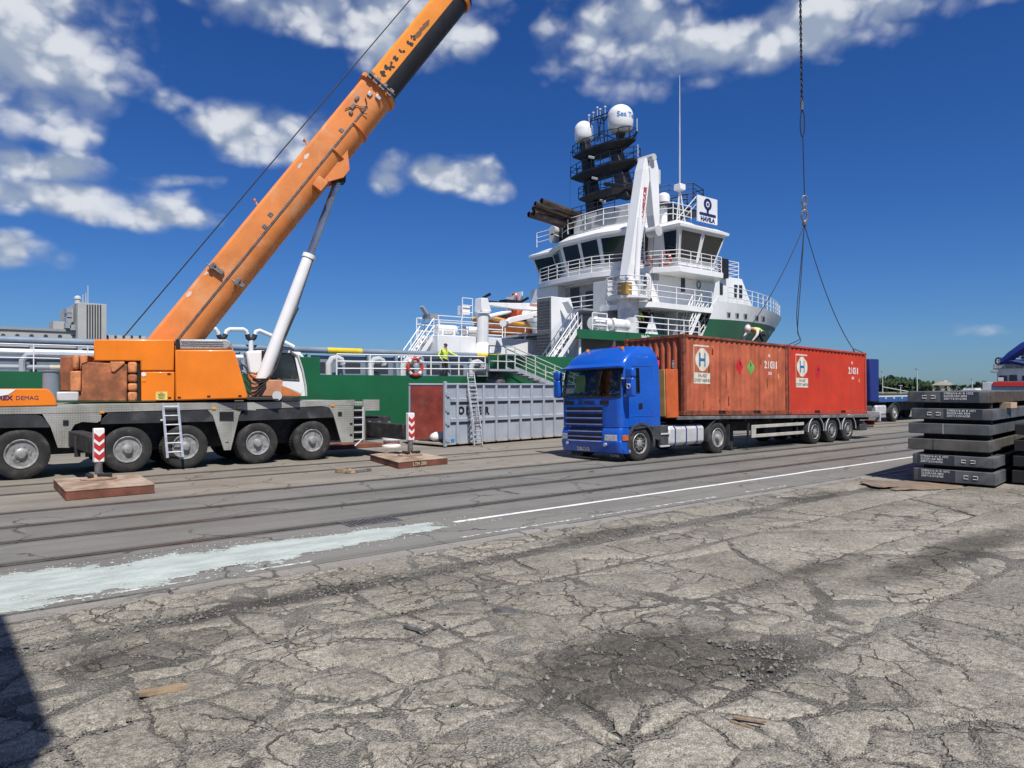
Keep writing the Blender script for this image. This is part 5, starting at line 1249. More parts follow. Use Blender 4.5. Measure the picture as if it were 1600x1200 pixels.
MB().box(29.55, 30.15, NV + .1, FV - .1, .35, .62).box(30.2, 30.75, NV + .1, FV - .1, .45, .55).build('underrun_bar', M_greyplastic, trl, bev=.03)
for v in (NV + .3, FV - .3): MB().box(30.78, 30.84, v - .2, v + .2, .55, .72).build('tail_lamp', M_redpaint, trl, bev=.01)
# folded head boards in front of the first container
MB().box(17.20, 17.24, NV + .0, NV + 1.15, 1.24, 2.62).xf(LEAN).build('head_board', mat('tan_board', (0.42, 0.27, 0.10), .6, var=.12), trl, bev=.008, label='tan head board behind the cab')
MB().box(17.25, 17.80, NV - .03, NV + .03, 1.20, 2.64).xf(LEAN).build('side_post_panel', mat('orange_panel', (0.55, 0.11, 0.025), .5, var=.1, dirt=((.3, .07, .03), .3, 4)), trl, bev=.008, label='orange upright panel beside the first container')
CL, CH, CWd = 5.87, 2.47, Wd
CORR_N = 20
def corr(x, x0=.14, x1=CL - .14, n=CORR_N, d=.028):
    """depth of the trapezoid corrugation at x"""
    p = (x1 - x0) / n; t_ = ((x - x0) / p) % 1.0
    return 0 if t_ < .28 else d * (t_ - .28) / .2 if t_ < .48 else d if t_ < .8 else d * (1 - (t_ - .8) / .2)
def corr_breaks(x0, x1, n): p = (x1 - x0) / n; return sorted([x0 + p * (k + f) for k in range(n) for f in (0, .28, .48, .8)] + [x1])
def decal(vs, fs, m, parent, name, lift=.004):
    """lay a flat shape (x, z) onto the corrugated near side"""
    P_ = []; F_ = []; B_ = [-9] + corr_breaks(.14, CL - .14, CORR_N) + [99]
    for f in fs:
        poly = [vs[i] for i in f]; lo, hi = min(p[0] for p in poly), max(p[0] for p in poly)
        for x0, x1 in zip(B_[:-1], B_[1:]):
            if x1 <= lo or x0 >= hi or x1 - x0 < 1e-6: continue
            q = clip(clip(poly, 1, 0, x1), -1, 0, -x0)
            if len(q) < 3: continue
            cm = corr((x0 + x1) / 2); e0, e1 = corr(x0 + 1e-6), corr(x1 - 1e-6)
            F_.append(tuple(range(len(P_), len(P_) + len(q)))); P_ += [(x, .03 + (e0 + (e1 - e0) * (x - x0) / (x1 - x0) if x0 > -1 and x1 < 50 else 0) - lift, z) for x, z in q]
    return mk(name, P_, F_, m, parent, world=False, smooth=0)
def rect(a, b, c, d): return [(a, c), (b, c), (b, d), (a, d)], [(0, 1, 2, 3)]
def disc(x, z, rx, rz, n=24): return [(x + rx * math.cos(2 * math.pi * k / n), z + rz * math.sin(2 * math.pi * k / n)) for k in range(n)], [tuple(range(n))]
def container(off, label, mm, mf, diamonds, group=None):
    M_ = TM @ Matrix.Translation((off, 0, 0)); t_ = thing('shipping_container', label, 'container', M_.to_translation(), M_.to_euler(), group)
    B = lambda mb, nm, m, **k: mb.build(nm, m, t_, world=False, **k)
    for x in (0, CL - .13):
        for y in (0, CWd - .13): B(MB().box(x + .001, x + .129, y + .001, y + .129, .12, CH - .12), 'corner_post', mf, bev=.008)
    for x in (0, CL):
        for y in (0, CWd):
            for z in (0, CH - .12):
                sx = 1 if x == 0 else -1; sy = 1 if y == 0 else -1
                B(MB().box(min(x - .004 * sx, x + .165 * sx), max(x - .004 * sx, x + .165 * sx), min(y - .004 * sy, y + .15 * sy), max(y - .004 * sy, y + .15 * sy), z - .003 if z else -.0, z + .123), 'corner_casting', mf, bev=.012)
                B(MB().box(x + .05 * sx if sx > 0 else x - .115, x + .115 if sx > 0 else x - .05, y - .006 if sy > 0 else y + .0045, y - .0045 if sy > 0 else y + .006, z + .035, z + .09), 'casting_hole', M_void, smooth=0)
    for y in (.0, CWd - .07):
        B(MB().box(.166, CL - .166, y + .002, y + .068, CH - .075, CH - .005), 'top_rail', mf, bev=.006)
        segs = [(.166, 1.75), (2.15, 3.72), (4.12, CL - .166)] if y == 0 else [(.166, CL - .166)]
        B(MB().box(segs[0][0], CL - .166, y + .002, y + .068, .002, .035), 'bottom_rail', mf)
        for a, b in segs: B(MB().box(a, b, y + .001, y + .07, .0352, .15), 'bottom_rail', mf, bev=.004)
        if y == 0:
            for a, b in ((1.75, 2.15), (3.72, 4.12)): B(MB().box(a, b, .066, .07, .0352, .15), 'forklift_pocket', M_void, smooth=0)
    for x in (0, CL - .08): B(MB().box(x + .004, x + .076, .166, CWd - .166, CH - .10, CH - .006), 'end_rail', mf, bev=.006); B(MB().box(x + .004, x + .076, .166, CWd - .166, .005, .14), 'end_rail', mf, bev=.006)
    for side in (0, 1):
        xs = corr_breaks(.13, CL - .13, CORR_N) if side else corr_breaks(.14, CL - .14, CORR_N)
        y = lambda x: (.03 + corr(x) if side == 0 else CWd - .03 - corr(x))
        vs = []; 
        for x in xs: vs += [(x, y(x), .148), (x, y(x), CH - .07)]
        B(MB().add(vs, [(2 * i, 2 * i + 2, 2 * i + 3, 2 * i + 1) for i in range(len(xs) - 1)]), 'side_wall', mm, smooth=0)
    ys = corr_breaks(.13, CWd - .13, 9)
    for x, s in ((.03, 1), (CL - .03, -1)):
        vs = []
        for y_ in ys:
            dd = corr(y_, .13, CWd - .13, 9, .045); vs += [(x + s * dd, y_, .13), (x + s * dd, y_, CH - .09)]
        B(MB().add(vs, [(2 * i, 2 * i + 2, 2 * i + 3, 2 * i + 1) for i in range(len(ys) - 1)]), 'end_wall', mm, smooth=0)
    B(MB().add([(0.07, .06, CH - .03), (CL - .07, .06, CH - .03), (CL - .07, CWd - .06, CH - .03), (.07, CWd - .06, CH - .03)], [(0, 1, 2, 3)]), 'roof', mf, smooth=0)
    # markings
    def X(px): return px
    M_cream = mat('cream_decal', (0.66, 0.62, 0.50), .6, var=.1); M_lblue = mat('logo_blue', (0.02, 0.13, 0.33), .5); M_dgrey = mat('decal_grey', (0.12, 0.15, 0.16), .6)
    l0, zt_ = .52, 2.18
    decal(*rect(l0, l0 + .055, .98, zt_), M_cream, t_, 'logo_border'); decal(*rect(l0 + .055, l0 + .78, zt_ - .05, zt_), M_cream, t_, 'logo_border')
    decal(*disc(l0 + .45, 1.73, .34, .36), M_cream, t_, 'logo_disc'); decal(*rect(l0 + .055, l0 + .84, .98, 1.32), M_cream, t_, 'logo_plate')
    for a, b, c, d in ((.27, .37, 1.52, 1.94), (.53, .62, 1.52, 1.94), (.37, .53, 1.68, 1.77)): decal(*rect(l0 + a, l0 + b, c, d), M_lblue, t_, 'logo_letter', .008)
    for s, z, sz in (('HAARE', 1.23, .15), ('CONTAINERS', 1.08, .13)):
        vs, fs = text_mesh(s, sz, .002); decal([(a + l0 + .45, b + z) for a, b in vs], fs, M_dgrey, t_, 'lettering', .008)
    rx = CL - 1.15
    for s, x, z, sz, m in (('HBS', rx + .02, 2.02, .13, M_letterw), ('21 081', rx + .13, 1.70, .36, M_letterw), ('22G1', rx + .05, 1.42, .13, M_letterw), ('6', rx + .62, 1.34, .22, mat('pale_yellow', (.62, .5, .12), .6))):
        vs, fs = text_mesh(s, sz, .006, 'CENTER', .78); decal([(a + x, b + z) for a, b in vs], fs, m, t_, 'lettering')
    for x, z, m in diamonds:
        decal([(x - .21, z), (x, z - .3), (x + .21, z), (x, z + .3)], [(0, 1, 2, 3)], m, t_, 'hazard_diamond', .005)
        decal([(x - .04, z + .04), (x + .05, z + .03), (x + .03, z + .15), (x, z + .19)], [(0, 1, 2, 3)], M_letter, t_, 'flame_symbol', .009)
    return t_
M_hred = mat('hazard_red', (0.55, 0.012, 0.02), .5); M_hgreen = mat('hazard_green', (0.16, 0.42, 0.09), .5)
ct1 = container(0.0, 'weathered rust-orange shipping container on the trailer next to the truck cab', M_cont1, M_cont1f, [(2.98, 1.60, M_hred), (3.62, 1.58, M_hgreen)], 'containers on the trailer')
ct2 = container(CL + .07, 'brighter red shipping container at the rear of the trailer', M_cont2, M_cont2f, [(2.1, 1.58, M_hred)], 'containers on the trailer')
# rust scrapes on the older container
rs = random.Random(2)
for x, z0, z1 in ((1.28, .9, 1.75), (2.25, .85, 1.45), (1.5, 1.9, 2.1), (2.35, .3, .6), (3.05, .25, .55), (4.6, .9, 1.25), (1.85, .4, .52), (1.0, .2, .45), (3.9, .8, .9), (4.25, 1.7, 1.9)):
    n = 8; w = rs.uniform(.018, .035); L_ = [(x + w * rs.uniform(.3, 1), z0 + (z1 - z0) * k / n) for k in range(n + 1)]; R_ = [(x - w * rs.uniform(.3, 1), z0 + (z1 - z0) * k / n) for k in range(n, -1, -1)]
    decal(L_ + R_, [tuple(range(2 * n + 2))], mat('rust_streak', (0.05, 0.022, 0.014), .8, var=.3), ct1, 'rust_streak', .003)
vs, fs = text_mesh('HBSU 210815', .12, .003)
mk('lettering', [(.024, .42 + b, 2.15 - .8 - a) for a, b in vs], fs, M_letterw, ct1, world=False, smooth=0)
b_ = thing('red_rag', 'bright red cloth hanging between cab and rust-orange container', 'cloth', (17.4, NV + .55, 2.95))
MB().add([(17.4 + .1 * math.sin(i * 1.7 + j), NV + .45 + .09 * i, 3.05 - .13 * j) for i in range(4) for j in range(5)], [(i * 5 + j, i * 5 + j + 1, i * 5 + j + 6, i * 5 + j + 5) for i in range(3) for j in range(4)]).build('folds', mat('rag_red', (.6, .01, .02), .8), b_, smooth=60)

# ------------------------------------------------------------------ lifting sling above the containers
RV = 15.12
sg = thing('lifting_sling', 'steel wire sling with ring and loose legs hanging over the containers', 'sling', onv(1257, 345, RV))
def rp(px, py, v=RV): return onv(px, py, v)
top = rp(1249.5, -60); eye0 = rp(1253, 172); eye1 = rp(1254.5, 214)
# twisted thick strand
for ph in (0, math.pi):
    n = 90; MB().tube([top.lerp(eye0, i / n) + Vector((.028 * math.cos(i * .9 + ph), .028 * math.sin(i * .9 + ph), 0)) for i in range(n + 1)], .026, 5).build('thick_rope', M_rope, sg)
MB().cyl(rp(1252.5, 158), rp(1253, 172), .06, n=8).build('rope_clamp', M_steel, sg)
mid = (eye0 + eye1) / 2; hgt = (eye0 - eye1).length / 2
MB().tube([mid + (_R * (.085 * math.sin(a))) + Vector((0, 0, hgt * math.cos(a))) for a in [2 * math.pi * k / 20 for k in range(20)]], .022, 6, True).build('rope_eye', M_rope, sg)
MB().cyl(eye1, rp(1257, 306), .022, n=6).build('single_rope', M_rope, sg)
def link(py0, py1, w, r, px=1257):
    a, b = rp(px, py0), rp(px, py1); m_ = (a + b) / 2; h_ = (a - b).length / 2
    MB().tube([m_ + _R * (w * math.sin(t_)) + Vector((0, 0, h_ * math.cos(t_))) for t_ in [2 * math.pi * k / 16 for k in range(16)]], r, 6, True).build('ring', M_steel, sg)
link(306, 321, .11, .03); link(318, 332, .05, .035); link(328, 346, .11, .035)
MB().box(*(lambda p: (p.x - .07, p.x + .07, p.y - .07, p.y + .07, p.z - .12, p.z + .05))(rp(1257, 348))).build('shackle', M_steel, sg, bev=.02)
rg = rp(1257, 351)
def leg(pts, r=.016): MB().tube(pts, r, 5).build('sling_leg', M_rope, sg)
def sag(a, b, s, n=14): return [a.lerp(b, i / n) + Vector((0, 0, -s * 4 * (i / n) * (1 - i / n))) for i in range(n + 1)]
hk = TM @ Vector((2 * CL + .07 - .55, .25, CH + .12)); hk2 = TM @ Vector((2 * CL + .07 - .08, .08, CH + .0))
leg(sag(rg, hk, .55)); leg([hk, hk + Vector((.1, 0, .02)), hk2])
lo1 = TM @ Vector((CL + .5, .9, CH + .02)); c_ = rp(1245.5, 480)
leg(curve([rg, rg.lerp(c_, .5), c_, rp(1245.5, 505), rp(1247.5, 522), rp(1251, 533), TM @ Vector((CL + .95, .35, CH + .02))]))
leg(curve([rg, rp(1252, 430), rp(1247, 500), rp(1246.5, 520), rp(1249, 530), TM @ Vector((CL + .7, .5, CH + .02))]))
leg(sag(rg, TM @ Vector((CL - .9, 1.2, CH + .35)), .35) + [TM @ Vector((CL - 1.5, 1.15, CH + .02))])
MB().box(hk.x - .02, hk.x + .08, hk.y - .03, hk.y + .03, hk.z - .12, hk.z + .05).build('hook', M_steel, sg, bev=.01)
# hook block high above, out of the frame, on the crane's rope
hb = thing('hook_block', 'crane hook block on its ropes above the sling', 'hook', (26.9, RV, 19.5))
MB().box(26.75, 27.05, RV - .25, RV + .25, 20.0, 21.0).build('block', M_boom2, hb, bev=.05); MB().tube([(26.9, RV, 20.0), (26.9, RV, 19.6), (27.05, RV, 19.35), (26.9, RV, 19.15), (26.72, RV, 19.3)], .07, 8).build('hook', M_steel, hb)
tipw = UM @ BM @ Vector((LT + .45, 0, -.8))
for s in (-.15, .15): MB().cyl((26.9, RV + s, 21), (tipw.x, tipw.y + s, tipw.z), .016, n=5).build('rope', M_rope, hb)
MB().tube([(26.9, RV, 19.15), top], .03, 6).build('sling_rope', M_rope, hb)

# ------------------------------------------------------------------ grey open-top bin with ladder
ga, gb = onz(*C3(410, 1112)), onz(*C3(1170, 1050)); gy = math.atan2(gb.y - ga.y, gb.x - ga.x)
bin_ = thing('roll_off_bin', 'grey open-top steel bin with open end beside the ship', 'bin', (ga.x, ga.y, 0), (0, 0, gy))
GM = PM[bin_.name]; GI = GM.inverted(); gn = Vector((-math.sin(gy), math.cos(gy), 0))
def gp(x, y): q = GI @ onplane(*C3(x, y), ga, gn); return q.x, q.z
BL, BWd = 7.4, 1.95; zt_ = gp(410, 680)[1]; zb_ = gp(410, 1085)[1]
B = lambda mb, nm, m, **k: mb.build(nm, m, bin_, world=False, **k)
B(MB().box(0, BL, .05, .07, zb_, zt_ - .06), 'near_wall', M_grey, smooth=0)
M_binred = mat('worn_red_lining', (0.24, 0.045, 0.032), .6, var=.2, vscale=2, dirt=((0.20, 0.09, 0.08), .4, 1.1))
B(MB().box(0, BL, BWd - .05, BWd - .03, zb_, zt_ - .06), 'far_wall', M_binred, smooth=0)
B(MB().box(BL - .02, BL, .07, BWd - .05, zb_, zt_ - .06), 'end_wall', M_grey, smooth=0)
B(MB().box(0, BL, .02, BWd - .02, zb_ - .06, zb_), 'floor', mat('bin_floor', (0.45, 0.4, 0.35), .8, var=.2, dirt=((.25, .16, .12), .4, 3)), smooth=0)
B(MB().box(-.03, BL, -.02, .09, zt_ - .07, zt_), 'top_rim', M_grey, bev=.012); B(MB().box(-.03, BL, BWd - .07, BWd + .02, zt_ - .07, zt_), 'top_rim', M_grey, bev=.012)
ribs = [gp(x, 700)[0] for x in (492, 583, 668, 752, 838, 915, 990, 1070, 1143)]; st_ = ribs[-1] - ribs[-2]
while ribs[-1] + st_ < BL: ribs.append(ribs[-1] + st_)
for x in ribs: B(MB().box(x - .05, x + .05, -.03, .05, zb_ - .03, zt_ - .075), 'side_rib', M_grey, bev=.012)
zr = [gp(450, 790)[1], gp(450, 925)[1]]
cuts = [.22] + ribs + [BL]
for z in zr:
    for a, b in zip(cuts[:-1], cuts[1:]):
        if b - a > .2: B(MB().prism([(.05, z - .10), (-.015, z - .085), (-.02, z + .03), (.05, z + .05)], 'x', a + .06, b - .06), 'side_ledge', M_grey, smooth=0)
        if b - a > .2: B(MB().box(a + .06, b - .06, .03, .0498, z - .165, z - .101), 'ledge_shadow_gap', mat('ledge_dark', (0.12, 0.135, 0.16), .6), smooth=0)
B(MB().box(-.04, .06, -.03, .07, .03, zt_ + .06), 'hinge_post', M_grey, bev=.01); B(MB().box(-.02, .06, BWd - .05, BWd + .03, .1, zt_), 'rear_post', M_grey, bev=.01)
for z in (zb_ + .15, zb_ + .75, zb_ + 1.2, zb_ + 1.75): B(MB().box(.06, .2, -.05, -.03, z - .03, z + .03).cyl((.0, -.05, z - .07), (.0, -.05, z + .07), .03, n=8), 'hinge', M_grey, bev=.005)
for y in (.35, BWd - .35): B(MB().box(.1, BL - .1, y - .09, y + .09, .05, zb_ - .06), 'skid_beam', M_chassis)
for k in range(4): B(MB().cyl((.3 + k * .35, .2, .12), (.3 + k * .35, BWd - .2, .12), .09, n=10), 'roller', M_chassis)
for ch, x in (('O', 523), ('I', 562), ('L', 608), ('E', 646), ('R', 694)): q = gp(x, 867); text(ch, .37, M_letter, bin_, (q[0], .046, q[1]), (1, 0, 0), (0, 0, 1), bold=.026, world=False, sx=1.0)
q = gp(465, 1068); B(MB().box(q[0] - .07, q[0] + .07, .02, .05, q[1] - .07, q[1] + .07), 'blue_sticker', mat('sky_sticker', (.02, .25, .6), .5), smooth=0)
q = gp(1078, 725); B(MB().box(q[0] - .03, q[0] + .03, .03, .05, q[1] - .04, q[1] + .04), 'dark_tag', M_black, smooth=0)
wb = GM @ Vector((.5, BWd * .45, zb_)); bag = thing('white_sack', 'white sack lying inside the open end of the grey bin', 'sack', wb)
mb = MB().ball(wb + Vector((0, 0, .17)), .3, 14, (1.2, .9, .62)); mb.v = [p + Vector((.05 * nz(p.x * 4, p.y * 4, p.z * 4), .05 * nz(p.y * 4, p.z * 4, 3), .04 * nz(p.z * 5, p.x * 5, 8))) for p in mb.v]; mb.build('sack_body', mat('sack_white', (.72, .7, .68), .8, bump=.4, bscale=15), bag, smooth=60)
a = onplane(*C3(632, 1112), ga - gn * .55, gn); b = onplane(*C3(587, 690), ga - gn * .05, gn); a.z = max(a.z, .03)
xd = Vector((math.cos(gy), math.sin(gy), 0))
ladder(a, b + (b - a).normalized() * .0, .40, xd, 15, 'long aluminium extension ladder leaning on the grey bin', r=.022)
a2 = a.lerp(b, .30) - gn * .05 ; b2 = onplane(*C3(578, 605), ga + gn * .12, gn)
t2 = thing('ladder_extension', 'upper section of the aluminium ladder rising above the grey bin', 'ladder', a2)
for s in (-.17, .17): MB().beam(a2 + xd * s, b2 + xd * s, .03, .05).build('stile', M_alu, t2)
for k in range(14): q = a2.lerp(b2, (k + .5) / 14); MB().cyl(q - xd * .17, q + xd * .17, .02, n=6).build('rung', M_alu, t2)
bl = onz(*C2(1068, 884)); bo = thing('bollard', 'low white bollard with a red band on the quay edge', 'bollard', (bl.x, bl.y, 0))
MB().lathe([(.34, 0), (.34, .05), (.28, .08), (.28, .22), (.34, .25), (.34, .33), (.3, .37)], (bl.x, bl.y, 0), (0, 0, 1), 20).build('body', M_white, bo, smooth=35)
MB().lathe([(.286, .11), (.286, .18)], (bl.x, bl.y, 0), (0, 0, 1), 20).build('red_band', mat('faded_red', (.45, .2, .15), .6), bo, smooth=35)

# ------------------------------------------------------------------ steel slabs
sa = onz(1427, 753); sb = onz(1562, 764); vd = (sb - sa); vd.z = 0; SW = 1.56; vd.normalize(); ud = Vector((-vd.y, vd.x, 0)); 
if ud.x < 0: ud = -ud
def slab(n_, zb, zt, shift, back, m, label, txt=None, tpos=.2, lpos=.62, length=6.7, width=SW, seam=None, yaw=0.0, base=None):
    o = (base or sa) + vd * shift + ud * back; o.z = zb
    t_ = thing('steel_slab', label, 'steel slab', (o.x, o.y, zb), (0, 0, math.atan2(vd.y, vd.x) + yaw), 'steel slabs stacked at the right'); h = zt - zb
    L = lambda mb, nm, mm, **k: mb.build(nm, mm, t_, world=False, **k)
    L(MB().box(0, width, 0, length, 0, h), 'slab_body', m, bev=.014, smooth=0)
    if txt:
        L(MB().box(tpos - .06, tpos + .66, -.003, .001, .01, h - .008), 'dark_paint_patch', mat('patch_blue_black', (.035, .042, .055), .6), smooth=0)
        for k, s in enumerate(txt): text(s, .062, M_letterw, t_, (tpos, -.006, h - .042 - k * .058), (1, 0, 0), (0, 0, 1), bold=.001, world=False, ax='LEFT', sx=1.05)
        mb = MB()
        for s in (0, 1):
            x = lpos + s * .17; w = .085; z0, z1 = h * .38, h * .62; e = x if s == 0 else x + w
            mb.tube([(x + (w if s == 0 else 0), -.006, z1), (e, -.006, z1), (e, -.006, z0), (x + (w if s == 0 else 0), -.006, z0)], .006, 4)
        L(mb, 'paint_mark', M_letterw)
    if n_ == 6: L(MB().box(width - .002, width + .004, .01, length - .01, .008, h - .008), 'rusty_side', M_slabbrown, smooth=0)
    if seam: L(MB().box(seam, seam + .012, -.004, 0.002, .004, h - .004), 'cut_seam', M_lightgrey if n_ == 3 else M_black, smooth=0)
    return t_
T = [['07806316 41 B 107Z', 'S235JR+AR M04', '200×1515×6700'], ['07806316 41 B 1073', 'S235JR+AR M04', '200×1515×6700'], ['07806316 45 B 1071', 'S235JR+AR M04', '200×1515×6700'], ['07806316 41 B 107Z', 'S235JR+AR M04', '200×1515×6700']]
_d = (sa - Vector((0, 0, 0))).dot(_F); zpix = lambda y: EYE - (y - HORY) * _d / FPX
ZS = [(zpix(752) , zpix(733)), (zpix(727), zpix(711)), (zpix(704), zpix(687)), (zpix(679), zpix(663)), (zpix(656.5), zpix(640)), (zpix(631), zpix(614))]
b0 = ZS[0][0]; ZS = [(a - b0 + .05, b - b0 + .05) for a, b in ZS]
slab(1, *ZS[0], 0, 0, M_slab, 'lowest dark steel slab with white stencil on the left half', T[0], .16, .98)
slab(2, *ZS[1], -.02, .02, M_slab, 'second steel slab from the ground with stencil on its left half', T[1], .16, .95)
slab(3, *ZS[3], -.10, .0, mat('slab_grey', (0.10, 0.104, 0.108), .6, .1, var=.25, vscale=2, bump=.25, bscale=14), 'plain steel slab with a pale vertical seam, fourth from the ground', seam=.68)
slab(4, *ZS[2], -.11, -.0, mat('slab_olive', (0.105, 0.10, 0.09), .65, .1, var=.25, vscale=2, bump=.25, bscale=14), 'plain olive-grey steel slab with a dark seam, third from the ground', seam=.5)
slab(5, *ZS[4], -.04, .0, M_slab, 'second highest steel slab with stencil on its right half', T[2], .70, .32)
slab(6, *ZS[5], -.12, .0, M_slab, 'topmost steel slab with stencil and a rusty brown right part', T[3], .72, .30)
o = sa + vd * (-.12 + SW + .002) + ud * .02
for (zb, zt, u_, lb, i) in ((ZS[0][1], ZS[1][0], 1, 'first', 0), (ZS[1][1], ZS[2][0], 1, 'second', 1), (ZS[2][1], ZS[3][0], 1, 'third', 2), (ZS[3][1], ZS[4][0], 1, 'fourth', 3), (ZS[4][1], ZS[5][0], 1, 'fifth', 4)):
    t_ = thing('timber_spacer', '%s timber spacer from the ground between the stacked steel slabs' % lb, 'timber', sa + Vector((0, 0, zb)), (0, 0, math.atan2(vd.y, vd.x)), 'timber spacers in the slab stack')
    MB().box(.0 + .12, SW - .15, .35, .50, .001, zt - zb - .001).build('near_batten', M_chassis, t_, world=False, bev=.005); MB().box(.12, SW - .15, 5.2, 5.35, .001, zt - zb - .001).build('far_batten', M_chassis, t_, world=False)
t_ = thing('timber_spacer', 'timber spacers under the lowest steel slab', 'timber', sa, (0, 0, math.atan2(vd.y, vd.x)), 'timber spacers in the slab stack')
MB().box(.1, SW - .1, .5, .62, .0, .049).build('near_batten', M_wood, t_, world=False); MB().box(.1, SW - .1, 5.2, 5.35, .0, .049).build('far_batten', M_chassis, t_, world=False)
# the neighbouring stack, set back and half out of the frame; one even near-black colour
for k in range(4): slab(10 + k, ZS[k][0], ZS[k][1], SW + .12 + .02 * k, .92, mat('slab_black', (.012, .012, .013), .7), 'dark steel slab of the rear stack at the right edge, %s from the ground' % ('first', 'second', 'third', 'fourth')[k])
t_ = thing('timber_spacer', 'timber spacers in the rear slab stack at the right edge', 'timber', sa, (0, 0, math.atan2(vd.y, vd.x)), 'timber spacers in the slab stack')
for k in range(4):
    z0 = 0 if k == 0 else ZS[k - 1][1]
    MB().box(SW + .3, SW + 1.5, 1.8, 1.95, z0 + .001, ZS[k][0] - .001).build('near_batten', M_wood, t_, world=False)
wd = thing('wood_wedge', 'pale wooden wedge under the top steel slab at the right edge', 'timber', (0, 0, 0))
q = sa + vd * (SW - .06) + ud * 1.55; MB().box(q.x - .2, q.x + .2, q.y - .12, q.y + .1, ZS[4][1] + .002, ZS[5][0] - .002).build('wedge_block', mat('pale_wood', (.5, .36, .24), .8), wd)
# rusty bent sheet in front of the stack
pl = thing('steel_sheet', 'thin rusty bent steel sheet on the ground before the slab stack', 'steel sheet', onz(1420, 762))
ca, cb_, cc_, cd = onz(1338, 757), onz(1400, 768), onz(1512, 763), onz(1440, 749)
vs = []; n = 14
for i in range(n + 1):
    for j in range(n + 1):
        a_ = ca.lerp(cb_, i / n); d_ = cd.lerp(cc_, i / n); p = a_.lerp(d_, j / n)
        z = .012 + .10 * (max(0, 1 - math.hypot(i - 11, j - 2) / 5)) * .6 + .07 * max(0, 1 - (i + j) / 8) + .012 * nz(i * .5, j * .5, 2)
        vs.append(Vector((p.x + .05 * nz(i * .7, j * .7, 7), p.y + .05 * nz(i * .7, j * .7, 4), z)))
fs = [(i * (n + 1) + j, i * (n + 1) + j + 1, (i + 1) * (n + 1) + j + 1, (i + 1) * (n + 1) + j) for i in range(n) for j in range(n) if (i, j) not in ((10, 0), (11, 0), (11, 1), (0, 0), (0, n - 1))]
so_ = mk('sheet', vs, fs, mat('dusty_rust', (0.21, 0.165, 0.12), .85, var=.2, vscale=3, dirt=((.27, .14, .08), .5, 3), bump=.5, bscale=20), pl, smooth=50); sm = so_.modifiers.new('thick', 'SOLIDIFY'); sm.thickness = .012

# ------------------------------------------------------------------ second truck farther down the quay
t2 = thing('flatbed_truck', 'yellow truck with blue headboard and empty blue flatbed behind the containers', 'truck', (44, 20.6, 0))
V0, V1 = 19.6, 22.05
for u in (36.6, 46.0): make_wheel(t2, (u, V0 + .2, .52), .52, .34, .31, -1); make_wheel(t2, (u, V1 - .2, .52), .52, .34, .31, 1)
for u in (51.5, 52.8): make_wheel(t2, (u, V0 + .2, .5), .5, .34, .3, -1); make_wheel(t2, (u, V1 - .2, .5), .5, .34, .3, 1)
r_ = [(40.0, 1.0), (42.05, 1.0), (42.3, 1.15), (42.2, 2.4), (41.9, 3.25), (40.3, 3.3), (40.0, 2.9)]
MB().prism([(a - 0.0, b) for a, b in r_], 'y', V0, V1).build('cab', M_yellow, t2, bev=.12)
MB().box(39.98, 41.0, V0 - .01, V1 + .01, 1.9, 2.6).build('cab_window', M_shipglass, t2, bev=.03)
MB().box(42.75, 43.85, V0, V1, 1.25, 3.72).build('headboard', M_cobalt, t2, bev=.06)
MB().box(43.86, 54.5, V0, V1, 1.2, 1.5).build('flatbed', mat('bed_blue', (.02, .09, .28), .4), t2, bev=.02)
MB().box(43.86, 54.4, V0 + .03, V1 - .03, 1.504, 1.52).build('bed_floor', M_lightgrey, t2)
for k in range(9): MB().box(44.6 + k * 1.1, 44.75 + k * 1.1, V0 - .02, V0 - .001, 1.38, 1.54).build('lashing_point', M_lightgrey, t2)
MB().tube([(44.4, V0 + .05, 2.1), (51, V0 + .1, 1.55)], .03, 5).build('strap', M_lightgrey, t2)
MB().box(36.2, 54, V0 + .7, V1 - .7, .65, 1.19).build('frame', M_chassis, t2)
for u0_, u1_, m in ((42.3, 43.1, M_greyplastic), (43.6, 44.9, M_tank)): MB().box(u0_, u1_, V0 + .03, V0 + .6, .45, 1.02).build('side_tank', m, t2, bev=.09)
MB().prism([(46 - .62 * math.cos(math.pi * k / 10), .55 + .62 * math.sin(math.pi * k / 10)) for k in range(11)] + [(46 - .58 * math.cos(math.pi * k / 10), .55 + .58 * math.sin(math.pi * k / 10)) for k in range(10, -1, -1)], 'y', V0, V0 + .45).build('fender', M_greyplastic, t2, smooth=40)
# ------------------------------------------------------------------ offshore supply ship moored behind the quay
SN, SFV, SCV = 29.0, 44.0, 36.5
ship = thing('supply_ship', 'green and white offshore supply ship moored along the quay', 'ship', (25, SCV, -2.3))
def sp(mb, name, m, parent=None, **k): return mb.build(name, m, parent or ship, **k)
def hb(u, z):
    ub = 62.0 - max(0, 8.3 - z) * 1.15; us = 41.0 - max(0, 8.3 - z) * .6
    return 7.5 if u <= us else max(0.02, 7.5 * (1 - min(1, ((u - us) / (ub - us)) ** 1.6)))
def ubow(z): return 62.0 - max(0, 8.3 - z) * 1.15
def ust(z): return 39.8 + (1.5 * (z - 5.4) / 2.3 if z > 5.4 else 0)
sp(MB().box(-34, 22.35, SN, SFV, -2.9, 1.3), 'aft_hull', M_shipgreen)
sp(MB().box(-34, 22.35, SN, SN + .12, 1.3, 2.62).box(-34, 22.35, SFV - .12, SFV, 1.3, 2.62), 'bulwark', M_shipgreen)
sp(MB().box(22.36, 39.8, SN + .003, SFV, -2.9, 1.3).box(22.36, 39.8, SN + .003, SN + .13, 1.3, 3.72), 'mid_hull', M_shipgreen)
sp(MB().box(11.2, 13.4, SN + .01, SN + .5, 2.6, 3.35), 'bulwark_box', M_shipgreen, bev=.02)
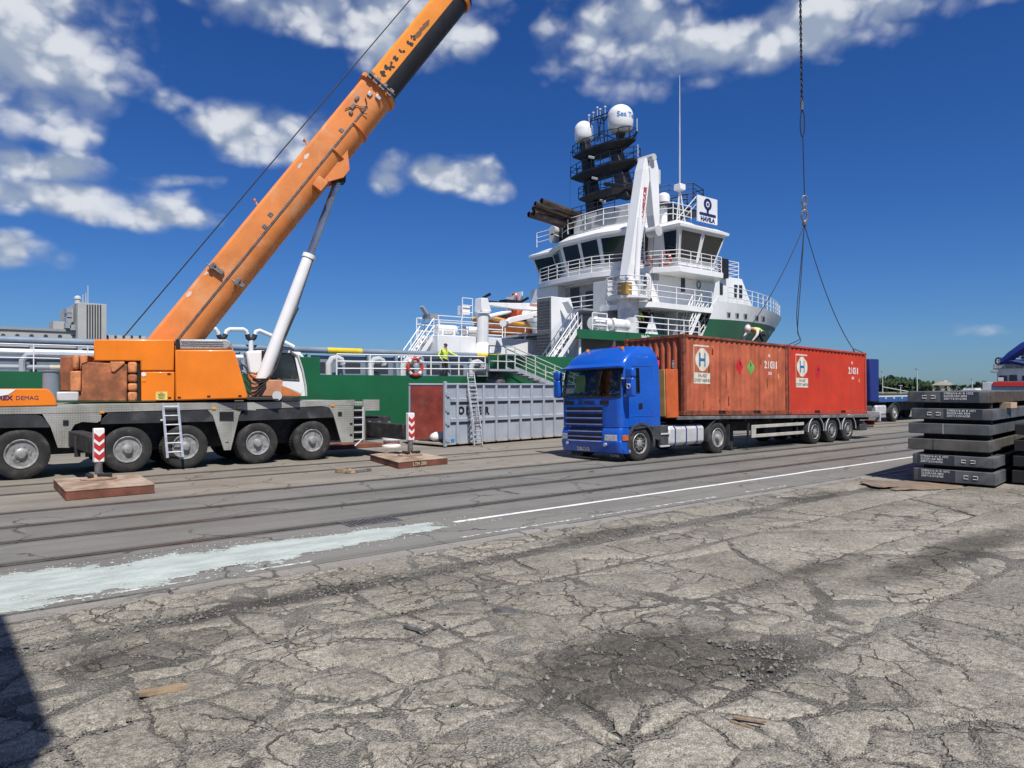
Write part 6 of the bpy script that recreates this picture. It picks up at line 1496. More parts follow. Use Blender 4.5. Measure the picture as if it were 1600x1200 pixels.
sp(MB().box(11.95, 12.45, SN - .03, SN + .004, 2.9, 3.38), 'box_plate', M_lightgrey)
def grid_side(zs, sgn, n=26):
    rings = []
    for z in zs:
        row = []
        for i in range(n + 1):
            s = i / n; u = ust(z) + s * (ubow(z) - ust(z)); row.append(Vector((u, SCV - sgn * hb(u, z), z)))
        rings.append(row)
    return rings
def zg(s): return 6.55 + .85 * s
def ztop(s): return 7.78 + .6 * s
def fc(rows, nm, m):
    mb = MB()
    for sgn in (1, -1):
        rings = []; n = 26
        for fz in rows:
            row = []
            for i in range(n + 1):
                s = i / n; z = fz(s); u = ust(z) + s * (ubow(z) - ust(z)); row.append(Vector((u, SCV - sgn * hb(u, z), z)))
            rings.append(row)
        mb.loft(rings, cap0=False, cap1=False, closed=False)
    return sp(mb, nm, m, smooth=40, doubles=True)
fc([(lambda s, k=k: -2.9 + (zg(s) + 2.9) * k / 8) for k in range(9)], 'bow_hull', M_shipgreen)
fc([(lambda s, k=k: zg(s) + (ztop(s) - zg(s)) * k / 3) for k in range(4)], 'bow_bulwark', M_shipwhite)
def onhull(px, py, out=.02):
    """where the sight line meets the near bow plating"""
    q = ray(px, py); lo, hi = .02, .08
    f = lambda t_: (_O + q * t_).y - (SCV - hb((_O + q * t_).x, (_O + q * t_).z))
    t0 = .030
    while t0 < .09 and f(t0) < 0: t0 += .0005
    lo, hi = t0 - .0005, t0
    for _ in range(25):
        m_ = (lo + hi) / 2
        if f(m_) < 0: lo = m_
        else: hi = m_
    p = _O + q * lo; return p - q.normalized() * out
for x, y in ((595, 912), (652, 917), (707, 922), (783, 935), (825, 940)):
    a = [onhull(*CR(x + dx, y + dy), .03) for dx, dy in ((-13, -22), (13, -20), (10, 18), (-10, 16))]; sp(MB().add(a, [(0, 1, 2, 3)]), 'mooring_port', M_shipgrey, smooth=0)
    a = [onhull(*CR(x + dx, y + dy), .04) for dx, dy in ((-3, -15), (10, -14), (8, 14), (-3, 10))]; sp(MB().add(a, [(0, 1, 2, 3)]), 'mooring_port_shade', M_void, smooth=0)
a = [onhull(*CR(*q), .04) for q in ((882, 922), (915, 935), (912, 985), (884, 968))]; sp(MB().add(a, [(0, 1, 2, 3)]), 'bow_fairlead', M_void, smooth=0)
vs, fs = text_mesh('HAVILA FANØ', 1.0, .02)
def hullpt(a, b):                                   # a along 0..1, b 0..1 between baseline and top in the photo
    return onhull(1172 + 33.5 * a, 513.0 + 4.0 * a + (1 - b) * 7.5 * (1 - .12 * a), .03)
lo_, hi_ = min(a for a, b in vs), max(a for a, b in vs); l2_, h2_ = min(b for a, b in vs), max(b for a, b in vs)
mk('ship_name', [hullpt((a - lo_) / (hi_ - lo_), (b - l2_) / (h2_ - l2_)) for a, b in vs], fs, M_letterw, ship, smooth=0)
# decks
sp(MB().box(-33.9, 28.5, SN + .13, SFV - .13, 1.3, 1.42), 'cargo_deck', M_shipgrey); sp(MB().box(-33.5, 27.5, SN + .14, SN + 1.5, 2.38, 2.45), 'side_walkway', M_shipgrey)
dk = [(ust(7.2) + s / 20 * (ubow(7.2) - ust(7.2))) for s in range(21)]; pol = [(u, SCV - hb(u, 7.2) + .1) for u in dk] + [(u, SCV + hb(u, 7.2) - .1) for u in reversed(dk)]
sp(MB().prism(pol, 'z', 7.15, 7.25), 'forecastle_deck', M_shipgreen)
# bulwark rail, inner bulwark with cargo pipes
def rl(pts, nm='railing', **k): return sp(railing(pts, **k), nm, M_shipwhite)
rl([onv(526, 587, SN + .06), onv(758, 586.5, SN + .06)], h=.92, r=.032); rl([(-30, SN + .06, 2.62), (8.0, SN + .06, 2.62)], h=.9, rails=2, r=.02)
sp(MB().box(-33, 27.4, SN + 1.52, SN + 1.68, 1.4, 3.5), 'inner_bulwark', M_tube, smooth=0)
k = 0
for u in [x * 1.45 - 30 for x in range(39)]:
    sp(MB().prism([(SN + 1.1, 2.46), (SN + 1.52, 2.46), (SN + 1.52, 3.55), (SN + 1.35, 3.55)], 'x', u - .07, u + .07), 'bulwark_stay', M_tube, smooth=0)
    if 12 < u < 24: sp(MB().box(u + .35, u + 1.1, SN + 1.49, SN + 1.519, 2.75, 3.2), 'bulwark_port', mat('dark_recess', (.03, .035, .045), .7), smooth=0)
sp(MB().cyl((-33, SN + 1.45, 3.72), (27.3, SN + 1.45, 3.72), .135, n=14), 'crash_rail', M_tube)
for px in (538, 764): p = onv(px, 550, SN + 1.45); sp(MB().cyl((p.x - .85, p.y, 3.72), (p.x + .85, p.y, 3.72), .142, n=14), 'yellow_sleeve', M_yellow)
sp(MB().cyl((-33, SN + 1.0, 3.30), (10.5, SN + 1.0, 3.30), .11, n=12), 'white_pipe', M_shipwhite); sp(MB().cyl((-33, SN + 1.1, 3.02), (10, SN + 1.1, 3.02), .05, n=8), 'cable_pipe', M_shipgrey)
sp(MB().cyl((-33, SN + .9, 2.78), (10, SN + .9, 2.78), .085, n=10), 'grey_pipe', M_shipgrey)
for px in (35, 175): p = onv(px, 560, SN + .8); sp(MB().tube([(p.x, p.y, 2.46), (p.x, p.y, 3.0), (p.x + .12, p.y, 3.18), (p.x + .35, p.y, 3.22), (p.x + 2.2, p.y, 3.22)], .11, 10), 'pipe_elbow', M_shipgrey)
p = onv(96, 573, SN + .9); sp(MB().cyl((p.x - .35, p.y, 2.78), (p.x, p.y, 2.78), .088, n=10), 'beige_sleeve', mat('beige', (.5, .45, .34), .6))
for px in (525, 590, 640, 745):
    p = onv(px, 565, SN + 1.0); sp(MB().tube([(p.x - .35, p.y, 2.46), (p.x - .35, p.y, 3.1), (p.x - .2, p.y, 3.34), (p.x + .05, p.y, 3.38), (p.x + .25, p.y, 3.3), (p.x + .32, p.y, 3.1)], .14, 10), 'gooseneck_vent', M_lightgrey)
V = [onv(*C2(x, y), SN + 1.2) for x, y in ((60, 268), (100, 250), (125, 254), (138, 272), (142, 284))]; sp(MB().tube(V, .085, 10), 'hose_pipe', M_shipwhite)
V = [onv(*C2(x, y), SN + 1.2) for x, y in ((142, 284), (148, 297), (162, 302), (174, 296), (180, 282))]; sp(MB().tube(V, .10, 10), 'rubber_elbow', M_rubber)
V = [onv(*C2(x, y), SN + 1.2) for x, y in ((180, 282), (184, 266), (200, 256), (275, 256), (290, 266), (296, 282))]; sp(MB().tube(V, .085, 10), 'hose_pipe', M_shipwhite)
V = [onv(*C2(x, y), SN + 1.2) for x, y in ((296, 282), (300, 300), (316, 314), (332, 302), (338, 284))]; sp(MB().tube(V, .10, 10), 'rubber_elbow', M_rubber)
V = [onv(*C2(x, y), SN + 1.2) for x, y in ((338, 284), (342, 268), (360, 262), (430, 292), (545, 350))]; sp(MB().tube(V, .085, 10), 'hose_pipe', M_shipwhite)
a = onv(*C2(316, 312), SN + 1.2); sp(MB().cyl((a.x, a.y, 2.4), a, .10, n=10), 'pipe_post', M_shipwhite)
a = onv(*C2(585, 400), SN + 1.0); sp(MB().tube([(a.x - .9, a.y, a.z + .05), (a.x - .1, a.y, a.z + .05), (a.x + .08, a.y, a.z - .15), (a.x + .08, a.y, 2.4)], .14, 10), 'pipe_elbow', M_shipwhite)
# aft platform of the forecastle with deck crane, stairs, life rafts
sp(MB().prism([(22.1, 33.2), (36, 33.2), (36, SFV - .2), (30, SFV - .2), (28.5, 35.6), (22.1, 35.6)], 'z', 3.95, 4.92), 'aft_platform', M_shipwhite, bev=.03); sp(MB().prism([(22.4, 33.6), (35, 33.6), (35, SFV - .3), (30.3, SFV - .3), (28.8, 35.4), (22.4, 35.4)], 'z', 1.42, 3.95), 'platform_base', M_shipgrey)
rl([(28.4, 35.5, 4.92), (22.2, 35.5, 4.92), (22.2, 33.3, 4.92), (33.0, 33.3, 4.92)], h=1.05, r=.03)
sp(stairs((20.4, 34.2, 2.6), (22.2, 34.2, 4.9), .9, (0, 1, 0)), 'stairway', M_shipwhite)
sp(MB().box(22.0, 22.5, 33.8, 34.6, 5.85, 6.1).beam((22.2, 34.2, 5.9), (21.7, 34.2, 6.5), .3, .12), 'fire_monitor', M_shipgrey)
for u0 in (23.0, 24.7): sp(MB().cyl((u0, 34.7, 5.35), (u0 + 1.3, 34.7, 5.35), .27, n=16).box(u0 + .2, u0 + .3, 34.4, 35.0, 4.92, 5.35).box(u0 + 1.0, u0 + 1.1, 34.4, 35.0, 4.92, 5.35), 'life_raft', M_shipwhite, bev=.04)
pc = Vector((24.9, 32.9, 0))
sp(MB().cyl((pc.x, pc.y, 4.0), (pc.x, pc.y, 6.25), .33, n=22).cyl((pc.x, pc.y, 6.2), (pc.x, pc.y, 6.3), .42, n=22).lathe([(.6, 0), (.33, .7)], (pc.x, pc.y, 3.9), (0, 0, 1), 20), 'deck_crane_pillar', M_shipwhite, smooth=35)
sp(MB().prism([(pc.x - .35, 6.3), (pc.x + .4, 6.3), (pc.x + .12, 7.05), (pc.x - .3, 7.05)], 'y', pc.y - .32, pc.y + .32), 'deck_crane_head', M_shipwhite, bev=.03)
J = lambda px, py: (lambda p: (p.x, p.z))(onv(px, py, 32.9))
sp(MB().prism([J(752, 474), J(764, 473), J(800, 474), J(858, 474), J(864, 480), J(858, 487), J(800, 483), J(764, 478)], 'y', 32.7, 33.1), 'deck_crane_jib', M_shipwhite, bev=.02)
sp(MB().cyl(onv(763, 495, 32.9), onv(797, 486, 32.9), .12, n=12), 'jib_cylinder', M_shipwhite)
sp(MB().prism([J(862, 476), J(866, 494), J(842, 494), J(792, 505), J(787, 507), J(784, 502), J(790, 497), J(846, 484)], 'y', 32.4, 32.65), 'deck_crane_fly_jib', M_shipwhite, bev=.02)
sp(MB().cyl(onv(786, 505, 32.5), onv(786, 505, 32.1), .2, n=14), 'jib_sheave', M_shipwhite); p = onv(836, 476, 32.68); sp(MB().box(p.x - .4, p.x + .4, p.y - .01, p.y, p.z - .06, p.z + .06), 'red_marking', mat('pale_red', (.6, .25, .2), .5), smooth=0)
L_ = onv(738, 480, 32.9); sp(railing([(L_.x - .1, 33.7, 5.9), (L_.x + .6, 33.7, 5.9)], h=1.2, r=.025, mb=None).box(L_.x, L_.x + .5, 33.8, 34.3, 6.2, 6.7), 'crane_ladder_cage', M_shipwhite)
# rescue boat in its davit
rb = thing('rescue_boat', 'orange rescue boat hanging in its davit behind the deck crane', 'boat', (31, 38, 5.6))
rings = []
for i in range(9):
    s = i / 8; u = 28.6 + 5.0 * s; w = .95 * math.sin(math.pi * min(1, .28 + s * .62)) ** .6; rings.append([Vector((u, 38 + w * math.cos(a), 6.2 + (.75 + .25 * (1 - s) ** 2) * math.sin(a) * (1 if math.sin(a) < 0 else .28) + .35 * (1 - s) ** 3)) for a in [2 * math.pi * k / 14 for k in range(14)]])
MB().loft(rings).build('hull', mat('rescue_orange', (.68, .17, .02), .45), rb, smooth=50); MB().tube([r[7] for r in rings[::-1]] + [r[0] for r in rings], .16, 8).build('fender_tube', mat('buoy_orange', (.75, .33, .03), .5), rb)
MB().box(31.2, 33.3, 37.4, 38.6, 6.3, 7.3).build('console', mat('boat_red', (.5, .09, .03), .5), rb, bev=.1); MB().box(29.6, 30.6, 37.7, 38.3, 6.3, 6.9).build('engine', M_black, rb, bev=.08)
sp(MB().tube([(29.4, 39.4, 5), (29.4, 39.2, 7.9), (29.6, 38.3, 8.2)], .1, 8).tube([(32.8, 39.4, 5), (32.8, 39.2, 7.9), (32.9, 38.3, 8.2)], .1, 8).tube([(29.4, 39, 7.8), (32.8, 39, 7.8)], .08, 8).box(30.6, 31.8, 37.8, 38.6, 7.4, 7.9), 'boat_davit', M_mast)
sp(MB().tube([(33.0, 36.8, 4.9), (33.0, 36.8, 5.5), (32.6, 36.8, 6.3), (31.6, 36.8, 7.2)], [.95, .8, .62, .5], 16), 'ventilation_cowl', M_shipwhite)
# cross-hatched funnel casing with grey louvre doors
sp(MB().prism([(28.02, 2.46), (30.2, 2.46), (30.2, 5.4), (29.5, 7.2), (28.02, 7.2)], 'y', 30.6, 31.85), 'vent_casing', M_shipwhite, bev=.02)
for a, b in ((3.4, 5.3), (5.36, 7.15)):
    lp = sp(MB().box(27.98, 28.019, 30.65, 31.8, a, b), 'louvre_panel', mat('louvre_grey', (.13, .135, .14), .6)); 
    for k in range(10): sp(MB().box(27.955, 27.979, 30.7, 31.75, a + .06 + k * (b - a - .1) / 10, a + .10 + k * (b - a - .1) / 10), 'louvre_slat', MATS['louvre_grey'], lp, smooth=0)
# forecastle side: green band over an open side passage
sp(MB().box(28.6, 39.75, SN, SN + .22, 4.78, 5.30), 'green_band', M_shipgreen, bev=.01); sp(MB().box(28.6, 42, SN + .23, SFV - .2, 5.14, 5.27), 'upper_deck', M_shipgrey)
sp(MB().box(29.5, 42, 31.0, 42.5, 1.42, 5.13), 'side_passage_wall', M_shipgrey, smooth=0)
for u in (29.0, 31.8, 34.6, 37.4): sp(MB().cyl((u, SN + .35, 1.42), (u, SN + .35, 5.13), .08, n=10), 'deck_pillar', M_shipwhite)
p = onv(1007, 531, SN - .006); text('IMO', .42, M_letterw, ship, (p.x + .1, SN - .006, 5.03), bold=.012)
sp(stairs((26.3, 29.5, 2.5), (28.7, 29.5, 5.27), .6, (0, 1, 0)), 'stairway', M_shipwhite); sp(stairs((27.3, 30.2, 2.5), (29.7, 30.2, 5.27), .6, (0, 1, 0)), 'stairway', M_shipwhite)
rl([(29.8, SN + .15, 5.27), (31.0, SN + .15, 5.27)], h=1.0, r=.032); rl([(33.4, SN + .15, 5.27), (39.6, SN + .15, 5.27)], h=1.05, r=.032)
for u0 in (30.2, 31.75): sp(MB().cyl((u0, SN + .6, 5.75), (u0 + 1.35, SN + .6, 5.75), .36, n=16).tube([(u0 + .3, SN + .6 + .38 * math.cos(a), 5.75 + .38 * math.sin(a)) for a in [2 * math.pi * k / 14 for k in range(14)]], .03, 5, True).box(u0 + .2, u0 + 1.1, SN + .3, SN + .9, 5.27, 5.42), 'life_raft', M_shipwhite, smooth=35)
sp(MB().box(29.0, 29.4, 29.9, 30.3, 6.3, 6.5).beam((29.2, 30.1, 5.3), (29.2, 30.1, 6.4), .06).beam((29.05, 30.1, 6.3), (28.6, 30.1, 6.9), .5, .06), 'searchlight', M_shipwhite)
# accommodation block, two storeys
sp(MB().box(37.0, 44, 31.0, 42.0, 5.28, 9.42), 'accommodation_block', M_shipwhite, bev=.02)
sp(MB().box(36.6, 37.0, 31.02, 33.6, 5.28, 9.4), 'aft_bulkhead', M_shipwhite); sp(MB().box(36.3, 36.999, 39.0, 41.98, 5.28, 9.4), 'aft_bulkhead', M_shipwhite)
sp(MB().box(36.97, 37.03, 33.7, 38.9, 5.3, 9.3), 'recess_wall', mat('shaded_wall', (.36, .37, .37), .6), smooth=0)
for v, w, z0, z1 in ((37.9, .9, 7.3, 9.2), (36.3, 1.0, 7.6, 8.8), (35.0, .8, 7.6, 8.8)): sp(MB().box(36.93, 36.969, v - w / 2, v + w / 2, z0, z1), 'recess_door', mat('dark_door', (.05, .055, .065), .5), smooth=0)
sp(MB().box(33.6, 36.6, 33.7, 38.9, 7.05, 7.18), 'recess_balcony', M_shipgrey); rl([(35.2, 38.8, 7.18), (35.2, 33.8, 7.18)], h=1.05, r=.028)
sp(MB().box(34.5, 36.2, 32.4, 33.69, 5.28, 8.9), 'grey_locker', M_lightgrey, bev=.02)
# side deck at second storey with rounded aft end
pol = [(34.4 + .9 * (1 - math.cos(a)), SN + .05 + .9 * (1 - math.sin(a))) for a in [math.pi / 2 * k / 6 for k in range(7)]] + [(41.0, SN + .05), (42.9, 31.2), (34.4, 33.0)]
sp(MB().prism(pol, 'z', 6.95, 7.28), 'side_deck', M_shipwhite); rl([(34.5, 32.5, 7.28), (34.5, SN + .9, 7.28), (34.8, SN + .35, 7.28), (35.4, SN + .12, 7.28), (41.0, SN + .12, 7.28)], h=1.05, r=.03)
for px, py, w, h in ((1008, 440, .30, .75), (1067, 445, .42, .95)): p = onv(px, py, 30.99); sp(MB().box(p.x - w / 2, p.x + w / 2, 30.95, 30.998, p.z - h / 2, p.z + h / 2), 'cabin_window', M_shipglass, bev=.03)
p = onv(1025, 431, 30.9); sp(MB().box(p.x - .2, p.x + .2, 30.8, 30.99, p.z - .3, p.z + .3), 'floodlight', M_shipgrey, bev=.02); p = onv(1047, 430, 30.9); sp(MB().box(p.x - .55, p.x + .55, 30.85, 30.99, p.z - .07, p.z + .07), 'strip_lamp', M_lightgrey, bev=.02)
p = onv(1042, 485, 30.95); sp(MB().box(p.x - .4, p.x + .4, 30.8, 30.99, p.z - .08, p.z + .08), 'strip_lamp', M_white, bev=.02)
p = onv(1092, 447, 30.96); sp(MB().tube([(p.x + .2 * math.cos(a), 30.97, p.z + .08 + .24 * math.sin(a)) for a in [2 * math.pi * k / 16 for k in range(16)]], .04, 5, True).box(p.x - .28, p.x + .28, 30.96, 30.985, p.z - .34, p.z - .27), 'small_logo', mat('pale_navy', (.12, .17, .36), .5))
sp(stairs((40.2, 29.9, 5.27), (42.2, 29.9, 7.28), .8, (0, 1, 0)), 'stairway', M_shipwhite); sp(stairs((38.6, 29.5, 5.27), (39.9, 29.5, 7.2), .7, (0, 1, 0)), 'stairway', M_shipwhite)
sp(MB().box(37.9, 38.0, 29.6, 30.6, 5.27, 7.0), 'passage_partition', M_lightgrey); p = onv(1012, 515, 30.98)
sp(MB().box(p.x - .6, p.x + .5, 30.93, 30.995, 5.35, 6.9), 'dark_doorway', M_void, smooth=0); sp(MB().box(p.x + .55, p.x + 1.6, 30.93, 30.995, 5.35, 6.9), 'blue_grey_door', M_tube, smooth=0)
sp(MB().prism([(34.9, 5.3), (36.1, 5.3), (35.5, 6.6)], 'y', 29.6, 29.66), 'white_splash_plate', M_shipwhite)
sp(MB().box(41.3, 42.1, 29.6, 30.1, 5.28, 5.9), 'yellow_locker', M_yellow, bev=.02)
# bridge deck with walkway
pol = [(37.9, SN + .3), (42.5, SN + .3), (44.5, 31.5), (45, 41.5), (42.5, 43.7), (38.6, 43.7), (36.2, 41.0), (35.6, 38.5), (35.4, 34.8), (36.2, 32.2)]
sp(MB().prism(pol, 'z', 9.42, 9.78), 'bridge_deck', M_shipwhite, bev=.02)
rl([(38.6, 43.6, 9.78), (36.3, 40.9, 9.78), (35.7, 38.4, 9.78), (35.5, 34.8, 9.78), (36.3, 32.3, 9.78), (37.95, SN + .38, 9.78), (42.4, SN + .38, 9.78), (43.9, 31.0, 9.78)], h=1.05, rails=4, r=.028, step=1.25)
def outset(P, d):
    n = len(P); out = []
    for i in range(n):
        a, b, c = Vector(P[i - 1]), Vector(P[i]), Vector(P[(i + 1) % n]); e1 = (b - a).normalized(); e2 = (c - b).normalized()
        n1 = Vector((e1.y, -e1.x)); n2 = Vector((e2.y, -e2.x)); m_ = (n1 + n2).normalized(); k = d / max(.4, m_.dot(n1)); out.append((b.x + m_.x * k, b.y + m_.y * k))
    return out
def wheelhouse(P, z0, zs_, zh, zr, name, panes, mull=.10):
    """P counter-clockwise plan; inclined window band between sill and head; sloping roof fascia"""
    R = [[(x, y, z) for x, y in outset(P, d)] for z, d in ((z0, 0), (zs_, .0), (zh, .55), (zh + .06, .72), (zh + .22, .74), (zr, -.35))]
    h = sp(MB().loft(R), name, M_shipwhite, smooth=20)
    lo, hi = [Vector(q) for q in R[1]], [Vector(q) for q in R[2]]; n = len(P)
    for i, k in panes.items():
        a0, a1, b0, b1 = lo[i], lo[(i + 1) % n], hi[i], hi[(i + 1) % n]; nn = (a1 - a0).cross(b0 - a0).normalized()
        for s0, s1 in (k if isinstance(k, list) else [((j + mull * .6) / k, (j + 1 - mull * .6) / k) for j in range(k)]):
            q = [a0.lerp(a1, s0), a0.lerp(a1, s1), b0.lerp(b1, s1), b0.lerp(b1, s0)]; q = [q[0].lerp(q[3], .06), q[1].lerp(q[2], .06), q[2].lerp(q[1], .05), q[3].lerp(q[0], .05)]
            w_ = sp(MB().add([p_ + nn * .02 for p_ in q], [(0, 1, 2, 3)]), 'bridge_window', M_shipglass, h, smooth=0)
            sp(MB().tube([p_ + nn * .02 for p_ in q], .04, 4, True), 'window_frame', M_shipwhite, w_)
    return h
MP = [(37.2, 32.3), (42.5, 32.3), (44, 34), (44.2, 38.8), (42.6, 40.6), (38.3, 40.9), (36.95, 38.6), (36.65, 34.8)]
wheelhouse(MP, 9.78, 10.35, 12.25, 13.15, 'bridge_house', {7: 1, 6: 2, 5: 1, 4: 1, 0: 3})
WP = [(38.25, 29.75), (42.05, 29.75), (42.05, 32.6), (38.25, 32.6)]
wheelhouse(WP, 9.78, 10.25, 12.2, 12.95, 'bridge_wing', {0: 2, 3: [(.66, .95)]})
WPF = [(38.6, 40.6), (42.2, 40.6), (42.2, 43.3), (38.6, 43.3)]
wheelhouse(WPF, 9.78, 10.25, 12.2, 12.95, 'bridge_wing', {3: 1, 2: 3})
# wing door with porthole, ladder, lifebuoys
sp(MB().box(38.1, 38.16, 31.2, 32.1, 9.85, 11.9), 'wing_door', M_lightgrey, bev=.02); sp(MB().cyl((38.1, 31.65, 11.2), (38.06, 31.65, 11.2), .16, n=14), 'porthole', M_shipglass)
ldm = MB(); ldm.tube([(37.1, 31.6, 9.8), (37.1, 31.6, 13.4)], .03, 5).tube([(37.1, 32.1, 9.8), (37.1, 32.1, 13.4)], .03, 5)
for k in range(12): ldm.cyl((37.1, 31.6, 9.95 + .28 * k), (37.1, 32.1, 9.95 + .28 * k), .022, n=5)
sp(ldm, 'wall_ladder', M_shipwhite)
rl([(38.0, 43.2, 13.0), (38.2, 41.1, 13.12), (36.95, 38.6, 13.15), (36.65, 34.8, 13.15), (37.2, 32.6, 13.15), (38.0, 32.2, 13.1), (38.3, 30.2, 12.95), (40.2, 30.2, 12.95)], h=1.1, r=.03)
lifebuoy((37.15, 31.35, 10.3), (-1, -.2, 0), .3, 'red lifebuoy on the bridge deck railing left of the wing door', 'lifebuoys on the ship')
lifebuoy((37.75, 30.3, 10.3), (-1, -.4, 0), .3, 'red lifebuoy at the corner of the bridge wing', 'lifebuoys on the ship')
p = onv(648.5, 573.5, SN - .02); lifebuoy((p.x, SN - .03, p.z), (0, -1, 0), .38, 'orange lifebuoy with white bands on the aft bulwark railing', 'lifebuoys on the ship')
p = onu(812, 446, 36.0); lifebuoy((36.0, 43.6, 8.9), (-1, 0, 0), .36, 'lifebuoy on the far end of the bridge walkway', 'lifebuoys on the ship')
sp(MB().box(35.7, 36.4, 43.0, 44.2, 7.9, 8.05).box(36.3, 36.4, 43.0, 44.2, 8.0, 9.4).box(35.7, 35.75, 43.1, 44.2, 8.05, 9.0), 'far_walkway_end', M_shipwhite); sp(MB().box(37, 38.5, 42.6, 44.3, 8.2, 8.5).beam((36.2, 43.6, 5.5), (36.2, 43.6, 8.0), .35).beam((36.2, 43.6, 7.9), (37.2, 42.4, 6.9), .16), 'far_walkway', M_shipwhite)
# board with emblem on the wing roof
a = onv(1090, 304, SN + .3); b = onv(1121, 352, SN + .3); hbz = sp(MB().box(a.x, b.x, SN + .3, SN + .38, b.z, a.z), 'emblem_board', M_shipwhite, bev=.01)
cx = (a.x + b.x) / 2; W_ = b.x - a.x; H_ = a.z - b.z; yv = SN + .29
sp(MB().prism([(cx + (.20 + 0) * W_ * math.cos(t_), a.z - .28 * H_ + .235 * H_ * math.sin(t_)) for t_ in [2 * math.pi * k / 24 for k in range(24)]], 'y', yv, yv + .009), 'emblem_ring', M_navy, hbz, smooth=0)
sp(MB().prism([(cx + .085 * W_ * math.cos(t_), a.z - .28 * H_ + .11 * H_ * math.sin(t_)) for t_ in [2 * math.pi * k / 20 for k in range(20)]], 'y', yv - .004, yv + .004), 'emblem_eye', M_shipwhite, hbz, smooth=0)
sp(MB().prism([(cx + .05 * W_ * math.cos(t_), a.z - .28 * H_ + .065 * H_ * math.sin(t_)) for t_ in [2 * math.pi * k / 16 for k in range(16)]], 'y', yv - .008, yv), 'emblem_pupil', M_navy, hbz, smooth=0)
sp(MB().box(cx - .055 * W_, cx + .055 * W_, yv, yv + .008, a.z - .66 * H_, a.z - .48 * H_).prism([(cx - .40 * W_, a.z - .74 * H_), (cx + .40 * W_, a.z - .74 * H_), (cx + .42 * W_, a.z - .69 * H_), (cx + .40 * W_, a.z - .63 * H_), (cx - .40 * W_, a.z - .63 * H_), (cx - .42 * W_, a.z - .69 * H_)], 'y', yv - .002, yv + .007), 'emblem_foot', M_navy, hbz, smooth=0)
text('HAVILA', .40, M_navy, hbz, (cx, yv - .004, b.z + .12 * H_), bold=.022, sx=1.12)
sp(MB().beam((a.x - .9, SN + 1.3, 13.0), (a.x, SN + .4, a.z - .1), .06).beam((a.x - .2, SN + 1.5, 13.0), (a.x, SN + .4, a.z - .6), .05), 'board_brace', M_shipwhite)
# whip aerial on its tripod
q = onv(1062, 293, 31.2); tpz = MB()
for dx, dy in ((-.35, 0), (.3, .25), (.3, -.25)): tpz.beam((q.x + dx, q.y + dy, 13.0), (q.x, q.y, q.z), .06)
sp(tpz, 'aerial_tripod', M_shipwhite); sp(MB().box(q.x - .28, q.x + .28, q.y - .28, q.y + .28, q.z - .2, q.z + .2), 'aerial_box', M_shipwhite, bev=.03)
t_ = onv(1061, 117, 31.2); sp(MB().tube([q, (q.x, q.y, (q.z + t_.z) / 2), (q.x, q.y, t_.z)], [.06, .05, .02], 8), 'whip_aerial', M_lightgrey)
# mast: black tiers and legs
def mk_u(px, py, u=38.6): p = onu(px, py, u); return p
def tier(pl, pr, depth, th, rails=True):
    a, b = mk_u(*pl), mk_u(*pr); z = (a.z + b.z) / 2; v0, v1 = b.y, a.y; u0, u1 = 38.6 - depth / 2, 38.6 + depth / 2
    k = .28 * (v1 - v0); P_ = [(u0 + .5, v0), (u1 - .5, v0), (u1, v0 + k), (u1, v1 - k), (u1 - .5, v1), (u0 + .5, v1), (u0, v1 - k), (u0, v0 + k)]
    rings = [[(38.6 + (x - 38.6) * s, (v0 + v1) / 2 + (y - (v0 + v1) / 2) * s, z + dz) for x, y in P_] for dz, s in ((-th, .72), (-th * .25, 1), (0, 1))]
    sp(MB().loft(rings), 'mast_platform', M_mast, smooth=0)
    if rails: sp(railing([(x, y, z) for x, y in P_], h=.75, rails=2, r=.03, closed=True, step=1.0), 'mast_railing', M_mast)
    return z, v0, v1
zA = tier(CM(240, 530), CM(770, 440), 1.7, .5); zB = tier(CM(222, 735), CM(812, 625), 1.7, .55); zC = tier(CM(300, 950), CM(820, 850), 1.8, .45); 
for (x0, y0, x1, y1, w0, w1) in ((325, 440, 420, 1100, .62, .95), (600, 430, 720, 960, .62, 1.0)):
    a, b = mk_u(*CM(x0, y0)), mk_u(*CM(x1, y1)); sp(MB().loft([[b + Vector((sx * w1 * .5, sy * w1 * .5, 0)) for sx, sy in ((-1, -1), (1, -1), (1, 1), (-1, 1))], [a + Vector((sx * w0 * .5, sy * w0 * .5, 0)) for sx, sy in ((-1, -1), (1, -1), (1, 1), (-1, 1))]]), 'mast_leg', M_mast, smooth=0, bev=.06)
def dome(cx, cy, r, hgt, txt=None):
    c_ = mk_u(cx, cy); d_ = (c_ - _O).dot(_F); R_ = r * d_ / FPX; Hh = hgt * d_ / FPX
    prof = [(R_ * .55, -Hh * .5), (R_ * .82, -Hh * .42), (R_ * .97, -Hh * .30), (R_, -Hh * .12), (R_, Hh * .08)] + [(R_ * math.cos(a), Hh * .08 + Hh * .42 * math.sin(a)) for a in [math.pi / 2 * k / 8 for k in range(1, 8)]] + [(R_ * .03, Hh * .5)]
    sp(MB().lathe(prof, c_, (0, 0, 1), 28), 'satellite_dome', M_shipwhite, smooth=40)
    sp(MB().cyl(c_ + Vector((0, 0, -Hh * .5 - .7)), c_ + Vector((0, 0, -Hh * .5)), R_ * .22, R_ * .4, 14), 'dome_pedestal', M_mast)
    if txt:
        vs, fs = text_mesh(txt, .50, .008); fd = math.atan2(-c_.y, -c_.x) + .55
        mk('lettering', [c_ + Vector(((R_ + .015) * math.cos(fd + a / R_), (R_ + .015) * math.sin(fd + a / R_), b + .05)) for a, b in vs], fs, mat('sky_blue_lettering', (.08, .25, .6), .5), ship, smooth=0)
dome(*CM(313, 340), 14.6, 34); dome(*CM(656, 217), 20, 44, 'Sea Tel')
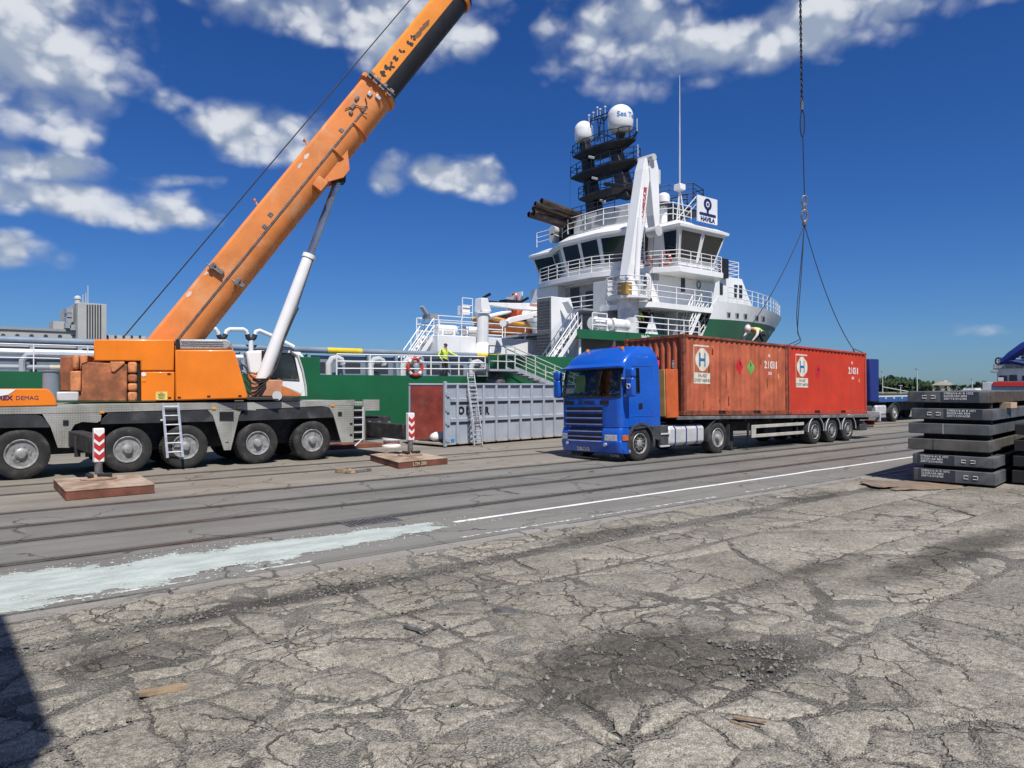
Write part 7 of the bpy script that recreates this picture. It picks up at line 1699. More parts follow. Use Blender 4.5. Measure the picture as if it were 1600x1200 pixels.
# lattice top, aerials, radar bars
lt = MB()
for (x0, y0, x1, y1) in ((380, 215, 470, 180), (470, 180, 545, 155), (375, 235, 540, 190), (440, 215, 470, 430), (500, 195, 505, 430), (475, 215, 440, 430), (380, 220, 360, 440), (450, 330, 510, 330), (455, 250, 505, 260), (560, 160, 500, 240), (470, 180, 500, 240), (480, 350, 600, 400), (380, 430, 480, 350)):
    lt.beam(mk_u(*CM(x0, y0)), mk_u(*CM(x1, y1)), .06)
sp(lt, 'mast_lattice', M_mast)
for x, y in ((362, 185), (402, 160), (440, 112), (467, 128), (513, 105)): a = mk_u(*CM(x, y)); sp(MB().ball(a, .1, 8).cyl(a, a - Vector((0, 0, .7)), .03, n=5), 'mast_aerial', M_lightgrey)
for (x, y0, y1) in ((812, 210, 330), (820, 455, 570)): sp(MB().cyl(mk_u(*CM(x, y0)), mk_u(*CM(x, y1)), .035, n=5), 'rod_aerial', M_lightgrey)
sp(MB().beam(mk_u(*CM(815, 335)), mk_u(*CM(765, 410)), .1), 'aerial_outrigger', M_mast); sp(MB().beam(mk_u(*CM(190, 525)), mk_u(*CM(240, 540)), .08), 'aerial_outrigger', M_mast)
a, b = mk_u(*CM(510, 825), 37.2), mk_u(*CM(700, 850), 37.2); sp(MB().beam(a, b, .22, .25), 'radar_scanner', M_mast, bev=.03)
for x, y in ((385, 575), (415, 772), (490, 985)): sp(MB().beam(mk_u(*CM(x - 22, y - 5), 37.0), mk_u(*CM(x + 22, y + 5), 37.0), .16), 'deck_light', M_lightgrey, bev=.02)
for x in (190, 470): pass
sp(MB().cyl(mk_u(*CM(188, 530)), mk_u(*CM(183, 1055)), .012, n=4).cyl(mk_u(*CM(475, 440)), mk_u(*CM(545, 1000), 37), .012, n=4).cyl(mk_u(*CM(320, 450)), mk_u(*CM(325, 800)), .012, n=4), 'stay_wires', M_mast)
a = mk_u(*CM(300, 1010)); b = mk_u(*CM(760, 900))
sp(railing([(36.9, a.y, 13.9), (36.9, b.y, 13.9)], h=1.0, rails=3, r=.03), 'mast_base_railing', M_mast)
sp(MB().box(37.6, 41.5, 33.4, 39.0, 13.1, 14.5), 'mast_house', M_lightgrey, bev=.03); sp(MB().box(37.55, 37.6, 36.8, 37.5, 13.5, 14.2), 'mast_house_hatch', M_shipgrey)
sp(railing([(40.2, 32.9, 14.6), (42.0, 31.4, 14.8), (44, 32, 14.8), (44.2, 35, 14.8)], h=1.4, rails=4, r=.035), 'black_roof_railing', M_mast)
sp(MB().box(39.5, 44.5, 32, 40, 14.5, 14.62), 'roof_platform', M_mast)
p = onv(1037, 310, 32.5); sp(MB().cyl((p.x, p.y, p.z - .3), (p.x, p.y, p.z + .1), .42, n=16).ball((p.x, p.y, p.z + .1), .42, 14, (1, 1, .7)).cyl((p.x, p.y, 13), (p.x, p.y, p.z - .3), .25, n=10), 'small_dome', M_shipwhite)
# exhaust stacks pointing aft
for (xe, ye, xs, ys) in ((846, 314, 912, 338), (836, 319, 908, 344), (833, 326, 900, 350), (834, 333, 904, 356), (826, 335, 893, 356)):
    e, s_ = onu(xe, ye, 34.2), onu(xs, ys, 38.2); d = (e - s_).normalized(); sp(MB().cyl(s_, e, .21, n=14, caps=False).cyl(s_, e - d * .15, .17, n=14), 'exhaust_pipe', mat('sooty_brown', (.05, .036, .03), .6, var=.4, vscale=1.5, dirt=((.14, .09, .07), .45, 1.2)))
sp(MB().box(37.6, 39.2, 38.6, 40.6, 13.0, 14.2), 'exhaust_casing', M_mast, bev=.05)
for px, py in ((868, 361), (868, 373)): p = onu(px, py, 37.5); sp(MB().cyl(p + Vector((.2, 0, 0)), p + Vector((-.35, 0, 0)), .3, .36, n=14), 'search_lamp', M_lightgrey)
# knuckle-boom crane amidships
kc = Vector((34.2, 30.4, 0)); M_wrap = mat('patchy_white_grey', (.66, .66, .65), .5, var=.12, vscale=2, dirt=((.36, .38, .42), .5, 2.5))
sp(MB().cyl((kc.x, kc.y, 5.27), (kc.x, kc.y, 7.45), .64, n=24), 'crane_column', M_wrap, smooth=35)
sp(MB().cyl((kc.x, kc.y, 7.45), (kc.x, kc.y, 7.6), 1.35, n=16).cyl((kc.x, kc.y, 7.6), (kc.x, kc.y, 8.7), .6, .55, n=20), 'crane_turret', M_shipwhite, smooth=35)
sp(railing([(kc.x + 1.35 * math.cos(a), kc.y + 1.35 * math.sin(a), 7.6) for a in [2 * math.pi * k / 10 for k in range(10)]], h=1.15, rails=4, r=.032, closed=True, step=.9), 'crane_railing', M_shipwhite)
sp(MB().box(kc.x - 1.2, kc.x - .65, kc.y - .9, kc.y - .2, 7.62, 8.35), 'crane_cabinet', mat('ochre_box', (.5, .3, .07), .5), bev=.02)
b0, b1 = onv(982, 438, 30.3), onv(1007, 250, 30.3); d = (b1 - b0).normalized(); sd = Vector((d.z, 0, -d.x))
def bq(p_, w, y0, y1): return [p_ + sd * w + Vector((0, y0 - 30.3, 0)), p_ + sd * w + Vector((0, y1 - 30.3, 0)), p_ - sd * w + Vector((0, y1 - 30.3, 0)), p_ - sd * w + Vector((0, y0 - 30.3, 0))]
sp(MB().loft([bq(b0, .46, 30.0, 30.65), bq(b0.lerp(b1, .12), .42, 29.95, 30.7), bq(b0.lerp(b1, .9), .34, 29.97, 30.67), bq(b1, .24, 30.0, 30.6)]), 'crane_main_boom', M_shipwhite, smooth=0, bev=.03)
j0, j1 = onv(1011, 249, 30.1), onv(1017, 358, 30.1); d2 = (j1 - j0).normalized(); sd = Vector((d2.z, 0, -d2.x))
def jq(p_, w): return [p_ + sd * w + Vector((.35, -.25, 0)), p_ + sd * w + Vector((.35, .35, 0)), p_ - sd * w + Vector((.35, .35, 0)), p_ - sd * w + Vector((.35, -.25, 0))]
sp(MB().loft([jq(j0, .28), jq(j0.lerp(j1, .12), .42), jq(j0.lerp(j1, .8), .30), jq(j1, .2)]), 'crane_outer_jib', M_shipwhite, smooth=0, bev=.03)
sp(MB().cyl(j1 + Vector((.35, -.35, -.1)), j1 + Vector((.35, .45, -.1)), .34, n=18), 'jib_end_sheave', M_lightgrey); sp(MB().cyl(j0 + Vector((.1, -.5, .05)), j0 + Vector((.1, .7, .05)), .22, n=14), 'knuckle_pin', M_lightgrey)
p = onv(1026, 277, 30.1); sp(MB().box(p.x - .3, p.x + .15, p.y - .2, p.y + .2, p.z - .45, p.z + .45).cyl((p.x - .6, p.y, p.z + .1), (p.x, p.y, p.z + .1), .06, n=8), 'jib_bracket', M_lightgrey, bev=.03)
sp(MB().cyl(onv(995, 438, 29.8), onv(1000, 340, 29.9), .16, n=12).cyl(onv(1000, 342, 29.9), onv(1003, 300, 29.95), .09, n=10), 'crane_luff_cylinder', M_shipwhite)
c_ = b0.lerp(b1, .60); text('MACGREGOR', .42, mat('maker_red', (.5, .04, .04), .5), ship, (c_.x + .06, 29.935, c_.z), d, Vector((-d.z, 0, d.x)), bold=.012)
sp(MB().cyl(onv(1017, 366, 30.1) + Vector((.3, 0, 0)), onv(1016, 472, 30.1), .02, n=4).cyl(onv(1016, 466, 30.1), onv(1016, 480, 30.1), .12, n=8).ball(onv(1016, 474, 30.1), .2, 8), 'crane_wire', M_rope); sp(MB().box(*(lambda p: (p.x - .3, p.x + .3, p.y - .08, p.y + .08, p.z - .08, p.z + .08))(onv(1017, 479, 30.1))), 'yellow_hook', M_yellow, bev=.03)
# forecastle deckhouse, rails
fh = [(43.2, 7.3), (50.2, 7.3), (48.2, 10.15), (43.2, 10.15)]; sp(MB().prism(fh, 'y', 31.6, 41.4), 'forecastle_house', M_shipwhite, bev=.03)
for x, y, w, h in ((547, 735, .36, .8), (645, 750, .42, .95), (677, 752, .40, .95), (450, 720, .36, .9)): p = onv(*CR(x, y), 31.55); sp(MB().box(p.x - w / 2, p.x + w / 2, 31.55, 31.6, p.z - h / 2, p.z + h / 2), 'house_window', M_shipglass, bev=.03)
rl([(43.3, 31.7, 10.15), (47.9, 31.7, 10.15), (48.2, 41, 10.15)], h=1.2, rails=4, r=.03); p = onv(*CR(550, 600), 31.6); sp(MB().box(p.x - .4, p.x + .4, 31.3, 31.7, p.z - .7, p.z + .7), 'black_loudspeaker', M_black, bev=.03)
us_ = [43 + 17.5 * k / 12 for k in range(13)]; rl([(u, SCV - hb(u, 8.2) + .08, ztop((u - 41.3) / 20.7)) for u in us_], h=1.05, r=.032, step=1.3)
# fender tyres along the hull, below the rail
for u in (3, 8.5, 14, 19.5): sp(MB().tube([(u + .5 * math.cos(a), SN - .16, .2 + .5 * math.sin(a)) for a in [2 * math.pi * k / 18 for k in range(18)]], .16, 8, True), 'fender_tyre', M_rubber)
# ------------------------------------------------------------------ gangway
gw = thing('gangway', 'aluminium gangway with handrails sloping from the ship rail to the quay', 'gangway', (28, 28.2, 0))
GA, GB = Vector((22.9, 28.0, 3.0)), Vector((31.5, 27.3, .15)); sdv = Vector((0, 1, 0))
for s in (-.35, .35):
    MB().beam(GA + sdv * s, GB + sdv * s, .06, .2).build('side_beam', M_alu, gw); mb = MB()
    for h_ in (.5, 1.0): mb.tube([GA + sdv * s + Vector((0, 0, h_)), GB + sdv * s + Vector((0, 0, h_))], .028, 6)
    for k in range(8): q = GA.lerp(GB, k / 7) + sdv * s; mb.cyl(q, q + Vector((0, 0, 1.0)), .028, n=6)
    mb.build('handrail', mat('pale_gangway', (.55, .58, .5), .5), gw)
    if s < 0: MB().tube([GA + sdv * s + Vector((0, 0, .8))] + [GA.lerp(GB, k / 14) + sdv * s + Vector((0, 0, .35 + .35 * abs(math.sin(k * 1.1)))) for k in range(1, 14)], .012, 4).build('safety_rope', M_letterw, gw)
for k in range(26): q = GA.lerp(GB, (k + .5) / 26); MB().box(q.x - .15, q.x + .15, q.y - .33, q.y + .33, q.z - .02, q.z + .03).build('tread', M_steel, gw, smooth=0)
MB().box(21.3, 23.2, 27.6, SN - .02, 2.86, 2.96).build('landing_platform', M_alu, gw); railing([(21.3, 27.65, 2.96), (22.9, 27.65, 2.96)], h=1.1, rails=3, r=.03, step=.5).build('landing_rail', MATS['pale_gangway'], gw); MB().lathe([(.5, 0), (.5, .12), (.35, .35), (.1, .5)], (22.2, 28.3, 2.3), (0, 0, 1), 16).build('turntable', M_steel, gw)
# ------------------------------------------------------------------ people
def person(name, label, loc, yaw, J, helmet=None, scale=1.0, top=M_hivis, sleeves=None, group=None):
    """one continuous skinned body from joints (x forward, y left, z up, metres), coloured by region"""
    t_ = thing(name, label, 'person', loc, (0, 0, yaw), group)
    V_ = []; E_ = []; Rr = []; reg = []
    def add(p, r, parent, g):
        V_.append(Vector(p) * scale); Rr.append(r * scale); reg.append(g)
        if parent is not None: E_.append((parent, len(V_) - 1))
        return len(V_) - 1
    pel = add(J['pelvis'], .135, None, 'leg'); wst = add(J['waist'], .125, pel, 'top'); chs = add(J['chest'], .155, wst, 'top'); nck = add(J['neck'], .06, chs, 'skin')
    hd0 = add(J['head'], .085, nck, 'skin'); hd1 = add(Vector(J['head']) + (Vector(J['head']) - Vector(J['neck'])).normalized() * .11, .082, hd0, 'skin')
    for s, side in ((1, 'l'), (-1, 'r')):
        sh = add(J['sh_' + side], .075, chs, 'top'); el_ = add(J['el_' + side], .052, sh, 'arm'); wr = add(J['wr_' + side], .036, el_, 'arm')
        d = (Vector(J['wr_' + side]) - Vector(J['el_' + side])).normalized(); x, y, _ = basis(d)
        pm_ = add(Vector(J['wr_' + side]) + d * .06, .034, wr, 'skin')
        for k in range(4):
            b_ = Vector(J['wr_' + side]) + d * .10 + x * (.022 * (k - 1.5)); f1 = add(b_, .011, pm_, 'skin'); add(b_ + d * (.07 - .008 * abs(k - 1.4)) + y * -.02, .008, f1, 'skin')
        th_ = add(Vector(J['wr_' + side]) + d * .055 + x * .05, .012, pm_, 'skin'); add(Vector(J['wr_' + side]) + d * .10 + x * .065, .009, th_, 'skin')
        hp = add(J['hp_' + side], .098, pel, 'leg'); kn = add(J['kn_' + side], .068, hp, 'leg'); an = add(J['an_' + side], .048, kn, 'leg'); ft = add(Vector(J['an_' + side]) + Vector((.10, 0, -.06)), .045, an, 'shoe'); add(Vector(J['an_' + side]) + Vector((.19, 0, -.065)), .035, ft, 'shoe')
    me = bpy.data.meshes.new('b'); me.from_pydata([tuple(v) for v in V_], E_, []); o = bpy.data.objects.new('b', me); COL.objects.link(o)
    md = o.modifiers.new('skin', 'SKIN'); md.use_smooth_shade = True
    for i, sv in enumerate(me.skin_vertices[0].data): sv.radius = (Rr[i], Rr[i]); sv.use_root = (i == 0)
    sb_ = o.modifiers.new('sub', 'SUBSURF'); sb_.levels = 1
    dg = bpy.context.evaluated_depsgraph_get(); m2 = bpy.data.meshes.new_from_object(o.evaluated_get(dg)); bpy.data.objects.remove(o)
    m2.name = 'body'; m2.materials.clear()
    mats_ = {'leg': M_trouser, 'top': top, 'arm': sleeves or top, 'skin': M_skin, 'shoe': M_black}; keys = list(mats_)
    for k in keys: m2.materials.append(mats_[k])
    mids = [((V_[a] + V_[b]) / 2, V_[a], V_[b], reg[b] if reg[b] != 'top' or reg[a] != 'leg' else 'top') for a, b in E_]
    for p in m2.polygons:
        c = p.center; best = None; bd = 9
        for (m_, a, b, g) in mids:
            ab = b - a; t0 = max(0, min(1, (c - a).dot(ab) / max(1e-9, ab.length_squared))); dd = (c - (a + ab * t0)).length
            if dd < bd: bd, best = dd, g
        p.material_index = keys.index(best); p.use_smooth = True
    bo_ = bpy.data.objects.new('body', m2); COL.objects.link(bo_); bo_.parent = t_; PM[bo_.name] = PM[t_.name]
    hd = Vector(J['head']) * scale; hu = (Vector(J['head']) - Vector(J['neck'])).normalized(); fx = Vector((1, 0, 0)) - hu * hu.x; fx = fx.normalized() if fx.length > .2 else Vector((0, 0, -1)); fy = hu.cross(fx)
    hc = hd + hu * .055 * scale
    F_ = MB().ball(hc + fx * .085 * scale - hu * .012 * scale, .018 * scale, 6); F_.build('nose', M_skin, t_, world=False)
    for s in (-1, 1):
        MB().ball(hc + fx * .072 * scale + fy * (.032 * s * scale) + hu * .012 * scale, .011 * scale, 6).build('eye', M_black, t_, world=False); MB().ball(hc + fy * (.086 * s * scale), .02 * scale, 6).build('ear', M_skin, t_, world=False)
    MB().cyl(hc + fx * .078 * scale - hu * .052 * scale - fy * .022 * scale, hc + fx * .078 * scale - hu * .052 * scale + fy * .022 * scale, .006 * scale, n=5).build('mouth', mat('lips', (.3, .1, .09), .6), t_, world=False)
    rings = []
    hm = helmet or M_hair; R_ = (.118 if helmet else .099) * scale; base = hc + hu * (.025 * scale) - fx * (.012 * scale)
    for j in range(5):
        a = math.pi / 2 * j / 4.3; rings.append([base + hu * (R_ * .95 * math.sin(a)) + (fx * math.cos(b) * 1.12 + fy * math.sin(b)) * (R_ * math.cos(a)) for b in [2 * math.pi * k / 12 for k in range(12)]])
    h_ = MB().loft(rings).build('helmet' if helmet else 'hair', hm, t_, world=False, smooth=60)
    if helmet: MB().loft([[base + (fx * math.cos(b) * 1.35 + fy * math.sin(b)) * (R_ * 1.06) - hu * .004 * scale for b in [2 * math.pi * k / 12 for k in range(12)]], [base + (fx * math.cos(b) * 1.35 + fy * math.sin(b)) * (R_ * 1.06) + hu * .008 * scale for b in [2 * math.pi * k / 12 for k in range(12)]]]).build('helmet_brim', hm, t_, world=False)
    return t_
STAND = dict(pelvis=(0, 0, .95), waist=(.01, 0, 1.12), chest=(.02, 0, 1.34), neck=(.02, 0, 1.52), head=(.04, 0, 1.60), sh_l=(.0, .19, 1.42), el_l=(.06, .27, 1.15), wr_l=(.22, .24, .98), sh_r=(0, -.19, 1.42), el_r=(.02, -.27, 1.14), wr_r=(.16, -.24, .95), hp_l=(0, .10, .88), kn_l=(.03, .12, .50), an_l=(-.01, .13, .09), hp_r=(0, -.10, .88), kn_r=(.02, -.12, .50), an_r=(-.02, -.14, .09))
p = onv(695, 587, SN + .75)
person('person', 'worker in yellow hi-vis shirt and dark trousers standing at the ship rail', (p.x, SN + .75, 2.45), rad(-75), dict(STAND, el_l=(.2, .38, 1.25), wr_l=(.42, .5, 1.16), el_r=(-.1, -.36, 1.2), wr_r=(.06, -.34, 1.02)), None, 1.0)
BEND = dict(pelvis=(-.30, 0, .40), waist=(-.14, 0, .50), chest=(.08, 0, .56), neck=(.25, 0, .56), head=(.34, 0, .55), sh_l=(.12, .19, .52), el_l=(.24, .25, .32), wr_l=(.36, .18, .16), sh_r=(.12, -.19, .52), el_r=(.26, -.25, .32), wr_r=(.40, -.16, .17), hp_l=(-.30, .11, .37), kn_l=(.04, .20, .40), an_l=(-.20, .18, .10), hp_r=(-.30, -.11, .37), kn_r=(-.02, -.18, .12), an_r=(-.42, -.18, .11))
wq = TM @ Vector((CL - 1.05, .62, CH - .03)); M_helm = mat('white_helmet', (.75, .75, .74), .35)
person('person', 'worker in white helmet and yellow vest crouching on the rust-orange container roof', (wq.x, wq.y, wq.z), rad(176), BEND, M_helm, 1.0, sleeves=mat('light_shirt', (.6, .6, .58), .8))
for k, (px, tp_, hl) in enumerate(((998, M_hivis, None), (1013, M_trouser, None))):
    q = onv(px, 520, 30.3); person('person', ['person in yellow top and dark trousers on the ship side deck by the crane column', 'person in dark clothes standing right of the yellow-topped one on the ship side deck'][k], (q.x, 30.3, 5.27), rad(-60 if k else -120), STAND, hl, .96, top=tp_)

# ------------------------------------------------------------------ far shore, left: concrete store with tower
struct(MB().box(-600, 3000, 235, 1500, -3, -.4).build('far_quay', M_concrete_far, smooth=0))
bD = 250.0
bd = thing('silo_building', 'pale concrete warehouse with round openings and a ribbed tower across the water', 'building', (0, bD, -.4))
def bpx(x, y, v=bD): p = onv(*C1(x, y), v); return p.x, p.z
x0, _ = bpx(-500, 260); x1, _ = bpx(800, 285); zt1 = bpx(200, 262)[1]
MB().box(x0, bpx(405, 262)[0], bD, bD + 40, -.4, zt1).build('store_wall', M_concrete_far, bd); MB().box(bpx(556, 280)[0], x1, bD + 4, bD + 40, -.4, bpx(600, 282)[1]).build('store_wall', M_concrete_far, bd)
MB().box(x0, bpx(405, 262)[0], bD - .4, bD + 40, zt1, zt1 + .7).build('parapet', mat('parapet_grey', (.3, .3, .3), .8), bd)
for x in range(-420, 380, 76): q = bpx(x + 57, 290 + (x / 400) * 6); MB().cyl((q[0], bD - .05, q[1]), (q[0], bD + .3, q[1]), .55, n=18).build('round_opening', mat('opening_dark', (.04, .045, .05), .7), bd)
for x in range(590, 800, 44): q = bpx(x, 290); MB().box(q[0] - .35, q[0] + .35, bD + 3.9, bD + 4.1, q[1] - .5, q[1] + .3).build('round_opening', MATS['opening_dark'], bd)
a, b = bpx(404, 118), bpx(556, 118); MB().box(a[0], b[0], bD - 4, bD + 14, -.4, a[1]).build('tower', M_concrete_far, bd, bev=.1)
c = bpx(361, 150); MB().box(c[0], a[0], bD + 4, bD + 13, -.4, a[1] - 1.2).build('tower_side', M_concrete_far, bd)
for k in range(6): q = bpx(450 + k * 14, 130), bpx(457 + k * 14, 318); MB().box(q[0][0], q[1][0], bD - 4.15, bD - 3.98, q[1][1], q[0][1]).build('tower_slot', MATS['opening_dark'], bd, smooth=0)
q = bpx(416, 105); MB().cyl((q[0], bD, a[1]), (q[0], bD, a[1] + 1.4), .8, n=14).lathe([(1.0, 0), (.9, .6), (.3, 1.0)], (q[0], bD, a[1] + 1.4), (0, 0, 1), 14).build('roof_tank', M_lightgrey, bd)
for x, y in ((471, 20), (444, 70), (460, 60)): q = bpx(x, y); MB().cyl((q[0], bD, a[1]), (q[0], bD, q[1]), .14, n=5).build('roof_mast', M_lightgrey, bd)
for x, y in ((375, 155), (378, 182), (374, 205), (395, 245), (370, 235)): q = bpx(x, y, bD - 1); MB().box(q[0] - .9, q[0] + .5, bD - 1, bD + 3.9, q[1] - .8, q[1] + .8).build('wall_plant', M_shipgrey, bd)
q = bpx(290, 245), bpx(400, 262); MB().box(q[0][0], q[1][0], bD + 2, bD + 10, zt1, q[0][1] + 2).build('roof_room', M_concrete_far, bd)

# ------------------------------------------------------------------ far shore, right: land, wooded hill, trees, house, masts, ship
struct(MB().box(274, 3000, -900, 234.5, -3, -.35).build('far_shore', mat('shore_earth', (.16, .17, .10), .9, world=True, vscale=.05), smooth=0))
def gat(px, dist):
    q = ray(px, HORY); q = q / q.length; q2 = Vector((q.x, q.y, 0)); return q2 * dist
def zat(py, dist, px): return EYE + (HORY - py) * dist / FPX / math.hypot(1, (px - 800) / FPX)
def leaf_mat(name, c):
    m = bpy.data.materials.new(name); m.use_nodes = True; t, b, P = pos_nodes(m)
    n = t.noise(P, .6, 4, .6); t.put(b.inputs['Base Color'], t.mix(t.ss(n, .35, .7), tuple(x * .55 for x in c) + (1,), tuple(x * 1.3 for x in c) + (1,))); b.inputs['Roughness'].default_value = .7
    b.inputs['Specular IOR Level'].default_value = .2
    return m
LM = [leaf_mat('leaf_dark', (.028, .055, .02)), leaf_mat('leaf_mid', (.05, .095, .03)), leaf_mat('leaf_light', (.085, .13, .045))]
M_bark = mat('bark', (.08, .06, .045), .9)
def crown_geo(rnd, w, h, n):
    vs, fs = [], []
    cl = [(rnd.uniform(-.6, .6) * w * .5, rnd.uniform(-.6, .6) * w * .5, h * rnd.uniform(.15, .9), rnd.uniform(.16, .34)) for _ in range(15)]
    for _ in range(n):
        c = rnd.choice(cl); k = 1 - .45 * (c[2] / h); r = c[3] * w * k
        d = Vector((rnd.gauss(0, 1), rnd.gauss(0, 1), rnd.gauss(0, .8))).normalized() * (r * rnd.uniform(.55, 1.05)); p = Vector((c[0] * k, c[1] * k, c[2])) + d; s = rnd.uniform(.16, .36)
        x = Vector((rnd.gauss(0, 1), rnd.gauss(0, 1), rnd.gauss(0, 1))).normalized(); y = x.cross(d).normalized() if d.length > 1e-6 else Vector((1, 0, 0)); b = len(vs)
        vs += [p - x * s, p + y * s * .7, p + x * s, p - y * s * .7]; fs.append((b, b + 1, b + 2, b + 3))
    return vs, fs
TREES = []
for k in range(4):
    r_ = random.Random(20 + k); vs, fs = crown_geo(r_, 1.0 * 6, 6.0, 900); me = bpy.data.meshes.new('crown'); me.from_pydata([tuple(v + Vector((0, 0, 1.6))) for v in vs], [], fs); TREES.append(me)
tm = MB().cyl((0, 0, 0), (.1, 0, 2.2), .28, .2, 8).cyl((.1, 0, 2.2), (.9, .3, 4.6), .17, .06, 6).cyl((.1, 0, 2.2), (-.8, -.2, 4.4), .16, .06, 6).cyl((.1, 0, 2.2), (.1, .5, 5.5), .16, .05, 6)
trunk_me = bpy.data.meshes.new('trunk'); trunk_me.from_pydata([tuple(v) for v in tm.v], [], tm.f); trunk_me.materials.append(M_bark)
def tree(px, top, dist, wscale, kind, label, base=-.35):
    p = gat(px, dist); h = zat(top, dist, px) - base; s = h / 7.6
    t_ = thing('tree', label, 'tree', (p.x, p.y, base), (0, 0, random.uniform(0, 6)), 'trees on the far shore'); t_.scale = (s * wscale, s * wscale, s)
    me = TREES[random.randrange(4)].copy(); me.materials.append(LM[kind]); c = bpy.data.objects.new('crown', me); COL.objects.link(c); c.parent = t_; PM[c.name] = PM[t_.name]
    tr = bpy.data.objects.new('trunk', trunk_me); COL.objects.link(tr); tr.parent = t_
for px, top, dist, w, k, lb in ((1498, 606, 300, 1.3, 0, 'low dark tree left of the pale house on the far shore'), (1517, 602, 310, 1.2, 1, 'bushy green tree right of the pale house on the far shore'), (1530, 597, 330, 1.15, 0, 'tall dark tree right of the pale house on the far shore'), (1512, 603, 350, 1.0, 0, 'dark tree just right of the pale house'), (1478, 603, 345, 1.0, 0, 'dark tree just left of the pale house'), (1455, 606, 300, 1.3, 0, 'broad dark tree between lamp mast and pale house'), (1425, 609, 300, 1.4, 2, 'light green bush beside the tall lamp mast'), (1403, 609, 290, 1.4, 2, 'light green bush left of the tall lamp mast'), (1537, 595, 300, .8, 1, 'green tree next to the white-red ship'), (1385, 606, 310, 1.2, 1, 'green tree next to the blue headboard'), (1546, 602, 330, 1.0, 0, 'dark tree partly behind the grey ship side'), (1490, 601, 320, 1.9, 0, 'wide dark tree right of the house roof'), (1504, 600, 335, 1.8, 1, 'wide green tree above the left end of the white shed'), (1524, 598, 340, 1.7, 0, 'wide dark tree above the right end of the white shed'), (1445, 603, 330, 1.9, 0, 'wide dark tree right of the tall lamp mast'), (1464, 602, 335, 1.7, 0, 'wide dark tree in front of the house wall'), (1392, 586, 420, .9, 0, 'tallest dark tree on top of the wooded hill'), (1400, 590, 430, 1.0, 0, 'second dark tree on top of the wooded hill')):
    tree(px, top, dist, w, k, lb, -.35 if dist < 400 else 4)
# wooded hill: one mass of leaf clumps on a ground swell
r_ = random.Random(4); vs, fs = [], []
for _ in range(15000):
    px = r_.uniform(1368, 1475); crest = 591 + 17 * (max(0, (px - 1432)) / 43) ** 1.2 - 3 * math.sin((px - 1370) / 14) + (4 if px < 1378 else 0) + 2.5 * math.sin(px * .9)
    dist = r_.uniform(380, 520); ztop_ = zat(crest, 450, px); z = -.3 + (ztop_ + .3) * r_.random() ** .6 * (.55 + .45 * (dist - 380) / 140); p = gat(px, dist); p.z = z; s = r_.uniform(.5, 1.2)
    p += Vector((0, 0, nz(px * .35, dist * .06, 3) * 2.2))
    x = Vector((r_.gauss(0, 1), r_.gauss(0, 1), r_.gauss(0, 1))).normalized(); y = x.orthogonal().normalized(); b = len(vs); vs += [p - x * s, p + y * s, p + x * s, p - y * s]; fs.append((b, b + 1, b + 2, b + 3))
tag(mk('hillside_wood', vs, fs, LM[0], smooth=0), 'dark green wood covering the distant hill on the right', 'wood', kind='stuff')
hl = MB(); n = 24; rings = []
for i in range(n + 1):
    px = 1350 + 140 * i / n; rings.append([gat(px, 395) + Vector((0, 0, -.4)), gat(px, 430) + Vector((0, 0, max(-.4, zat(598 + 15 * max(0, (px - 1430) / 50), 430, px) - 1.5))), gat(px, 520) + Vector((0, 0, max(-.4, zat(597 + 15 * max(0, (px - 1430) / 50), 520, px) - 2))), gat(px, 600) + Vector((0, 0, -.4))])
hl.loft(rings, closed=False, cap0=False, cap1=False); struct(hl.build('hill', LM[0], smooth=40))
# pale house with hipped roof
hp = gat(1474, 360); hs = thing('pale_house', 'pale house with a hipped roof and roof lantern among the far trees', 'house', (hp.x, hp.y, -.35)); hs.scale = (.6, .6, 1); zz = lambda y: zat(y, 360, 1474)
MB().box(-6.5, 6.5, -5, 5, 0, zz(602) + .35).build('wall', mat('cream_wall', (.55, .52, .43), .85), hs, world=False)
MB().loft([[(-7, -5.4, zz(602) + .36), (7, -5.4, zz(602) + .36), (7, 5.4, zz(602) + .36), (-7, 5.4, zz(602) + .36)], [(-3, -2, zz(596) + .36), (3, -2, zz(596) + .36), (3, 2, zz(596) + .36), (-3, 2, zz(596) + .36)]]).build('roof', mat('grey_roof', (.25, .23, .2), .8), hs, world=False)
MB().box(-2, 2, -1.5, 1.5, zz(596) + .36, zz(594) + .36).build('roof_lantern', MATS['cream_wall'], hs, world=False)
for x in (-4.5, -1.5, 1.5, 4.5): MB().box(x - .6, x + .6, -5.08, -5.0, 1.4, 3.0).build('window', M_shipglass, hs, world=False)
for px, top, dist, lb in ((1433, 577, 260, 'tall lamp mast rising above the wooded shore'), (1379, 581, 300, 'thin lamp mast beside the blue headboard'), (1519, 593, 300, 'thin lamp post right of the pale house'), (1407, 603, 280, 'short lamp post before the wooded hill')):
    p = gat(px, dist); z = zat(top, dist, px); lm = thing('lamp_mast', lb, 'lamp post', (p.x, p.y, -.35), group='lamp masts on the far shore'); MB().cyl((0, 0, 0), (0, 0, z + .35), .22, .12, 8).build('pole', M_lightgrey, lm, world=False); MB().box(-1.0, 1.0, -.25, .25, z + .3, z + .65).build('lamp_head', M_shipgrey, lm, world=False)
p = gat(1519, 240); wbx = thing('white_shed', 'low white shed with a jagged top before the far trees', 'shed', (p.x, p.y, -.5)); zz = zat(609, 240, 1519) + .5
MB().box(-2.3, 2.3, -2, 2, 0, zz).build('wall', M_white, wbx, world=False)
for k in range(7): MB().box(-2.2 + k * .64, -1.85 + k * .64, -1.5, 1.5, zz, zz + .5).build('roof_box', M_white, wbx, world=False)
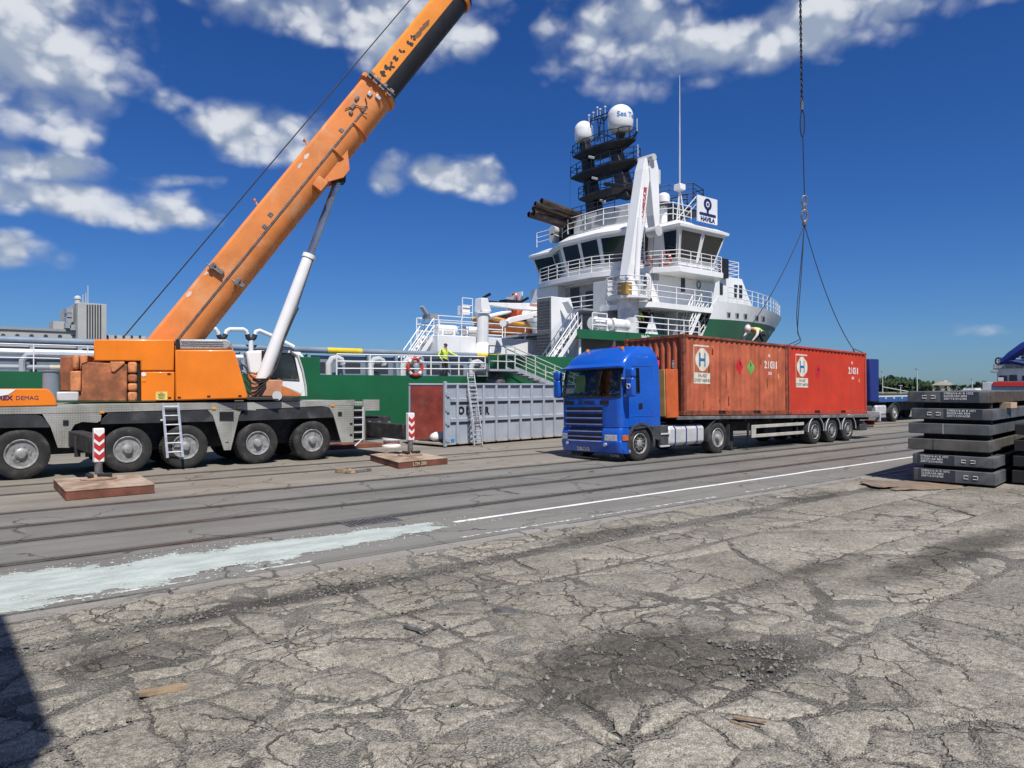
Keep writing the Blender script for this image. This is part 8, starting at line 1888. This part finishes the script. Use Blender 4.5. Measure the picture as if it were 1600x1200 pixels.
# vessel with blue crane arm at the right edge
vd_ = 150.0; ves = thing('work_vessel', 'white work vessel with red stripe and blue crane arm at the right edge', 'vessel', gat(1570, vd_) + Vector((0, 0, -2.3)))
def vp(px, py, d=vd_): p = gat(px, d); return Vector((p.x, p.y, zat(py, d, px)))
vx = (gat(1600, vd_) - gat(1500, vd_)).normalized(); vy = Vector((-vx.y, vx.x, 0))
def vbox(px0, px1, py0, py1, d, depth, name, m, bev=.05):
    a, b = vp(px0, py0, d), vp(px1, py1, d); a2 = Vector((a.x, a.y, b.z)); b2 = Vector((b.x, b.y, a.z)); o_ = vy * depth
    return MB().add([a2, b, b + o_, a2 + o_, a, b2, b2 + o_, a + o_], [(0, 1, 2, 3), (4, 5, 6, 7), (0, 1, 5, 4), (1, 2, 6, 5), (2, 3, 7, 6), (3, 0, 4, 7)]).build(name, m, ves, smooth=0, bev=bev)
vbox(1535, 1700, 597, 640, 150, 14, 'hull', M_lightgrey); vbox(1552, 1700, 596.5, 604, 149.7, .2, 'red_stripe', M_redpaint); vbox(1558, 1700, 575.5, 597, 152, 8, 'deckhouse', M_shipwhite); vbox(1552, 1640, 568, 575, 151.5, 9, 'upper_deck', M_shipgrey)
vbox(1561, 1574, 587, 595, 151.8, .1, 'window', M_shipglass, 0); vbox(1577, 1589, 586, 595, 151.8, .1, 'window', M_shipglass, 0); vbox(1597, 1610, 587, 595, 151.8, .1, 'window', M_shipglass, 0)
MB().tube([vp(1566, 566), vp(1580, 556), vp(1600, 543), vp(1640, 528), (vp(1700, 515))], [.5, .75, .9, 1.0, 1.0], 8).build('crane_arm', M_cobalt, ves); MB().tube([vp(1562, 566), vp(1580, 564), vp(1600, 568), vp(1640, 572)], .45, 8).build('lower_arm', M_cobalt, ves)
MB().tube([vp(1560 + 4.5 * math.cos(a), 564 + 5 * math.sin(a)) for a in [2 * math.pi * k / 12 for k in range(12)]], .14, 6, True).build('hose_loop', M_rubber, ves); vbox(1596, 1640, 552, 566, 150.5, 3, 'crane_cabin', M_lightgrey)
railing([vp(1555, 575), vp(1600, 575), vp(1640, 575)], h=1.4, rails=3, r=.06, step=1.2).build('deck_railing', M_lightgrey, ves); railing([vp(1560, 567), vp(1640, 567)], h=.9, rails=2, r=.05, step=1.2).build('deck_railing', M_mast, ves)
vbox(1548, 1560, 578, 582, 150, 2, 'davit', M_shipgrey); vbox(1559, 1568, 590, 596, 149.9, 2, 'locker', M_lightgrey)
# dark car parked behind the slabs
cp_ = gat(1600, 62); cr_ = thing('parked_car', 'dark car roof showing above the top steel slab at the right edge', 'car', (cp_.x, cp_.y, -.0), (0, 0, rad(8)))
prof = [(-2.2, .35), (-2.25, .75), (-2.1, .95), (-1.35, 1.05), (-.75, 1.45), (.6, 1.5), (1.5, 1.05), (2.1, .92), (2.25, .7), (2.2, .35)]
MB().prism(prof, 'y', -.85, .85).build('body', mat('car_dark', (.03, .035, .045), .3, coat=.6), cr_, world=False, bev=.08)
MB().prism([(-1.2, 1.07), (-.72, 1.40), (.55, 1.44), (1.3, 1.07)], 'y', -.86, -.851).build('window', M_shipglass, cr_, world=False, smooth=0); MB().prism([(-1.2, 1.07), (-.72, 1.40), (.55, 1.44), (1.3, 1.07)], 'y', .851, .86).build('window', M_shipglass, cr_, world=False, smooth=0)
for x in (-1.4, 1.4):
    for y in (-.8, .8):
        MB().cyl((x, y - .1, .32), (x, y + .1, .32), .32, n=20).build('wheel', M_rubber, cr_, world=False); MB().cyl((x, y - .11, .32), (x, y + .11, .32), .19, n=16).build('rim', M_hub, cr_, world=False)
